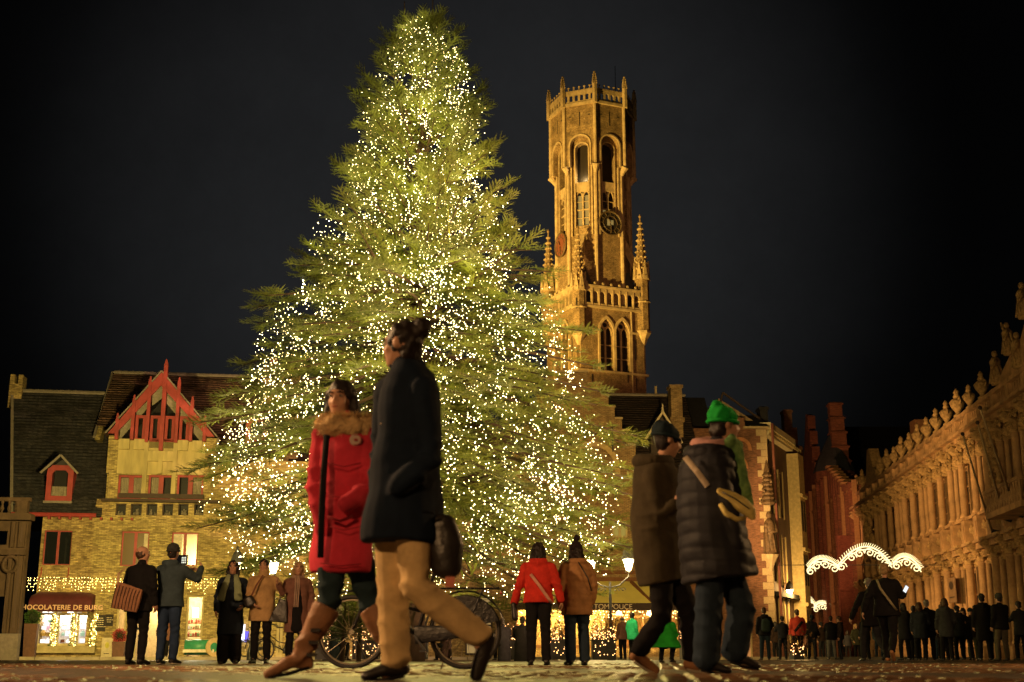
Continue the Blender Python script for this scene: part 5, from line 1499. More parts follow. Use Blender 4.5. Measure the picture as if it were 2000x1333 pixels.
def sprig(seed):
    r = random.Random(seed); V = []
    up = np.array([0, 0, 1.]); L = .48
    V += twig(L, np.zeros(3), np.array([1, 0, -.05]), up, r)
    for i, t in enumerate((.2, .46, .72)):
        for q in (-1, 1):
            if r.random() < .12: continue
            l = .26 * (1.0 - t) + .10
            V += twig(l, np.array([L * t, 0, 0]), np.array([.8, q * .72, r.uniform(-.05, .3)]), up, r, .028)
    return np.array(V)
SP_ = [sprig(k) for k in range(5)]
rt = random.Random(21)
place = []; tips = []          # (origin, direction, up, scale)
limbs = []
h = 1.35; az = 0.0
while h < 19.7:
    f = (h - 1.3) / 18.5
    nb = int(9 - 3 * f) if h > 2.0 else 7
    for k in range(nb):
        az += 2.399963 + rt.uniform(-.3, .3)
        back = sin(az) > .35
        if back and rt.random() < .45: continue
        hb = h + rt.uniform(-.15, .15)
        Lx = float(tree_R(hb, az)) * rt.choice((.72, .82, .9, .95, 1.0, 1.05, 1.09))
        if Lx < .25: Lx = .3
        rise = (.62 if f > .55 else .28 - .5 * (1 - f)) if f > .3 else -.10 - .12 * rt.random()
        sag = .10 + .16 * (1 - f)
        hb0 = hb - Lx * (rise - sag)      # so that the tip arrives at height hb
        if hb0 < .9: hb0 = .9 + rt.random() * .5
        bend = rt.uniform(-.12, .12)
        pts = []
        for i in range(7):
            t = i / 6; a = az + bend * t
            pts.append(np.array([cos(a) * Lx * t, sin(a) * Lx * t, hb0 + (hb - hb0) * t + sag * Lx * (t - t * t) * (-.5 if f < .3 else .3)]))
        limbs.append((pts, .022 + .012 * Lx))
        # laterals
        s = max(.25, .22 * Lx) if Lx > 1.2 else .12
        lowb = hb < 2.2
        while s < Lx:
            t = s / Lx; i = min(5, int(t * 6)); q = t * 6 - i
            p = pts[i] * (1 - q) + pts[i + 1] * q; d = pts[i + 1] - pts[i]; d /= np.linalg.norm(d)
            lat = np.cross(np.array([0, 0, 1.]), d); lat /= np.linalg.norm(lat)
            ll = min(1.25, .30 * (Lx - s) + .38) * rt.uniform(.7, 1.1)
            if t < .45 and rt.random() < .45: s += .3; continue
            if lowb and rt.random() < .5: s += .3; continue
            for sg in (-1, 1):
                dd = d * .62 + lat * sg * .8 + np.array([0, 0, rt.uniform(-.30, .12)]); dd /= np.linalg.norm(dd)
                c = .06 if ll > .5 else 0.
                while c < ll - .2:
                    place.append((p + dd * c + np.array([0, 0, -.12 * c * c]), dd + np.array([rt.uniform(-.35, .35), rt.uniform(-.35, .35), rt.uniform(-.28, .42)]), rt.uniform(.82, 1.22)))
                    c += .26
            s += .27
        for j in range(4):
            tips.append((pts[-1] - d * .2 * j, d + np.array([rt.uniform(-.2, .2), rt.uniform(-.2, .2), .15 + rt.random() * .3]), rt.uniform(.9, 1.25)))
    h += .31 if h > 2 else .45
# clumped thinning leaves dark gaps
def clump(p): return sin(p[0] * 1.9 + p[2] * 1.1) + sin(p[1] * 1.7 - p[2] * 1.6 + 1) + sin(p[2] * 2.3 + p[0] * .8 + 2)
keep = [q for q in place if (clump(q[0]) > -.85 or rt.random() < .2)]
MAXS = 19500
if len(keep) > MAXS:
    rt.shuffle(keep); keep = keep[:MAXS]
keep += tips
print('sprigs', len(place), len(keep))
out = []
for o, d, s in keep:
    d = d / np.linalg.norm(d)
    up = np.array([rt.uniform(-.5, .5), rt.uniform(-.5, .5), 1.]); y = np.cross(up, d); y /= np.linalg.norm(y); z = np.cross(d, y)
    M = np.stack([d, y, z]) * s
    out.append(SP_[rt.randrange(5)] @ M + o)
V = np.concatenate(out)
print('needle tris', len(V) // 3)
cr = link('crown', numpy_mesh('crown', V, np.arange(len(V)).reshape(-1, 3), NEED), ft)
tag(cr, kind='stuff')
lm = MB()
for pts, r in limbs: lm.tube(pts, [r * (1 - .8 * i / 6) for i in range(7)], 4, cap=False)
tag(lm.build('limbs', BARK, ft), kind='stuff')
# fairy lights: strands dropped down over the boughs
BULB = glow('warm_bulb', (1.0, .83, .44), 27)
BULB_DIM = glow('dim_warm_bulb', (1.0, .78, .32), 7)
BULB_MID = glow('mid_warm_bulb', (1.0, .81, .38), 16)
fl_ = empty('fairy_lights', (TX, TY, 0), 0, 'thousands of warm white fairy lights hanging in strands over the fir', 'fairy lights')
rb_ = random.Random(5)
bul = []; wire = MB()
def lump(z, a): return .86 + .10 * sin(z * 2.7 + 3 * sin(a * 2.3)) + .07 * sin(a * 7 + z * 1.3)
for k in range(330):
    front = k % 6
    a = -pi / 2 + math.asin(rb_.uniform(-.97, .97)) if front else rb_.uniform(0, pi)
    z = 1.6 + 18.1 * (1 - sqrt(rb_.random())) ** .92 + rb_.random() * 1.5
    z = min(z, 19.7); n = rb_.randint(5, 26); off = rb_.uniform(.78, 1.06); prev = None
    dr = rb_.uniform(-.05, .05)
    for i in range(n):
        R = float(tree_R(z, a)) * lump(z, a); rr = R * off + rb_.uniform(-.22, .12)
        p = Vector((cos(a) * rr, sin(a) * rr, z))
        if p.z > 1.5: bul.append(p)
        if prev is not None and k % 3 == 0: wire.beam(prev, p, .006)
        prev = p
        z -= rb_.uniform(.03, .15); a += rb_.uniform(-.09, .09) / max(1, R * .5) + dr / max(1., R)
        if rb_.random() < .12: off = rb_.uniform(.70, 1.05)
        if z < 1.6: break
for (zc, xs_, nn) in ((8.8, -3.6, 150), (7.4, -4.1, 240), (6.0, -4.5, 300), (4.6, -4.6, 160), (3.2, -4.6, 110), (9.4, 3.2, 130), (8.0, 3.8, 120), (5.2, 4.9, 150), (2.8, 4.8, 190), (3.6, 3.6, 160), (12.0, -2.2, 130), (12.6, 1.7, 110), (15.5, 1.0, 90), (14.2, -1.2, 100), (10.8, 0, 120), (17.4, 0, 120), (18.8, 0, 70)):
    for i in range(nn):
        z = min(19.6, max(1.5, zc + rb_.gauss(0, .75))); R = float(tree_R(z, pi if xs_ < 0 else 0)) * rb_.uniform(.82, .98)
        x = max(-R * .97, min(R * .97, xs_ + rb_.gauss(0, .85))); y = -sqrt(max(.05, R * R - x * x)) * rb_.uniform(.5, 1.0)
        bul.append(Vector((x, y, z)))
for k in range(1000):       # closer-set bulbs in the upper half
    z = rb_.uniform(9.5, 19.3) if k % 3 else rb_.uniform(4, 10); a = -pi / 2 + math.asin(rb_.uniform(-.98, .98)); R = float(tree_R(z, a)) * lump(z, a) * rb_.uniform(.72, 1.03)
    bul.append(Vector((cos(a) * R, sin(a) * R, z)))
for k in range(1700):
    z = 1.8 + 17.2 * (1 - sqrt(rb_.random())); a = rb_.uniform(-pi * 1.05, .05 * pi); R = float(tree_R(z, a)) * rb_.uniform(.25, .75)
    bul.append(Vector((cos(a) * R, sin(a) * R, z)))
print('bulbs', len(bul))
front_ = sorted(bul, key=lambda p: p.y)
sel = front_[:2000]; rb_.shuffle(sel); first = sel[:300]; ids = {id(p) for p in first}
sconce_lights(fl_, 'bulb', first, BULB, .0118)
rest = [p for p in bul if id(p) not in ids]; rb_.shuffle(rest)
for q_, (m_, r_b) in enumerate(((BULB, .0118), (BULB_MID, .0115), (BULB_MID, .0105), (BULB_DIM, .012))):
    mb = MB()
    for p in rest[q_::4]: mb.ball(p, r_b, 5, 3)
    tag(mb.build('bulbs', m_, fl_), kind='stuff')
lrg = random.Random(77)
for k in range(200):       # the strands' own light, gathered at some of the bulbs
    p = bul[lrg.randrange(len(bul))]
    if p.y > 1.5 and lrg.random() < .7: p = bul[lrg.randrange(len(bul))]
    q = Vector((p.x * 1.07, p.y * 1.07, p.z))
    point('strand_lamp', q, 25, (1.0, .78, .20), .40, fl_)
wire.build('cable', mat('cable_green', (.02, .03, .012)), fl_)
# the stray strand out on the left, and loose green tapes among the lower boughs
ss = empty('loose_light_strand', (TX, TY, 0), 0, 'short loose strand of bulbs dangling in the sky left of the fir', 'fairy lights')
q = P(592, 548, 37) - Vector((TX, TY, 0))
pts = [q + Vector((.02 * sin(i * 2), 0, -.11 * i)) for i in range(5)]
sconce_lights(ss, 'bulb', pts, BULB, .023); MB().tube(pts, .008, 4).build('cable', BARK, ss)
TAPE = mat('tape_green', (.45, .55, .10), rough=.6)
tl = [((913, 1040), (935, 1082)), ((962, 1050), (966, 1086)), ((972, 1052), (977, 1096)), ((888, 1090), (905, 1128)), ((915, 1102), (922, 1124)), ((930, 1100), (920, 1124)), ((870, 428), (878, 470))]
for i, (a, b) in enumerate(tl):
    p0, p1 = P(a[0], a[1], 30.6), P(b[0], b[1], 30.4)
    if i == 6: p0, p1 = P(868, 345, 34.8), P(878, 465, 34.2)
    t = empty('binding_tape', p0, 0, ['slanting pale green tape left of the pair on the lower boughs', 'short upright pale green tape on the lower boughs', 'long upright pale green tape on the lower boughs', 'lowest slanting pale green tape near the walking man', 'left strip of the small forked green tape', 'right strip of the small forked green tape', 'long pale cord hanging down the middle of the fir'][i], 'tape', 'loose tapes on the fir')
    MB().beam((0, 0, 0), (p1 - p0) * .5 + Vector((.03, -.02, 0)), .05 if i < 6 else .03, .01).beam((p1 - p0) * .5 + Vector((.03, -.02, 0)), p1 - p0, .05 if i < 6 else .03, .01).build('strip', TAPE, t)
# ------------------------------------------------------------------ lamps, arches of light, planters, bicycles
LGL = glow('lantern_glass', (1.0, .80, .42), 14)
def lantern(parent, x, y, z, s=1.0):
    c = MB().lathe([(.02, .62), (.07, .55), (.05, .5), (.16, .34), (.24, .1), (.26, .02), (.24, 0)], (x, y), 8, z0=z).build('lantern_cap', IRON, parent)
    MB().lathe([(.09, -.38), (.2, -.002)], (x, y), 6, z0=z).build('lantern_glass', LGL, parent)
    MB().lathe([(.10, -.45), (.10, -.38)], (x, y), 6, z0=z).build('lantern_base', IRON, parent)
def lamp_post(px, Y, h, label, arms=.72, energy=420):
    p = P(px, 1284, Y); t = empty('street_lamp', (p.x, Y, 0), 0, label, 'street lamp', 'two-armed street lamps')
    MB().lathe([(.16, 0), (.16, .3), (.09, .5), (.06, .7), (.05, h - .6), (.04, h - .3)], n=10).build('post', IRON, t)
    for s in (-1, 1):
        a = MB().tube([(0, 0, h - .5), (s * arms * .5, 0, h - .42), (s * arms, 0, h - .1), (s * arms, 0, h + .05)], [.03] * 4, 6)
        for k in range(3):
            a.tube([(s * (arms * (.3 + .2 * k) + (.09 - .012 * q) * cos(q * .9)), 0, h - .58 + (.09 - .012 * q) * sin(q * .9)) for q in range(7)], [.014] * 7, 5)
        a.build('arm', IRON, t)
        lantern(t, s * arms, 0, h + .5)
        l = point('lantern_lamp', (s * arms, -.28, h + .3), energy, (1, .72, .3), .1, t)
    return t
lamp_post(1194, 47, 3.05, 'black two-armed street lamp standing by the planters right of the fir', .68)
lamp_post(490, 48, 3.0, 'black two-armed street lamp behind the heads of the three women', .68, 120)
p = P(1543, 1170, 74); wl = empty('wall_lantern', (p.x, 74, p.z + .5), 0, 'bright wall lantern on a scrolled bracket at the left of the street', 'wall lantern')
lantern(wl, 0, 0, 0)
br = MB().tube([(0, 0, -.45), (-.1, 0, -.75), (-.6, .3, -.8), (-1.2, .6, -.7)], [.03] * 4, 6)
for k in range(4): br.tube([(-.2 - .25 * k + (.13 - .015 * q) * cos(q), .1 * k, -.72 + (.13 - .015 * q) * sin(q)) for q in range(7)], [.02] * 7, 5)
br.build('bracket', IRON, wl)
point('lantern_lamp', (.45, -.2, -.2), 650, (1, .58, .18), .2, wl)
# arches of light over the street
AR = glow('arch_tube', (1.0, .80, .38), 2.1)
AR2 = glow('arch_fill', (1.0, .66, .18), .16)
def light_arch(Y, lobes, r, label):
    c = P(sum(l[0][0] for l in lobes) / len(lobes), 1284, Y); t = empty('light_arch', (c.x, Y, 0), 0, label, 'light decoration', 'curled arches of light over the street')
    for a, b, cc in lobes:
        A, B, C_ = [P(x, y, Y) - Vector((c.x, Y, 0)) for x, y in (a, b, cc)]
        n = 28; path = []
        for i in range(n + 1):
            s = i / n; ctrl = B * 2 - (A + C_) * .5
            path.append(A * (1 - s) ** 2 + ctrl * 2 * s * (1 - s) + C_ * s * s)
        MB().tube(path, r * .14, 6).tube([q + Vector((0, 0, -.14 * r / .25)) for q in path], r * .10, 5).build('arch_rail', AR, t)
        sp = MB()
        for i in range(1, n):
            q = path[i]; tt = (path[i + 1] - path[i - 1]).normalized(); nn = Vector((-tt.z, 0, tt.x))
            if nn.z < 0: nn = -nn
            sp.beam(q, q + (nn + tt * .4) * r * .75, r * .11)
        sp.build('spike_row', AR, t)
        L = (C_ - A).length; m = max(3, int(round(L * 1.12 / (2 * r))))
        for i in range(m):
            s = (i + .5) / m; k = int(s * n); q = path[k] + Vector((0, .0, -r * 1.15))
            sgn = 1 if s < .5 else -1
            sp = MB().tube([q + Vector((sgn * (r * (1 - j / 17)) * cos(j * .62), 0, (r * (1 - j / 17)) * sin(j * .62))) for j in range(16)], [r * .11] * 16, 5)
            sp.build('scroll', AR, t)
    A = P(lobes[0][0][0] - 60, lobes[0][0][1] - 8, Y) - Vector((c.x, Y, 0)); B = P(lobes[-1][2][0] + 40, lobes[-1][2][1] - 8, Y) - Vector((c.x, Y, 0))
    MB().tube([A, B], .02, 4).build('support_cable', IRON, t)
    for l in (0, .5, 1):
        q = A.lerp(B, .2 + .6 * l)
    return t
light_arch(70, [((1578, 1112), (1604, 1092), (1640, 1108)), ((1636, 1106), (1690, 1068), (1742, 1104)), ((1744, 1102), (1770, 1088), (1799, 1112))], .27, 'large curled arch of light spanning the street before the palace')
light_arch(112, [((1558, 1172), (1575, 1166), (1592, 1184)), ((1590, 1188), (1606, 1178), (1626, 1190))], .30, 'small curled arch of light further down the street')
light_arch(128, [((1560, 1184), (1568, 1180), (1578, 1194))], .28, 'smallest farthest curl of light at the left wall of the street')
# planters with lit twigs
PLB = mat('planter_box', (.03, .03, .032), rough=.6)
TWL = glow('amber_twig_bulb', (1.0, .50, .18), 7)
def planter(px0, px1, Y, h, label, lit=130, seed=1):
    a, b = P(px0, 1284, Y).x, P(px1, 1284, Y).x; t = empty('planter', ((a + b) / 2, Y, 0), 0, label, 'planter', 'planters with lit twigs round the fir')
    hw = (b - a) / 2
    MB().box(-hw, hw, -.35, .35, .03, h).box(-hw - .03, hw + .03, -.38, .38, h, h + .05).build('box', PLB, t)
    r = random.Random(seed); tw = MB(); pts = []; lf = MB()
    for k in range(int(60 * hw + 20)):
        x = r.uniform(-hw, hw); y = r.uniform(-.3, .3); q = Vector((x, y, h)); 
        d = Vector((r.uniform(-.5, .5), r.uniform(-.4, .4), r.uniform(.35, 1.0)))
        tw.tube([q, q + d * .5, q + d * r.uniform(.7, 1.0) + Vector((r.uniform(-.1, .1), 0, 0))], [.012, .008, .004], 4)
        for j in range(4):
            c = q + d * r.uniform(.2, 1) + Vector((r.uniform(-.06, .06),) * 3); s = Vector((r.gauss(0, 1), r.gauss(0, 1), r.gauss(0, 1))).normalized() * .04
            e = Vector((r.gauss(0, 1), r.gauss(0, 1), r.gauss(0, 1))).normalized() * .07
            lf.add([c - s, c + s, c + e], [(0, 1, 2)])
    tw.build('twigs', BARK, t); tag(lf.build('leaves', mat('rust_leaves', (.22, .10, .035)), t), kind='stuff')
    for k in range(lit): pts.append((r.uniform(-hw - .05, hw + .05), r.uniform(-.42, .3), h + .05 + abs(r.gauss(0, .26 if hw > .35 else .12)) if r.random() < .8 else r.uniform(.15, h)))
    pts = [(x, -.42 if z < h else y, z) for x, y, z in pts]
    sconce_lights(t, 'bulb', pts, TWL, .014)
for i, (a, b, Y, lab) in enumerate(((1062, 1115, 44, 'black planter with amber lit twigs behind the woman in red'), (1156, 1202, 43, 'black planter with amber lit twigs right of the tan puffer coat'), (618, 668, 42, 'black planter with amber lit twigs left of the bicycle wheel'), (690, 740, 46, 'black planter with amber lit twigs seen through the front bicycle wheel'), (775, 835, 46, 'black planter with lit twigs behind the walking man'), (975, 1045, 47, 'black planter with amber lit twigs left of the woman in red'), (1330, 1378, 45, 'black planter with lit twigs behind the green hatted walker'))):
    planter(a, b, Y, .62, lab, 120 if i != 3 else 150, i)
planter(1546, 1566, 43, .22, 'small planter of white red flowers by the street crowd', 34, 9)
# small fir in the planter left of the main tree
for px, Y, h_, lab in ((700, 34, 2.3, 'small bare bushy fir behind the bicycle under the big tree'), (668, 33, 1.5, 'low spreading fir bough bush left of the front bicycle wheel')):
    p = P(px, 1284, Y); t = empty('small_shrub', (p.x, Y, 0), 0, lab, 'shrub')
    MB().tube([(0, 0, 0), (.05, 0, h_)], [.07, .02], 6).build('stem', BARK, t)
    rs = random.Random(px); o_ = []
    for k in range(150):
        a = rs.uniform(0, 2 * pi); z = rs.uniform(.3, 1) * h_; r_0 = (1.15 - z / h_) * .75 * rs.random()
        d = np.array([cos(a), sin(a), rs.uniform(-.1, .4)]); d /= np.linalg.norm(d); y = np.cross(np.array([0, 0, 1.]), d); y /= np.linalg.norm(y)
        o_.append(SP_[k % 5] @ np.stack([d, y, np.cross(d, y)]) + np.array([cos(a) * r_0, sin(a) * r_0, z]))
    o_ = np.concatenate(o_); link('foliage', numpy_mesh('foliage', o_, np.arange(len(o_)).reshape(-1, 3), NEED), t)
# bicycles
RUB = mat('tyre_rubber', (.03, .028, .026), rough=.8); CHR = mat('rim_steel', (.30, .26, .2), rough=.3, metal=.8, bump=0); BLK = mat('bike_black', (.018, .018, .02), rough=.3, spec=.6)
def bicycle(loc, rz, label, s=1.0, guard=True):
    t = empty('bicycle', loc, rz, label, 'bicycle'); t.scale = (s, s, s); R = .34
    for x, nm in ((-.53, 'front'), (.53, 'rear')):
        c = [(x + R * cos(a), 0, R + R * sin(a)) for a in np.linspace(0, 2 * pi, 40, endpoint=False)]
        wh = MB().ring([(x + (R - .02) * cos(a), 0, R + (R - .02) * sin(a)) for a in np.linspace(0, 2 * pi, 40, endpoint=False)], .021, 8).build('wheel', RUB, t, smooth=True)
        MB().ring([(x + (R - .045) * cos(a), 0, R + (R - .045) * sin(a)) for a in np.linspace(0, 2 * pi, 40, endpoint=False)], .010, 6).build('rim', CHR, wh)
        sp = MB()
        for k in range(18):
            a = 2 * pi * k / 18; sp.tube([(x + .02 * cos(a + 1), .02 * (-1) ** k, R + .02 * sin(a + 1)), (x + (R - .05) * cos(a), 0, R + (R - .05) * sin(a))], .0025, 4)
        sp.tube([(x, -.05, R), (x, .05, R)], .022, 8).build('spokes', CHR, wh)
        a0, a1 = (pi * .05, pi * .98) if nm == 'rear' else (pi * .12, pi * .85)
        fd = MB(); A = np.linspace(a0, a1, 18); vs = []
        for a in A:
            for y, d in ((-.035, .03), (-.02, .045), (.02, .045), (.035, .03)): vs.append((x + (R + d) * cos(a), y, R + (R + d) * sin(a)))
        fd.add(vs, [(i * 4 + j, i * 4 + j + 1, i * 4 + j + 5, i * 4 + j + 4) for i in range(17) for j in range(3)]).build('fender', BLK, t, smooth=True)
    fm = MB().tube([(-.53, 0, .34), (-.42, 0, .62), (-.34, 0, .95)], .018, 8).tube([(-.40, 0, .70), (-.2, 0, .45), (.08, 0, .32)], .02, 8).tube([(-.38, 0, .80), (-.1, 0, .58), (.17, 0, .52)], .016, 8)
    fm.tube([(.08, 0, .3), (.24, 0, .9)], .018, 8).tube([(.08, 0, .3), (.53, -.05, .34)], .012, 6).tube([(.20, -.02, .76), (.53, -.05, .34)], .01, 6).tube([(.08, 0, .3), (.53, .05, .34)], .012, 6)
    fm.build('frame', BLK, t, smooth=True)
    MB().tube([(.06, -.06, .31), (.53, -.06, .345)], [(.085, .012), (.055, .012)], 12, side=(0, 0, 1)).build('chain_case', BLK, t)
    pd = MB().beam((.06, -.08, .31), (.16, -.09, .17), .02).beam((.12, -.15, .165), (.2, -.15, .165), .08, .02).beam((.06, .08, .31), (-.04, .09, .45), .02).beam((-.08, .15, .45), (0, .15, .45), .08, .02).build('pedal', IRON, t)
    MB().ball((.25, 0, .95), (.14, .09, .035), 12, 6).ball((.14, 0, .95), (.08, .035, .03), 8, 5).build('saddle', RUB, t, smooth=True)
    MB().tube([(-.34, 0, .95), (-.33, 0, 1.06)], .014, 8).tube([(-.10, -.27, 1.04), (-.28, -.26, 1.10), (-.35, -.1, 1.10), (-.35, .1, 1.10), (-.28, .26, 1.10), (-.10, .27, 1.04)], .012, 8).build('handlebar', CHR, t, smooth=True)
    rk = MB().tube([(.28, -.06, .74), (.85, -.06, .74)], .008, 6).tube([(.28, .06, .74), (.85, .06, .74)], .008, 6).tube([(.7, -.06, .74), (.53, -.05, .34)], .007, 6).tube([(.7, .06, .74), (.53, .05, .34)], .007, 6)
    for k in range(4): rk.tube([(.35 + k * .15, -.06, .74), (.35 + k * .15, .06, .74)], .006, 5)
    rk.build('rack', BLK, t)
    if guard:
        A = np.linspace(.1 * pi, .75 * pi, 9)
        MB().add([(.53, -.045, .36)] + [(.53 + .33 * cos(a), -.045, .34 + .33 * sin(a)) for a in A], [(0, i + 1, i + 2) for i in range(8)]).build('coat_guard', BLK, t)
    MB().ball((.865, 0, .70), (.012, .025, .018), 8, 6).build('rear_reflector', mat('reflector_red', (.5, .02, .02), rough=.2), t)
    MB().tube([(.45, .05, .5), (.3, .16, .0)], .008, 5).build('stand', CHR, t)
pb = P(797, 1284, 12.3)
bicycle((pb.x, 12.3, 0), 0, 'black city bicycle with fenders parked behind the walking pair', 1.0)
pb = P(548, 1284, 40); bicycle((pb.x, 40, .0), .25, 'small dark bicycle parked by the wall behind the woman with the striped scarf', .98, False)
pb = P(498, 1284, 50.5); bicycle((pb.x, 50.3, .11), -.6, 'bicycle leaning near the shutter door behind the three women', .95, False)
pb = P(1385, 1284, 48); bicycle((pb.x, 48, 0), 1.2, 'dim bicycle standing between the cafe and the brick house', 1.0, False)
# ------------------------------------------------------------------ people
BLOBQ = []
def blob(name, mb, m, parent, voxel=.012, smooth=3, disp=None, extra=None):
    o = mb.build(name, m, parent)
    r = o.modifiers.new('remesh', 'REMESH'); r.mode = 'VOXEL'; r.voxel_size = voxel; r.use_smooth_shade = True
    s = o.modifiers.new('smooth', 'SMOOTH'); s.iterations = smooth; s.factor = .5
    BLOBQ.append((o, disp, extra, m))
    return o
def finish_blobs():
    dg = bpy.context.evaluated_depsgraph_get(); dg.update()
    for o, m in TEXTQ:
        me = bpy.data.meshes.new_from_object(o.evaluated_get(dg)); p, mw, nm = o.parent, (o.location.copy(), o.rotation_euler.copy()), o.name
        c = o.data; bpy.data.objects.remove(o); bpy.data.curves.remove(c)
        me.materials.clear(); me.materials.append(m); link(nm, me, p, *mw)
    for o, disp, extra, m in BLOBQ:
        me = bpy.data.meshes.new_from_object(o.evaluated_get(dg))
        o.modifiers.clear(); 
        if disp:
            n = len(me.vertices); co = np.empty(n * 3, np.float32); no = np.empty(n * 3, np.float32)
            me.vertices.foreach_get('co', co); me.vertices.foreach_get('normal', no)
            co = co.reshape(-1, 3); no = no.reshape(-1, 3)
            co = co + no * disp(co)[:, None]; me.vertices.foreach_set('co', co.ravel().astype(np.float32))
        if extra and extra.v:
            n0 = len(me.vertices); ex = extra
            vs = np.empty(n0 * 3, np.float32); me.vertices.foreach_get('co', vs)
            fs = [tuple(p.vertices) for p in me.polygons]
            me2 = bpy.data.meshes.new(o.name)
            me2.from_pydata(vs.reshape(-1, 3).tolist() + ex.v, [], fs + [tuple(i + n0 for i in f) for f in ex.f]); me = me2
        me.materials.clear(); me.materials.append(m)
        me.polygons.foreach_set('use_smooth', [True] * len(me.polygons)); me.update()
        o.data = me
def folds(amp=.006, k=14., seed=0):
    def f(c):
        x, y, z = c[:, 0], c[:, 1], c[:, 2]
        w = np.sin(x * k + 3 * np.sin(z * 5 + seed)) * np.sin(z * k * .6 + 2 * np.sin(x * 7 + y * 6 + seed)) + .6 * np.sin(y * k * 1.3 + z * 9 + seed) * np.sin(z * k * 1.7 + x * 8)
        return amp * w
    return f
def rumple(amp, seed, centres):
    g = folds(amp, 7.5, seed)
    def f(c):
        d = g(c)
        for i, (p, r, a) in enumerate(centres):
            v = c - np.array(p, np.float32); q = (v ** 2).sum(1) / (r * r)
            w = np.exp(-q * 1.3)
            ph = v[:, 2] * 62 + 9 * v[:, 0] * (1 if i % 2 else -1) + 1.6 * np.sin(v[:, 0] * 24 + v[:, 1] * 19 + seed + i)
            d = d + a * w * (1 - 2 * np.abs(np.sin(ph * .5)) ** .7)
        return d
    return f
def puffer(amp=.012, pitch=.085, seed=0):
    g = folds(.006, 19, seed)
    def f(c):
        z = c[:, 2] + .014 * np.sin(c[:, 0] * 9 + seed) + .007 * np.sin(c[:, 1] * 17 + c[:, 0] * 21)
        return amp * (.75 + .35 * np.sin(c[:, 0] * 13 + z * 5 + seed)) * (np.sqrt(np.abs(np.sin(pi * z / pitch))) - .7) + g(c)
    return f
def strands(amp=.006, seed=0):
    def f(c):
        x, y, z = c[:, 0], c[:, 1], c[:, 2]
        return amp * (np.sin(x * 90 + 4 * np.sin(z * 20 + seed)) + np.sin(y * 80 + 5 * np.sin(z * 16)) + .7 * np.sin(z * 60 + x * 40))
    return f
SKIN = mat('skin', (.50, .27, .17), rough=.5, var=.12, scale=4, bump=.05)
SKIND = mat('skin_shade', (.42, .21, .13), rough=.5, var=.12, scale=4, bump=.05)
def cloth(name, c, **k):
    return mat(name, c, rough=k.get('rough', .9), var=k.get('var', .28), scale=k.get('scale', 7), bump=.25, spec=.15, bscale=90, dist=.004)
HAIRS = {'dark': mat('hair_dark', (.018, .012, .010), rough=.5, var=.4, scale=20), 'brown': mat('hair_brown', (.07, .035, .018), rough=.5, var=.4, scale=20),
         'blond': mat('hair_blond', (.35, .22, .10), rough=.5, var=.4, scale=20), 'grey': mat('hair_grey', (.20, .17, .15), rough=.6, var=.4, scale=20)}
NAVYS = cloth('navy_wool', (.007, .013, .026)); BLACKC = cloth('black_cloth', (.010, .009, .010)); DENIM = cloth('dark_denim', (.020, .032, .050)); BEIGE = cloth('beige_chino', (.55, .38, .18)); KHAKI = cloth('khaki_cloth', (.10, .085, .055))
LEATH = mat('dark_leather', (.02, .016, .014), rough=.4, var=.3, spec=.5); TANL = mat('tan_leather', (.27, .13, .065), rough=.55, var=.3, scale=8)
SOLE = mat('pale_sole', (.5, .42, .32), rough=.7)

def hand(mb, wr, d, palm, s, curl=.5):
    """palm and five bent fingers growing from the wrist along d; palm = palm normal"""
    d = d.normalized(); palm = (palm - d * palm.dot(d)).normalized(); side = d.cross(palm)
    mb.ball(wr + d * .045 * s, (.020 * s, .041 * s, .047 * s), 10, 7, Matrix((palm, side, d)).transposed())
    for i, (o, l) in enumerate(((-.03, .062), (-.010, .074), (.010, .070), (.029, .052))):
        b = wr + d * .078 * s + side * o * s
        c1 = (d * cos(curl) + palm * sin(curl)); c2 = (d * cos(2.1 * curl) + palm * sin(2.1 * curl))
        m1 = b + c1 * l * .5 * s; m2 = m1 + c2 * l * .55 * s
        mb.limb([b, m1, m2], [.0095 * s, .0088 * s, .0072 * s], 7)
    t0 = wr + d * .03 * s - side * .036 * s; t1 = t0 + (d * .6 - side * .6 + palm * .35).normalized() * .035 * s; t2 = t1 + (d * .8 + palm * .5).normalized() * .03 * s
    mb.limb([t0, t1, t2], [.012 * s, .0105 * s, .008 * s], 7)
def head_parts(mb, c, f, s, detail=True):
    """c head centre, f facing direction"""
    f = f.normalized(); u = Vector((0, 0, 1)); u = (u - f * u.dot(f)).normalized(); r = f.cross(u)
    R = Matrix((r, f, u)).transposed()
    def B(x, y, z, q, n=10): mb.ball(c + r * x * s + f * y * s + u * z * s, tuple(k * s for k in q), n, 7, R)
    B(0, -.012, .025, (.076, .095, .092), 14); B(0, .02, -.045, (.058, .066, .065), 12); B(0, .055, -.085, (.030, .030, .026))
    if detail:
        B(0, .078, .034, (.052, .018, .016)); B(-.034, .060, -.022, (.024, .024, .028)); B(.034, .060, -.022, (.024, .024, .028))
        mb.limb([c + f * .083 * s + u * .022 * s, c + f * .100 * s - u * .006 * s, c + f * .104 * s - u * .018 * s], [.008 * s, .011 * s, .013 * s], 8)
        B(-.013, .092, -.022, (.010, .010, .008)); B(.013, .092, -.022, (.010, .010, .008))
        B(0, .084, -.050, (.024, .011, .006)); B(0, .083, -.060, (.021, .011, .007))
        for q in (-1, 1): mb.ball(c + r * q * .079 * s - f * .006 * s, (.010 * s, .018 * s, .030 * s), 8, 6, R)
    return r, f, u
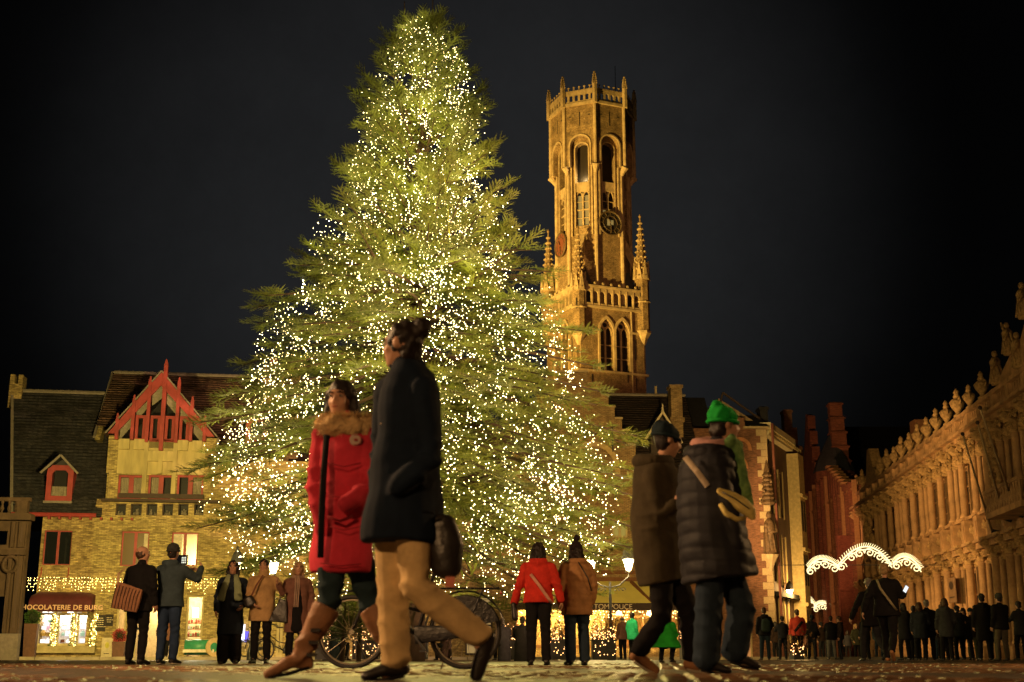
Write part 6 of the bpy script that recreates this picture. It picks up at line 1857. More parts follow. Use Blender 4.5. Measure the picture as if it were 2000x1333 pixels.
def eyes(parent, c, f, s):
    f = f.normalized(); u = Vector((0, 0, 1)); r = f.cross(u).normalized()
    for q in (-1, 1):
        e = MB().ball(c + r * q * .031 * s + f * .080 * s + u * .012 * s, (.012 * s, .012 * s, .008 * s), 10, 7).build('eye', mat('eye_white', (.5, .42, .36), rough=.3, bump=0), parent, smooth=True)
        MB().ball(c + r * q * .031 * s + f * .089 * s + u * .012 * s, .0062 * s, 8, 6).build('iris', mat('iris_dark', (.015, .010, .008), rough=.2, bump=0), e, smooth=True)
        MB().limb([c + r * (q * .048) * s + f * .082 * s + u * .030 * s, c + r * (q * .031) * s + f * .093 * s + u * .035 * s, c + r * (q * .014) * s + f * .094 * s + u * .031 * s], [.003 * s, .005 * s, .004 * s], 6).build('eyebrow', HAIRS['dark'], parent)
    MB().ball(c + f * .094 * s - u * .055 * s, (.022 * s, .006 * s, .0045 * s), 10, 6, Matrix((r, f, u)).transposed()).build('lips', mat('lip_red', (.35, .10, .07), rough=.4, bump=0), parent, smooth=True)

def person(label, root, H=1.72, rz=0.0, fwd=(0, 1, 0), hf=None, J=None, coat=None, ctype='plain', hem=.42, wide=1.0, torso=None, trouser=None, tw=(.058, .044, .036),
           shoe=None, hair='dark', hairk='short', hat=None, hatk='beanie', hood=False, skin=None, voxel=.016, hands=True, detail=False, group=None, boots=None, collar=True, seed=0, bag=None):
    t = empty('person', root, rz, label, 'person', group)
    s = H / 1.75
    fw = Vector(fwd).normalized(); side = fw.cross(Vector((0, 0, 1)))
    D = dict(pelvis=(0, 0, .54), waist=(0, 0, .62), chest=(0, 0, .74), neck=(0, 0, .835), head=(0, .012, .925))
    for q, k in ((-1, 'L'), (1, 'R')):
        D.update({'hip' + k: (q * .052, 0, .53), 'knee' + k: (q * .058, .012, .285), 'ank' + k: (q * .062, -.005, .05), 'toe' + k: (q * .075, .095, .018),
                  'sh' + k: (q * .100, 0, .782), 'el' + k: (q * .142, -.012, .645), 'wr' + k: (q * .140, .035, .51)})
    G = {k: (side * v[0] + fw * v[1] + Vector((0, 0, v[2]))) * H for k, v in D.items()}
    if J:
        for k, v in J.items():
            G[k] = Vector(v) if isinstance(v, Vector) else (side * v[0] + fw * v[1] + Vector((0, 0, v[2]))) * H
    hf = Vector(hf) if hf else fw
    # body: one continuous mesh
    b = MB()
    b.limb([G['pelvis'], G['waist'], G['chest'], G['neck']], [(.085 * H, .06 * H), (.072 * H, .055 * H), (.088 * H, .06 * H), (.035 * H, .035 * H)], 14, side)
    b.limb([G['neck'] - Vector((0, 0, .03)), G['head'] - Vector((0, 0, .05 * s))], [.055 * s, .052 * s], 10)
    for k in 'LR':
        b.limb([G['hip' + k], G['knee' + k], G['ank' + k]], [.045 * H, .032 * H, .022 * H], 10)
        b.ball(G['ank' + k].lerp(G['toe' + k], .2), (.018 * H,) * 3, 8, 6)
        b.limb([G['sh' + k], G['el' + k], G['wr' + k]], [.03 * H, .024 * H, .017 * H], 10)
    head_parts(b, G['head'], hf, s, detail or voxel < .014)
    hm = None
    if hands:
        hm = MB()
        for q, k in ((-1, 'L'), (1, 'R')):
            d = (G['wr' + k] - G['el' + k]); hand(hm, G['wr' + k] + d.normalized() * .01, d, -side * q + fw * .3, s, .45)
    blob('body', b, skin or SKIN, t, min(voxel, .012 if detail else voxel), 2, None, hm)
    if detail: eyes(t, G['head'], hf, s)
    # trousers
    tr = MB()
    tr.ball(G['pelvis'] - Vector((0, 0, .01)), (.085 * H, .07 * H, .06 * H), 12, 8)
    for k in 'LR':
        kn = G['knee' + k]
        an = G['ank' + k] + (kn - G['ank' + k]).normalized() * .015
        if boots: an = kn.lerp(G['ank' + k], .35)
        tr.limb([G['hip' + k], G['hip' + k].lerp(kn, .5), kn, kn.lerp(an, .5), an], [tw[0] * H, (tw[0] + tw[1]) / 2 * H, tw[1] * H, (tw[1] + tw[2]) / 2 * H, tw[2] * H], 12)
    blob('trousers', tr, trouser or BLACKC, t, voxel, 3, rumple(.005, seed, [(G[j + k], .17 if j == 'knee' else .12, .010) for j in ('knee', 'ank') for k in 'LR'] + [(G['pelvis'], .18, .006)]))
    for k in 'LR':
        a, toe = G['ank' + k], G['toe' + k]; fd = (toe - a); 
        dn = Vector((0, 0, -1)) if abs(fd.normalized().z) < .75 else Vector((-.3, 0, -.2))
        heel = a - fd * Vector((1, 1, 0)).length * 0 - Vector((fd.x, fd.y, 0)) * .22 + dn * .035 * s
        if a.z > .16: heel = a + (a - G['knee' + k]).normalized() * .05 - fd.normalized() * .02
        sh = MB().limb([heel, heel.lerp(toe, .45) + Vector((0, 0, .012)), toe], [(.036 * s, .036 * s), (.042 * s, .034 * s), (.034 * s, .022 * s)], 12)
        sh.limb([a + (G['knee' + k] - a).normalized() * .03, a, heel.lerp(toe, .25)], [.042 * s, .042 * s, .036 * s], 10)
        if boots:
            up = G['knee' + k].lerp(a, .05)
            sh = MB().limb([heel, heel.lerp(toe, .45) + Vector((0, 0, .02)), toe], [(.046 * s, .052 * s), (.050 * s, .048 * s), (.038 * s, .030 * s)], 12)
            sh.tube([up, up.lerp(a, .3), up.lerp(a, .65), a, heel.lerp(toe, .2)], [.084 * s, .079 * s, .068 * s, .060 * s, .052 * s], 16)
        blob('boot' if boots else 'shoe', sh, boots or shoe or LEATH, t, min(voxel, .014), 2, rumple(.006, seed, [(G['ank' + k], .14, .012), (G['knee' + k], .1, .004)]) if boots else None)
        if voxel < .017:
            hz = min(heel.z, toe.z)
            MB().limb([heel + dn * .034 * s, heel.lerp(toe, .5) + dn * .036 * s, toe + dn * .020 * s], [(.036 * s, .010), (.042 * s, .010), (.034 * s, .009)], 10, Vector((0, 0, 1)).cross(fd.normalized())).build('sole', BLACKC if boots else (SOLE if seed % 3 == 2 else BLACKC), t, smooth=True)
    # coat
    c = MB()
    if torso is None:
        W = wide
        zz = [hem, (hem + .58) / 2, .58, .64, .70, .76, .805, .83]
        rr_ = [(.120, .088), (.114, .088), (.108, .082), (.106, .078), (.113, .080), (.117, .080), (.098, .068), (.052, .048)]
        def at(z):
            ks = [('pelvis', .54), ('waist', .62), ('chest', .74), ('neck', .835)]
            if z <= .54: return G['pelvis'] + Vector((0, 0, (z - .54) * H))
            for (a, za), (b_, zb) in zip(ks, ks[1:]):
                if z <= zb: return G[a].lerp(G[b_], (z - za) / (zb - za))
            return G['neck']
        pts = [at(z) for z in zz]; rad = [(a * H * W, b_ * H * W) for a, b_ in rr_]
    else:
        pts, rad = torso
    c.tube(pts, rad, 20, side)
    for k in 'LR': c.limb([G['neck'] - Vector((0, 0, .02 * H)), G['neck'].lerp(G['sh' + k], .6) - Vector((0, 0, .004 * H)), G['sh' + k]], [.030 * H, .036 * H, .043 * H], 12)
    for k in 'LR':
        e = G['wr' + k] + (G['el' + k] - G['wr' + k]).normalized() * .01
        c.limb([G['sh' + k], G['sh' + k].lerp(G['el' + k], .5), G['el' + k], e], [.046 * H * wide, .040 * H * wide, .036 * H * wide, .030 * H * wide], 12)
    if collar: c.limb([G['neck'] - Vector((0, 0, .035)), G['neck'] + Vector((0, 0, .02)) + hf * .01], [.078 * s, .064 * s], 12)
    if hood:
        q = G['neck'] - fw * .075 * s; c.limb([q + side * .09 * s + Vector((0, 0, .0)), q - fw * .03 * s + Vector((0, 0, -.02)), q - side * .09 * s], [.05 * s, .07 * s, .05 * s], 12)
    blob('coat', c, coat or BLACKC, t, voxel, 3, puffer(.012, .088, seed) if ctype == 'puffer' else rumple(.010 if torso is not None else .006, seed, [(G['el' + k], .15, .012) for k in 'LR'] + [(G['waist'], .16, .005)] + [(G['sh' + k], .10, .006) for k in 'LR']))
    # hair and hat
    hc = G['head']; u = Vector((0, 0, 1)); hr = hf.cross(u).normalized() if abs(hf.z) < .9 else side; Rm = Matrix((hr, hf.normalized(), u)).transposed()
    hm_ = HAIRS.get(hair, HAIRS['dark'])
    hb = MB()
    if hairk != 'bald':
        hb.ball(hc - hf * .018 * s + u * .035 * s, (.086 * s, .100 * s, .094 * s), 14, 9, Rm)
        if hairk in ('bob', 'long'):
            for q in (-1, 1): hb.limb([hc + hr * q * .07 * s + u * .03 * s, hc + hr * q * .085 * s - u * .05 * s - hf * .02 * s, hc + hr * q * .078 * s - u * (.12 if hairk == 'bob' else .26) * s - hf * .02 * s], [.03 * s, .032 * s, .024 * s], 8)
            hb.limb([hc - hf * .06 * s, hc - hf * .075 * s - u * .09 * s, hc - hf * .07 * s - u * (.14 if hairk == 'bob' else .30) * s], [.07 * s, .075 * s, .045 * s], 12)
        else: hb.ball(hc - hf * .045 * s - u * .03 * s, (.074 * s, .060 * s, .065 * s), 12, 8, Rm)
        if hairk == 'bun': hb.ball(hc - hf * .10 * s + u * .085 * s, (.056 * s, .052 * s, .054 * s), 10, 8).ball(hc - hf * .118 * s + u * .10 * s, (.046 * s,) * 3, 10, 8)
        blob('hair', hb, hm_, t, min(voxel, .011), 2, strands(.0035 if hairk != 'long' else .005, seed))
    else:
        blob('hair', MB().ball(hc - hf * .030 * s - u * .008 * s, (.087 * s, .084 * s, .078 * s), 12, 8, Rm), hm_, t, min(voxel, .012), 2, strands(.003))
    if hat is not None:
        h_ = MB().ball(hc - hf * .015 * s + u * .052 * s, (.094 * s, .106 * s, .092 * s), 16, 10, Rm)
        if hatk == 'peak': h_.limb([hc - hf * .02 * s + u * .06 * s, hc - hf * .05 * s + u * .120 * s], [.075 * s, .05 * s], 12)
        ht = blob('hat', h_, hat, t, min(voxel, .011), 2, strands(.0025, seed))
        if hatk == 'pom': blob('pompom', MB().ball(hc - hf * .04 * s + u * .175 * s, .048 * s, 12, 8), hat, ht, .010, 1, strands(.006, 2))
        MB().ring([hc - hf * .012 * s + u * .022 * s + hr * (.091 * s * cos(a)) + hf.normalized() * (.103 * s * sin(a)) for a in np.linspace(0, 2 * pi, 20, endpoint=False)], .013 * s, 7).build('hat_cuff', hat, ht, smooth=True)
    return t, G, s, fw, side
def crossbag(name, cat, label, pts, w_, m, bagc, bagr, m2, root, rz=0.0, group=None, stripes=None):
    t = empty(name, root, rz, label, cat, group)
    MB().tube(pts, [(w_, .006)] * len(pts), 8, side=None).build('strap', m, t, smooth=True)
    o = MB().limb([Vector(bagc) + Vector((0, 0, bagr[2] * .6)), Vector(bagc) - Vector((0, 0, bagr[2] * .6))], [(bagr[0], bagr[1])] * 2, 14, side=(1, 0, 0)).build('bag_body', m2, t, smooth=True)
    return t, o

# ---- foreground pair --------------------------------------------------------------------------
def FG(px, py, Y, root): return P(px, py, Y) - Vector(root)
Y1 = 6.45; r1 = P(790, 1284, Y1); r1 = Vector((r1.x, Y1, 0))
m1 = lambda x, y, d=0.0: FG(x, y, Y1 + d, r1)
def torso_px(mf, Y, lst, kx=1.0, ky=.78):
    pts, rad = [], []
    for x, y, hw in lst:
        p = mf(x, y); pts.append(p); zc = Y * CP + p.z * SP; r = hw / FPX * zc; rad.append((r * 1.12 * kx, r * ky))
    return pts[::-1], rad[::-1]
f1 = (-.80, .60, 0)
J1 = dict(pelvis=m1(792, 1010), waist=m1(795, 900), chest=m1(798, 790), neck=m1(796, 722), head=m1(786, 677),
          shL=m1(826, 765, -.13), elL=m1(838, 898, -.17), wrL=m1(772, 952, -.22), shR=m1(762, 768, .14), elR=m1(748, 890, .16), wrR=m1(742, 985, .12),
          hipR=m1(766, 1030, .06), kneeR=m1(768, 1180, .05), ankR=m1(774, 1291, .04), toeR=m1(712, 1321, .0),
          hipL=m1(806, 1030, -.05), kneeL=m1(812, 1148, -.09), ankL=m1(938, 1243, -.02), toeL=m1(930, 1322, .0))
tp, tr_ = torso_px(m1, Y1, [(797, 712, 24), (800, 735, 46), (800, 765, 60), (800, 800, 64), (798, 850, 64), (795, 900, 66), (793, 950, 69), (790, 1000, 73), (788, 1040, 77), (787, 1060, 78)], ky=.95)
t1, G1_, s1, fw1, sd1 = person('tall man in navy coat with hair bun, striding left in beige trousers', r1, 1.83, 0, f1, (-.9, .42, .05), J1, NAVYS, 'plain', torso=(tp, tr_), trouser=BEIGE, tw=(.050, .046, .040), hands=False,
       hair='dark', hairk='bun', voxel=.012, detail=True, seed=1)
BR = mat('brass_button', (.55, .38, .14), rough=.3, metal=.7, bump=0)
for x, y in ((748, 828), (741, 890), (738, 953)):
    q = m1(x, y, -.10); MB().ball(q, (.014, .014, .014), 10, 6).build('button', BR, t1, smooth=True)
MB().limb([m1(772, 712, .02), m1(800, 700, .08), m1(820, 715, .02)], [.035, .04, .035], 12).build('collar', NAVYS, t1, smooth=True)
rb = Vector(m1(872, 1060, -.05)) + r1
bg = empty('shoulder_bag', rb, 0, 'large black shoulder bag hanging behind the striding man', 'bag')
blob('bag_body', MB().limb([(-.03, 0, .09), (.0, 0, -.02), (.0, 0, -.13)], [(.075, .05), (.085, .055), (.08, .05)], 14), LEATH, bg, .012, 3, folds(.005, 18))
MB().tube([(-.06, -.02, .12), (-.12, -.03, .5), (-.14, .02, .85)], [(.018, .005)] * 3, 6).build('strap', LEATH, bg)
bx('pale_tag', mat('pink_tag', (.6, .2, .14)), bg, .0, .045, -.055, -.045, -.22, -.17)

Y2 = 7.2; r2 = P(668, 1284, Y2); r2 = Vector((r2.x, Y2, 0))
m2 = lambda x, y, d=0.0: FG(x, y, Y2 + d, r2)
REDC = cloth('red_parka', (.54, .034, .062), var=.4, scale=3); FUR = mat('fur_trim', (.62, .42, .20), rough=.9, var=.4, scale=14, bump=.8, dist=.02); TEAL = cloth('teal_denim', (.018, .035, .045))
J2 = dict(pelvis=m2(670, 1070), waist=m2(672, 985), chest=m2(672, 880), neck=m2(672, 824), head=m2(666, 783),
          shL=m2(712, 852, -.04), elL=m2(724, 948, -.13), wrL=m2(672, 988, -.24), shR=m2(632, 852, .02), elR=m2(618, 950, .0), wrR=m2(630, 1035, -.06),
          hipR=m2(652, 1075, -.03), kneeR=m2(642, 1178, -.06), ankR=m2(588, 1280, -.05), toeR=m2(524, 1316, -.10),
          hipL=m2(694, 1075, .05), kneeL=m2(722, 1180, .07), ankL=m2(776, 1278, .08), toeL=m2(752, 1318, .0))
tp, tr_ = torso_px(m2, Y2, [(670, 822, 26), (670, 842, 50), (672, 880, 57), (672, 930, 57), (670, 990, 58), (667, 1050, 60), (664, 1118, 60)])
t2, G2_, s2, fw2, sd2 = person('woman in red parka with blond fur collar and tan boots, looking sideways while walking', r2, 1.66, 0, (-.6, -.8, 0), (-.26, -.96, .03), J2, REDC, 'plain', torso=(tp, tr_), trouser=TEAL, tw=(.056, .041, .036),
       hair='dark', hairk='long', hat=None, voxel=.011, detail=True, hands=False, boots=TANL, seed=3)
blob('hair_band', MB().ball(G2_['head'] + Vector((.005, .02, .042)), (.086, .098, .088), 14, 9), HAIRS['dark'], t2, .010, 2, strands(.002))
fur = MB()
A = np.linspace(0, 2 * pi, 28, endpoint=False); fc = G2_['neck'] + Vector((.012, -.0, -.028)); rg = random.Random(8)
for a in A: fur.ball(fc + Vector((.125 * cos(a), .105 * sin(a) , .015 * sin(a * 2) - (.02 if sin(a) < -.6 else 0))), rg.uniform(.050, .066), 8, 6)
fo = blob('fur_collar', fur, FUR, t2, .010, 2, lambda c: .010 * (np.sin(c[:, 0] * 130 + 6 * np.sin(c[:, 2] * 40)) * np.sin(c[:, 2] * 120 + 5 * np.sin(c[:, 0] * 50)) + .5 * np.sin(c[:, 1] * 160)))
fh = MB()        # fur hairs
for k in range(3200):
    a = rg.uniform(0, 2 * pi); b_ = rg.uniform(0, 2 * pi); rad = .125
    n_ = Vector((cos(a) * cos(b_), sin(a) * cos(b_), sin(b_))); c = fc + Vector((.125 * cos(a), .105 * sin(a), 0)) + n_ * .05
    s_ = n_.cross(Vector((0, 0, 1))).normalized() * .0022 if abs(n_.z) < .95 else Vector((.002, 0, 0))
    fh.add([c - s_, c + s_, c + n_ * .028 + Vector((rg.uniform(-.014, .014), rg.uniform(-.014, .014), rg.uniform(-.02, .008)))], [(0, 1, 2)])
tag(fh.build('fur_hairs', FUR, fo), kind='stuff')
MB().tube([m2(638, 850, -.18), m2(632, 930, -.22), m2(628, 1010, -.22), m2(626, 1090, -.21)], [(.018, .008)] * 4, 8).build('black_placket', BLACKC, t2, smooth=True)
q = m2(694, 860, -.145)
em = MB().tube([q, q + Vector((.003, -.008, 0))], [.034, .034], 18).build('arm_badge', mat('badge_white', (.6, .45, .38)), t2)
MB().ring([q + Vector((.003 + .029 * cos(a), -.010, .029 * sin(a))) for a in np.linspace(0, 2 * pi, 18, endpoint=False)], .003, 5).ball(q + Vector((.003, -.010, 0)), (.014, .003, .008), 8, 5).build('badge_print', mat('badge_red', (.35, .05, .05)), em)
for k in range(3):
    q = m2(600 - k * 4 + 18, 1232 + k * 24, -.13); bx('buckle', LEATH, t2, q.x - .03, q.x + .02, q.y - .01, q.y + .03, q.z - .008, q.z + .012)

# seams, pockets and closures
def seam(par, pts, m_, r_=.004, nm='seam'): MB().tube(pts, [(r_, r_ * .7)] * len(pts), 6).build(nm, m_, par, smooth=True)
ND = cloth('navy_seam', (.003, .004, .007)); RD = cloth('red_seam', (.16, .006, .012))
seam(t1, [m1(826, 1000, -.20), m1(846, 1002, -.17)], ND, .010, 'pocket_flap')
for i in range(3): seam(t2, [m2(640 + i * 2, 905 + i * 62, -.19), m2(672, 912 + i * 62, -.21), m2(704, 905 + i * 62, -.17)], RD, .0035)
seam(t2, [m2(640, 1010, -.20), m2(664, 1018, -.22), m2(690, 1008, -.20)], RD, .012, 'pocket_flap')
seam(t2, [m2(626, 1100, -.17), m2(664, 1106, -.20), m2(706, 1102, -.17)], RD, .004, 'hem_stitch')
# ---- couple on the right ------------------------------------------------------------------------
Y3 = 9.3; r3 = P(1290, 1284, Y3); r3 = Vector((r3.x, Y3, 0)); m3 = lambda x, y, d=0.0: FG(x, y, Y3 + d, r3)
BRN = cloth('brown_wool', (.052, .040, .022)); BNAVY = cloth('dark_beanie', (.012, .022, .028))
J3 = dict(pelvis=m3(1295, 1110), waist=m3(1286, 1040), chest=m3(1283, 960), neck=m3(1288, 903), head=m3(1304, 862),
          shR=m3(1275, 935, -.12), elR=m3(1290, 1012, -.16), wrR=m3(1318, 985, -.20), shL=m3(1300, 935, .13), elL=m3(1330, 1000, .1), wrL=m3(1340, 1060, .05),
          hipR=m3(1292, 1115, -.05), kneeR=m3(1292, 1205, -.04), ankR=m3(1246, 1272, .0), toeR=m3(1282, 1312, .0), hipL=m3(1312, 1115, .05), kneeL=m3(1346, 1200, .05), ankL=m3(1352, 1288, .05), toeL=m3(1395, 1310, .02))
tp, tr_ = torso_px(m3, Y3, [(1288, 896, 26), (1284, 915, 40), (1282, 950, 47), (1281, 1010, 50), (1283, 1070, 47), (1288, 1115, 44), (1292, 1140, 43)], ky=1.0)
t3, G3_, s3, fw3, sd3 = person('person in brown hooded coat and dark beanie beside the green-hatted walker', r3, 1.78, 0, (.85, .5, 0), (.92, .2, -.25), J3, BRN, 'plain', torso=(tp, tr_), trouser=BLACKC, tw=(.054, .044, .036),
       hair='dark', hairk='short', hat=BNAVY, voxel=.013, detail=True, hood=False, seed=5, shoe=mat('tan_trainer', (.34, .16, .07), rough=.6))
hd = MB(); c0 = G3_['neck'] + Vector((-.045, 0, .005))
for a in np.linspace(-.2, 2 * pi - .8, 18): hd.ball(c0 + Vector((.105 * cos(a + 1.6), .11 * sin(a + 1.6), .02 * cos(a))), .055, 8, 6)
blob('hood', hd, BRN, t3, .012, 3, folds(.005, 16))
Y4 = 8.55; r4 = P(1400, 1284, Y4); r4 = Vector((r4.x, Y4, 0)); m4 = lambda x, y, d=0.0: FG(x, y, Y4 + d, r4)
GRN = cloth('green_knit', (.012, .33, .045), scale=12); NPUF = cloth('navy_puffer', (.022, .022, .027), rough=.6); PINKH = cloth('pink_hood', (.48, .26, .23)); PLAID = mat('green_plaid', (.16, .26, .08), rough=.9, var=.7, scale=11, col2=(.02, .09, .03))
J4 = dict(pelvis=m4(1402, 1090), waist=m4(1392, 1020), chest=m4(1388, 940), neck=m4(1400, 873), head=m4(1415, 832),
          shR=m4(1398, 912, -.14), elR=m4(1425, 1000, -.2), wrR=m4(1436, 1062, -.2), shL=m4(1390, 912, .15), elL=m4(1430, 985, .15), wrL=m4(1445, 1040, .08),
          hipR=m4(1388, 1100, -.08), kneeR=m4(1384, 1200, -.08), ankR=m4(1380, 1288, -.08), toeR=m4(1424, 1310, -.10), hipL=m4(1420, 1100, .06), kneeL=m4(1448, 1190, .06), ankL=m4(1436, 1272, .06), toeL=m4(1480, 1301, .04))
tp, tr_ = torso_px(m4, Y4, [(1398, 868, 30), (1393, 885, 46), (1386, 915, 57), (1384, 960, 60), (1387, 1010, 62), (1394, 1060, 66), (1402, 1105, 70), (1406, 1132, 72)], ky=1.02)
t4, G4_, s4, fw4, sd4 = person('walker in bright green beanie, plaid scarf and long dark puffer coat heading right', r4, 1.76, 0, (.9, .35, 0), (.95, .25, -.05), J4, NPUF, 'puffer', torso=(tp, tr_), trouser=DENIM, tw=(.050, .055, .053),
       hair='dark', hairk='short', hat=GRN, hatk='peak', hands=False, voxel=.012, detail=True, seed=6)
hd = MB(); c0 = G4_['neck'] + Vector((-.035, 0, .012))
for a in np.linspace(-.2, 2 * pi - .8, 18): hd.ball(c0 + Vector((.095 * cos(a + 1.6), .10 * sin(a + 1.6), .025 * cos(a))), .05, 8, 6)
blob('hood', hd, PINKH, t4, .012, 3, folds(.004, 18))
hd = MB(); c0 = G4_['neck'] + Vector((-.06, 0, -.055))
for a in np.linspace(.3, 2 * pi - 1.4, 14): hd.ball(c0 + Vector((.12 * cos(a + 1.9), .13 * sin(a + 1.9), .02 * cos(a))), .06, 8, 6)
blob('puffer_collar', hd, NPUF, t4, .012, 3, folds(.005, 18))
sc_ = MB().limb([m4(1432, 862, -.08), m4(1440, 890, -.10), m4(1450, 930, -.12), m4(1458, 968, -.12)], [(.05, .018), (.046, .018), (.04, .018), (.035, .015)], 12, side=(1, 0, 0)).limb([m4(1428, 858, -.10), m4(1405, 880, -.12), m4(1440, 870, .08)], [.04, .04, .04], 10)
blob('scarf', sc_, PLAID, t4, .010, 2, folds(.006, 22))
fr = MB()
for k in range(12): q = m4(1450 + k * 1.6, 966, -.12); fr.beam(q, q + Vector((.01, 0, -.07)), .006)
fr.build('scarf_fringe', PLAID, t4)
rb = m4(1443, 985, -.24) + r4
YB = mat('yellow_bag', (.66, .52, .16), rough=.6, var=.3, scale=10)
bg = empty('crossbody_bag', rb, 0, 'pale yellow crescent crossbody bag carried in front by the green-hatted walker', 'bag')
blob('bag_body', MB().limb([(-.12, 0, .085), (-.05, 0, .045), (.02, 0, -.005), (.075, 0, -.055), (.085, 0, -.085)], [(.020, .022), (.040, .034), (.050, .040), (.040, .034), (.022, .02)], 14), YB, bg, .009, 3, folds(.003, 18))
MB().tube([(-.12, 0, .0), (-.09, -.02, -.06), (-.02, -.02, -.10), (.04, 0, -.09)], [.016, .02, .018, .012], 8).build('lower_strap', YB, bg, smooth=True)
MB().tube([(-.11, -.035, .075), (-.03, -.045, .03), (.06, -.042, -.035)], .005, 6).build('zip', LEATH, bg, smooth=True)
q0, q1 = m4(1338, 893, -.17) + r4 - rb, m4(1382, 950, -.25) + r4 - rb
MB().tube([q0, q0.lerp(q1, .5) + Vector((0, -.02, .0)), q1], [(.02, .006)] * 3, 8, side=(1, 0, .6)).build('strap', mat('strap_white', (.6, .48, .34)), bg)

# ---- standing groups in the middle distance -------------------------------------------------------
def place(px, ytop, H, extra=0.0):
    a = PITCH - math.atan((ytop - 666.5) / FPX); Y = (H + extra - CAM_H) / tan(a); p = P(px, 1284, Y); return Vector((p.x, Y, 0))
def std(lab, px, yt, H, rz, **k): 
    r = place(px, yt, H, k.pop('extra', 0.0)); return (r,) + person(lab, r, H, rz, **k)
MV = .015
# two men seen from behind
r, t, G, s, *_ = std('balding man in black coat seen from behind, left of the tablet', 264, 1065, 1.76, -.35, coat=BLACKC, hem=.44, hair='brown', hairk='bald', hf=(.75, .65, 0), voxel=MV, seed=1, wide=1.08, detail=True, trouser=BLACKC)
STB = mat('striped_bag', (.28, .13, .07), rough=.9, var=.3)
bg = empty('striped_tote', r + Vector((-.10, -.30, .98)), .12, 'brown bag with dark vertical stripes hanging on the left-hand man', 'bag')
bd = blob('bag_body', MB().prism([(-.22, -.17), (.16, -.23), (.23, .10), (-.14, .22)], -.05, .05), STB, bg, .012, 4, folds(.006, 12))
for k in range(8):
    x = -.17 + k * .048; MB().tube([(x - .035, -.058, -.165 - k * .006), (x - .01, -.064, 0), (x + .022, -.058, .175 - k * .013)], [(.006, .003)] * 3, 6, side=(1, 0, 0)).build('stripe', mat('bag_stripe', (.06, .03, .02)), bd)
MB().tube([(-.14, 0, .2), (-.15, .04, .34), (-.07, .2, .43)], [(.016, .005)] * 3, 6).build('strap', mat('strap_tan', (.42, .28, .16)), bg)
JM2 = dict(elR=(.19, .10, .70), wrR=(.155, .21, .80), elL=(-.12, .12, .70), wrL=(.02, .22, .78))
SLAT = cloth('slate_jacket', (.045, .065, .078)); BEAN = cloth('grey_beanie', (.045, .045, .042), scale=14)
r, t, G, s, *_ = std('man in slate blue jacket and grey beanie holding up a tablet', 325, 1062, 1.80, -.28, coat=SLAT, hem=.47, trouser=cloth('blue_jeans', (.02, .035, .075)), hat=BEAN, J=JM2, voxel=MV, seed=2, hood=True, wide=1.08, detail=True)
wp = P(354, 1094, r.y - .05 + .25)
tb = empty('tablet', wp, -.1, 'dark tablet with glowing lines held up by the man in the grey beanie', 'tablet')
MB().box(-.10, .10, 0, .012, -.075, .075).build('case', LEATH, tb); bx('screen', glow('tablet_dark', (.01, .012, .014), .3), tb, -.092, .092, -.003, -.001, -.067, .067)
sg = MB()
for k in range(9): sg.box(.01 + (k % 3) * .025, .024 + (k % 3) * .025, -.006, -.004, -.05 + (k // 3) * .035, -.028 + (k // 3) * .035)
sg.build('screen_picture', glow('tablet_lines', (.7, .75, .6), 1.6), tb)
# three women facing the camera
CRM = cloth('cream_parka', (.44, .27, .12)); NVY = cloth('navy_long_coat', (.018, .024, .036)); SCG = cloth('sage_scarf', (.26, .30, .17)); TAUP = cloth('taupe_coat', (.20, .095, .07))
r, t, G, s, *_ = std('woman in long navy coat with pale green scarf, leftmost of the three posing women', 447, 1094, 1.70, pi + .08, coat=NVY, hem=.28, wide=1.08, hair='dark', hairk='long', voxel=MV, seed=3, detail=True, tw=(.06, .062, .060), J=dict(elL=(-.17, -.03, .66), wrL=(-.12, .05, .56)))
for q in (-1, 1): blob('scarf_tail', MB().limb([G['neck'] + Vector((q * .06, .09, .02)), G['chest'] + Vector((q * .10, .155, .02)), G['waist'] + Vector((q * .13 * (1.3 if q > 0 else 1), .165, -.02))], [(.04, .02), (.06, .02), (.075, .02)], 12, side=(1, 0, 0)), SCG, t, .012, 2, folds(.005, 15))
r, t, G, s, *_ = std('person in cream parka with funnel collar, middle of the three posing women', 508, 1091, 1.72, pi - .05, coat=CRM, hem=.40, wide=1.12, hair='dark', hairk='short', voxel=MV, seed=4, detail=True, J=dict(elR=(.13, .03, .66), wrR=(.06, .11, .57), elL=(-.19, -.02, .70), wrL=(-.26, -.02, .72)))
blob('funnel_collar', MB().limb([G['neck'] - Vector((0, 0, .04)), G['neck'] + Vector((0, .02, .07))], [.095, .082], 14), CRM, t, .012, 2, folds(.004, 16))
bagr = empty('small_crossbody_bag', r + Vector((-.17, -.22, 1.0)), 0, 'small dark rounded bag on a brown strap against the cream parka', 'bag')
blob('bag_body', MB().limb([(-.03, 0, .05), (.02, 0, -.05)], [(.09, .04), (.1, .045)], 12), LEATH, bagr, .012, 2)
MB().tube([(.03, -.02, .1), (.10, -.03, .26), (.19, .05, .43)], [(.014, .004)] * 3, 6).build('strap', mat('strap_brown', (.16, .06, .03)), bagr)
r, t, G, s, *_ = std('blond woman in taupe coat with striped scarf, rightmost of the three posing women', 576, 1096, 1.68, pi + .25, coat=TAUP, hem=.30, wide=1.02, hair='blond', hairk='bob', voxel=MV, seed=5, detail=True, J=dict(elR=(.15, .05, .67), wrR=(.20, .13, .76), elL=(-.15, -.02, .65), wrL=(-.14, .02, .52)))
blob('dark_dress', MB().limb([G['chest'] + Vector((0, .075, 0)), G['pelvis'] + Vector((0, .10, 0)), G['pelvis'] + Vector((0, .10, -.35))], [(.07, .06), (.09, .06), (.11, .07)], 14, side=(1, 0, 0)), BLACKC, t, .014, 2)
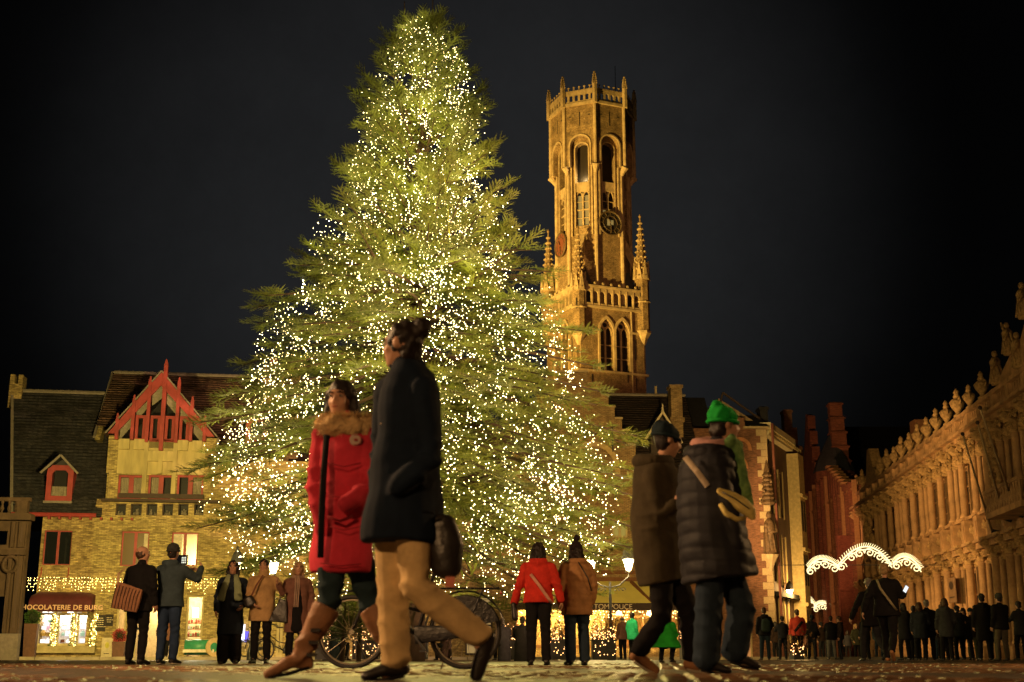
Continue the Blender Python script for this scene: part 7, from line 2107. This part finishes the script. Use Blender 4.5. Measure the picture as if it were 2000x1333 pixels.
STS = cloth('striped_scarf', (.36, .24, .18))
for k in range(3): blob('scarf_tail', MB().limb([G['neck'] + Vector((.05 - .03 * k, .10, .02)), G['chest'] + Vector((.05 - .03 * k, .16, .0)), G['waist'] + Vector((.06 - .03 * k, .17, -.12))], [(.014, .014)] * 3, 8), STS, t, .009, 1)
blob('scarf_loop', MB().limb([G['neck'] + Vector((.09, .03, .01)), G['neck'] + Vector((0, .10, .0)), G['neck'] + Vector((-.09, .03, .01)), G['neck'] + Vector((0, -.06, .02)), G['neck'] + Vector((.08, .0, .01))], [.034] * 5, 8), STS, t, .012, 2)
hb_ = empty('black_handbag', r + Vector((-.24, -.12, .86)), 0, 'black handbag held by the woman in the taupe coat', 'bag')
blob('bag_body', MB().prism([(-.2, -.18), (.12, -.20), (.09, .16), (-.02, .2)], -.06, .06), LEATH, hb_, .014, 3, folds(.005, 12)); MB().tube([(-.05, 0, .15), (.02, 0, .30), (.08, 0, .15)], [.01] * 3, 6).build('strap', LEATH, hb_)
# two women seen from behind, centre
RJ = cloth('scarlet_jacket', (.58, .035, .022)); TANP = cloth('tan_puffer', (.36, .18, .07), rough=.6)
r, t, G, s, *_ = std('woman in bright red jacket seen from behind with dark curly hair', 1052, 1058, 1.68, -.05, coat=RJ, hem=.50, wide=1.06, hair='dark', hairk='long', voxel=MV, seed=6, hood=True, trouser=BLACKC, detail=True, tw=(.062, .046, .038), J=dict(elR=(.16, -.02, .64), wrR=(.185, .02, .52), elL=(-.165, -.02, .63), wrL=(-.20, .02, .50)))
MB().tube([(-.10, -.16, 1.22), (.03, -.19, 1.05), (.15, -.165, .88), (.19, -.1, .83)], [(.022, .005)] * 4, 6, side=(1, 0, .4)).build('cross_strap', mat('strap_pink', (.6, .28, .2)), t, smooth=True)
q = Vector((-.34, .02, .72)); gl = empty('dark_glove', r + q, 0, 'pair of dark gloves dangling at the left hand of the woman in red', 'gloves'); blob('glove', MB().limb([(0, 0, .10), (.02, 0, -.08)], [.04, .05], 10), LEATH, gl, .012, 2)
r, t, G, s, *_ = std('person in tan quilted puffer coat and dark pompom hat looking at the fir', 1128, 1046, 1.72, .25, extra=.09, coat=TANP, ctype='puffer', hem=.40, wide=1.14, hair='dark', hairk='long', hat=cloth('pom_hat', (.02, .012, .014)), hatk='pom', voxel=MV, seed=7, hood=True, trouser=DENIM, detail=True, tw=(.062, .05, .046))
MB().tube([(-.02, -.16, 1.42), (.10, -.21, 1.2), (.17, -.16, 1.02)], [(.010, .005)] * 3, 6).build('cross_strap', LEATH, t, smooth=True)

# ---- crowd towards the street ----------------------------------------------------------------------
GC = 'crowd standing towards the street'
CV = .024
PH = cloth('charcoal_coat', (.022, .022, .026)); GRC = cloth('grey_parka', (.040, .042, .046)); RDJ = cloth('coral_jacket', (.62, .07, .04)); DB = cloth('dark_brown_coat', (.03, .018, .014)); OLV = cloth('olive_parka', (.05, .05, .03))
LJ = cloth('pale_jeans', (.16, .15, .13))
crowd = [
 ('man with dark green backpack seen from behind near the corner statue', 1496, 1186, 1.78, 0, BLACKC, 'short', 'brown', None, .46, DENIM),
 ('slim person in dark jacket beside the man with the backpack', 1531, 1203, 1.66, .3, PH, 'short', 'dark', None, .48, PH),
 ('stout person in coral red jacket with dark strap seen from behind', 1561, 1190, 1.80, 0, RDJ, 'short', 'brown', None, .48, BLACKC),
 ('person in black jacket looking down right of the coral jacket', 1591, 1201, 1.72, -.5, BLACKC, 'short', 'dark', BNAVY, .47, PH),
 ('small person in cap half hidden right of the black jacket', 1603, 1212, 1.62, .8, DB, 'short', 'dark', PH, .48, PH),
 ('man in dark coat and pale jeans talking, seen from behind', 1631, 1207, 1.75, -.2, BLACKC, 'short', 'dark', None, .45, LJ),
 ('person in dark jacket facing left beside the pale jeans', 1644, 1206, 1.74, 1.4, DB, 'short', 'brown', None, .46, PH),
 ('short person in dark coat before the red brick wall', 1662, 1236, 1.60, 0, PH, 'bob', 'dark', None, .44, BLACKC),
 ('person in black coat left of the big walking man', 1682, 1215, 1.72, .2, BLACKC, 'short', 'brown', None, .44, BLACKC),
 ('person in charcoal coat just right of the big walking man', 1768, 1178, 1.70, .1, PH, 'bob', 'dark', None, .36, BLACKC),
 ('woman in dark blue coat with curly hair seen from behind', 1803, 1171, 1.70, -.1, cloth('ink_coat', (.024, .028, .04)), 'bob', 'brown', None, .38, BLACKC),
 ('taller person behind the woman in dark blue coat', 1821, 1166, 1.78, -.2, BLACKC, 'short', 'grey', None, .40, BLACKC),
 ('person in grey parka with frizzy hair seen from behind', 1857, 1168, 1.70, 0, GRC, 'bob', 'brown', None, .38, BLACKC),
 ('woman with long dark hair and lit face turned to the camera', 1890, 1189, 1.66, pi - .5, BLACKC, 'long', 'dark', None, .40, BLACKC),
 ('man in dark cap with reddish lit face looking left', 1907, 1190, 1.72, pi - .2, DB, 'short', 'dark', BNAVY, .44, OLV),
 ('tall man in long black coat seen from behind', 1926, 1154, 1.86, 0, BLACKC, 'short', 'dark', None, .30, BLACKC),
 ('person in black jacket and khaki trousers with pale beanie at the right', 1964, 1155, 1.78, .1, BLACKC, 'short', 'dark', BEAN, .46, KHAKI),
 ('person cut by the right edge of the picture in dark coat', 1998, 1172, 1.74, .2, PH, 'short', 'dark', None, .42, BLACKC),
 ('person in dark coat between long haired woman and grey parka', 1875, 1186, 1.72, .1, PH, 'short', 'dark', None, .42, BLACKC),
 ('dark figure between the backpack man and the coral jacket', 1516, 1212, 1.60, .4, DB, 'bob', 'dark', None, .44, BLACKC),
 ('farther small figure left of the pale jeans', 1617, 1216, 1.66, 0, PH, 'short', 'dark', None, .44, PH),
 ('farther small figure in the street before the gothic house', 1674, 1228, 1.66, .4, DB, 'bob', 'blond', None, .42, BLACKC),
 ('stooped figure at the left edge of the big walking man', 1697, 1200, 1.70, .3, PH, 'short', 'dark', PH, .42, PH),
 ('child sized figure in front of the gothic house', 1653, 1246, 1.35, .1, PH, 'short', 'dark', BNAVY, .44, PH),
 ('figure in dark coat left of the tall man in black', 1842, 1180, 1.68, .2, DB, 'short', 'brown', None, .40, BLACKC),
 ('woman with pale scarf facing the camera beside the gothic house', 1671, 1219, 1.64, pi + .3, OLV, 'long', 'blond', None, .40, BLACKC),
 ('man with grey hair and pale jacket deep in the street', 1622, 1226, 1.74, pi - .4, LJ, 'short', 'grey', None, .46, DENIM),
 ('person in rust coloured coat deep in the street', 1583, 1222, 1.68, .2, TAUP, 'bob', 'brown', None, .40, BLACKC),
 ('person in tan coat turned left near the palace wall', 1873, 1205, 1.66, 1.3, TANP, 'bob', 'dark', None, .40, PH),
 ('person in wine red hat between the grey parka and the long haired woman', 1839, 1196, 1.62, -1.2, PH, 'short', 'dark', TAUP, .42, DENIM),
 ('distant person in slate jacket beyond the big walking man', 1715, 1210, 1.72, -.6, SLAT, 'short', 'brown', None, .46, DENIM),
 ('distant pair member in olive coat at the palace corner', 1777, 1208, 1.66, .9, OLV, 'bob', 'brown', None, .40, BLACKC),
 ('figure in black between charcoal and dark blue coats', 1786, 1186, 1.68, -.1, BLACKC, 'short', 'dark', None, .40, BLACKC),
 ('figure in dark parka left of the khaki trousers', 1945, 1182, 1.70, 0, GRC, 'bob', 'dark', None, .38, BLACKC)]
rc = random.Random(4)
for i, (lab, px, yt, H_, rz, cm, hk, hcol, hat_, hem, trm) in enumerate(crowd):
    st_ = rc.uniform(.0, .03); w_ = 1.22 if 'stout' in lab else rc.uniform(1.02, 1.14)
    Jc = dict(kneeL=(-.06 - st_, .02, .285), ankL=(-.075 - st_, 0, .05), toeL=(-.10 - st_, .09, .018), elR=(.15, rc.uniform(-.03, .07), .65), wrR=(.13 + rc.uniform(-.06, .03), rc.uniform(.02, .14), rc.uniform(.5, .6)))
    px += rc.uniform(-5, 5) * (i > 2); yt += rc.uniform(-5, 5) * (i > 2)
    if i % 4 == 1: Jc.update(elL=(-.15, .08, .66), wrL=(-.07, .17, .70))
    if i % 5 == 3: Jc.update(head=(.012, .035, .915))
    r, t, G, s, *_ = std(lab, px, yt, H_, rz + (rc.uniform(-.3, .3) if i > 2 else 0), coat=cm, hem=hem, hairk=hk, hair=hcol, hat=hat_, trouser=trm, voxel=CV, J=Jc, wide=w_, seed=i, group=GC, hood=i % 3 == 0)
    if i == 0:
        bp_ = empty('backpack', r + Vector((0, -.26, 1.16)), 0, 'dark green backpack on the man near the corner statue', 'backpack')
        blob('pack_body', MB().limb([(0, 0, .14), (0, 0, -.14)], [(.15, .09), (.16, .10)], 14, side=(1, 0, 0)), cloth('pack_green', (.025, .04, .035)), bp_, .02, 3)
        for q in (-1, 1): MB().tube([(q * .12, -.02, .16), (q * .13, .2, .26)], [(.02, .006)] * 2, 6).build('strap', BLACKC, bp_)
    if i == 2:
        MB().tube([(.14, -.20, 1.35), (0, -.26, 1.2), (-.16, -.22, 1.0)], [(.05, .02)] * 3, 8, side=(1, 0, .5)).build('dark_strap', PH, t, smooth=True)
# the big walking man with phone, and his companion
Jw = dict(kneeL=(-.05, .13, .30), ankL=(-.05, .15, .06), toeL=(-.05, .25, .03), kneeR=(.06, -.03, .285), ankR=(.06, -.20, .12), toeR=(.06, -.12, .03), elR=(.15, .06, .66), wrR=(.15, .20, .70), elL=(-.17, -.06, .65), wrL=(-.22, -.04, .52))
r, t, G, s, *_ = std('big fair-haired man in dark jacket walking into the street with a phone', 1738, 1099, 1.84, -.45, coat=BLACKC, hem=.46, wide=1.15, hair='blond', hairk='short', voxel=.018, J=Jw, trouser=BLACKC, detail=True, shoe=mat('tan_trainer', (.34, .16, .07), rough=.6), seed=2)
MB().tube([(-.12, -.12, 1.52), (-.05, -.21, 1.35), (.13, -.22, 1.08), (.2, -.1, .95)], [(.022, .005)] * 4, 6, side=(1, 0, .4)).build('cross_strap', mat('strap_olive', (.30, .25, .15)), t, smooth=True)
q = P(1769, 1151, r.y - .1)
pn = empty('phone', q, .4, 'small bright phone held out by the big walking man', 'phone'); bx('case', LEATH, pn, -.04, .04, 0, .01, -.07, .07); bx('screen', glow('phone_white', (.8, .85, .9), 1.2), pn, -.036, .036, -.003, -.001, -.064, .064); pn.rotation_euler = (0, .6, .3)
r, t, G, s, *_ = std('companion in dark coat striding left of the big walking man', 1706, 1128, 1.78, .2, coat=BLACKC, hem=.42, wide=1.08, hair='grey', hairk='short', voxel=.02, J=dict(Jw, elL=(-.2, -.02, .64), wrL=(-.22, .06, .52)), trouser=PH, seed=3)
# crouching and seated people round the foot of the fir
GS = 'people seated or crouching by the planters'
SIT = dict(pelvis=(0, -.02, .27), waist=(0, 0, .36), chest=(0, .04, .48), neck=(0, .06, .575), head=(0, .09, .665), shL=(-.11, .04, .54), shR=(.11, .04, .54), elL=(-.15, .09, .40), elR=(.15, .09, .40), wrL=(-.08, .2, .38), wrR=(.08, .2, .38),
           hipL=(-.06, -.02, .27), hipR=(.06, -.02, .27), kneeL=(-.08, .22, .29), kneeR=(.08, .22, .29), ankL=(-.08, .2, .05), ankR=(.08, .2, .05), toeL=(-.09, .3, .018), toeR=(.09, .3, .018))
GJ = cloth('emerald_jacket', (.02, .36, .15)); GCAPE = cloth('green_cape', (.02, .34, .03))
seats = [('reddish faced bald person in dark top standing behind the emerald jacket', 1217, 1203, 1.66, .6, TAUP, None, None, .46), ('hunched person in emerald green jacket low behind the brown coated walker', 1236, 1196, 1.72, -.9, GJ, None, None, .42)]
for lab, px, yt, H_, rz, cm, J_, ha, hem in seats:
    std(lab, px, yt, H_, rz, coat=cm, hem=hem, hairk='bald' if 'bald' in lab else 'short', voxel=.02, J=J_, group=GS, detail=False, seed=px, wide=1.15)
for lab, px, Y, rz, cm in (('seated dark figure left of the woman in red', 984, 40, .4, PH), ('seated figure in black closest to the left leg of the woman in red', 1018, 38, -.3, BLACKC), ('crouching figure in dark coat beneath the striding legs', 760, 40, .2, PH), ('seated figure in dark jacket behind the front bicycle wheel', 655, 39, -.6, NVY), ('seated figure with lit collar beside the front wheel', 640, 44, .5, BLACKC), ('seated dark figure behind the rear bicycle wheel', 870, 42, .5, DB)):
    p = P(px, 1284, Y); person(lab, Vector((p.x, Y, 0)), 1.72, rz, J=SIT, coat=cm, hem=.26, torso=None, voxel=.022, group=GS, seed=px, hands=True)
# green caped child between the couple
p = P(1300, 1284, 24); r = Vector((p.x, 24, 0))
t, G, s, *_ = person('child in flared green cape crouching between the walking couple', r, 1.25, -.3, coat=GCAPE, hem=.30, wide=1.25, hat=cloth('knit_amber', (.35, .2, .05)), voxel=.015, seed=8, group=GS, J=SIT | dict(ankL=(-.08, .05, .05), ankR=(.08, .05, .05)), torso=([Vector((0, 0, .28)), Vector((0, 0, .42)), Vector((0, .03, .62)), Vector((0, .05, .74))], [(.30, .24), (.24, .2), (.15, .12), (.06, .06)]))
# small figures in the shop doorway
for lab, px, H_, cm, rz in (('woman with brown bag standing in the lit shop doorway', 330, 1.66, TAUP, pi), ('customer in dark coat inside the doorway behind the two men', 316, 1.70, PH, .2)):
    q = H(px, 1284, -1.0 if px == 330 else .2); w_ = HF.world(q[0], -1.0 if px == 330 else .2, .11)
    person(lab, w_, H_, rz, coat=cm, hem=.4, voxel=.022, hair='brown', hairk='bob', group='customers at the shop door', seed=px)
finish_blobs()

# ------------------------------------------------------------------ lamps and posts added out of view to light the people
def added_lamp(x, y, h, e, lab, col=(1, .55, .22)):
    t = empty('street_lamp', (x, y, 0), 0, lab, 'street lamp')
    MB().lathe([(.18, 0), (.16, .4), (.08, .7), (.05, h)], n=10).build('post', IRON, t)
    lantern(t, 0, 0, h + .45); point('lantern_lamp', (0, 0, h - .35), e, col, .12, t)
added_lamp(-4.5, -3.5, 4.6, 3700, 'unseen lamp on an added post behind the camera on the left')
added_lamp(10, 13, 5.0, 3200, 'added unseen fill lamp on a post out of view to the right', (1, .56, .22))
# roof floodlights across the square, aimed at the left fronts
spot('roof_floodlight', (14, 22, 7.0), HF.world(3, 2, 9.5), 60000, (1, .55, .28), 46, .15)
spot('palace_floodlight', (9, 62, 5.0), VF.world(26, 0, 8), 9000, (1, .57, .2), 75, .3)
spot('gothic_floodlight', (17, 92, 8.0), RF.world(8, 0, 13), 5500, (1, .46, .2), 80, .3)
added_lamp(-7.2, 9.5, 4.8, 6200, 'added unseen fill lamp on a post out of view to the left', (1, .58, .26))  # added fill for the middle-distance figures
spot('facade_fill', (-12, 39, 5.0), HF.world(4.5, 0, 4.5), 9500, (1, .72, .2), 90, .3)  # added spot without a fixture, boosts the fir's yellow light on the left fronts
spot('cafe_floodlight', (6, 40, 5.0), TF.world(5, 0, 10), 15000, (1, .64, .2), 70, .3)
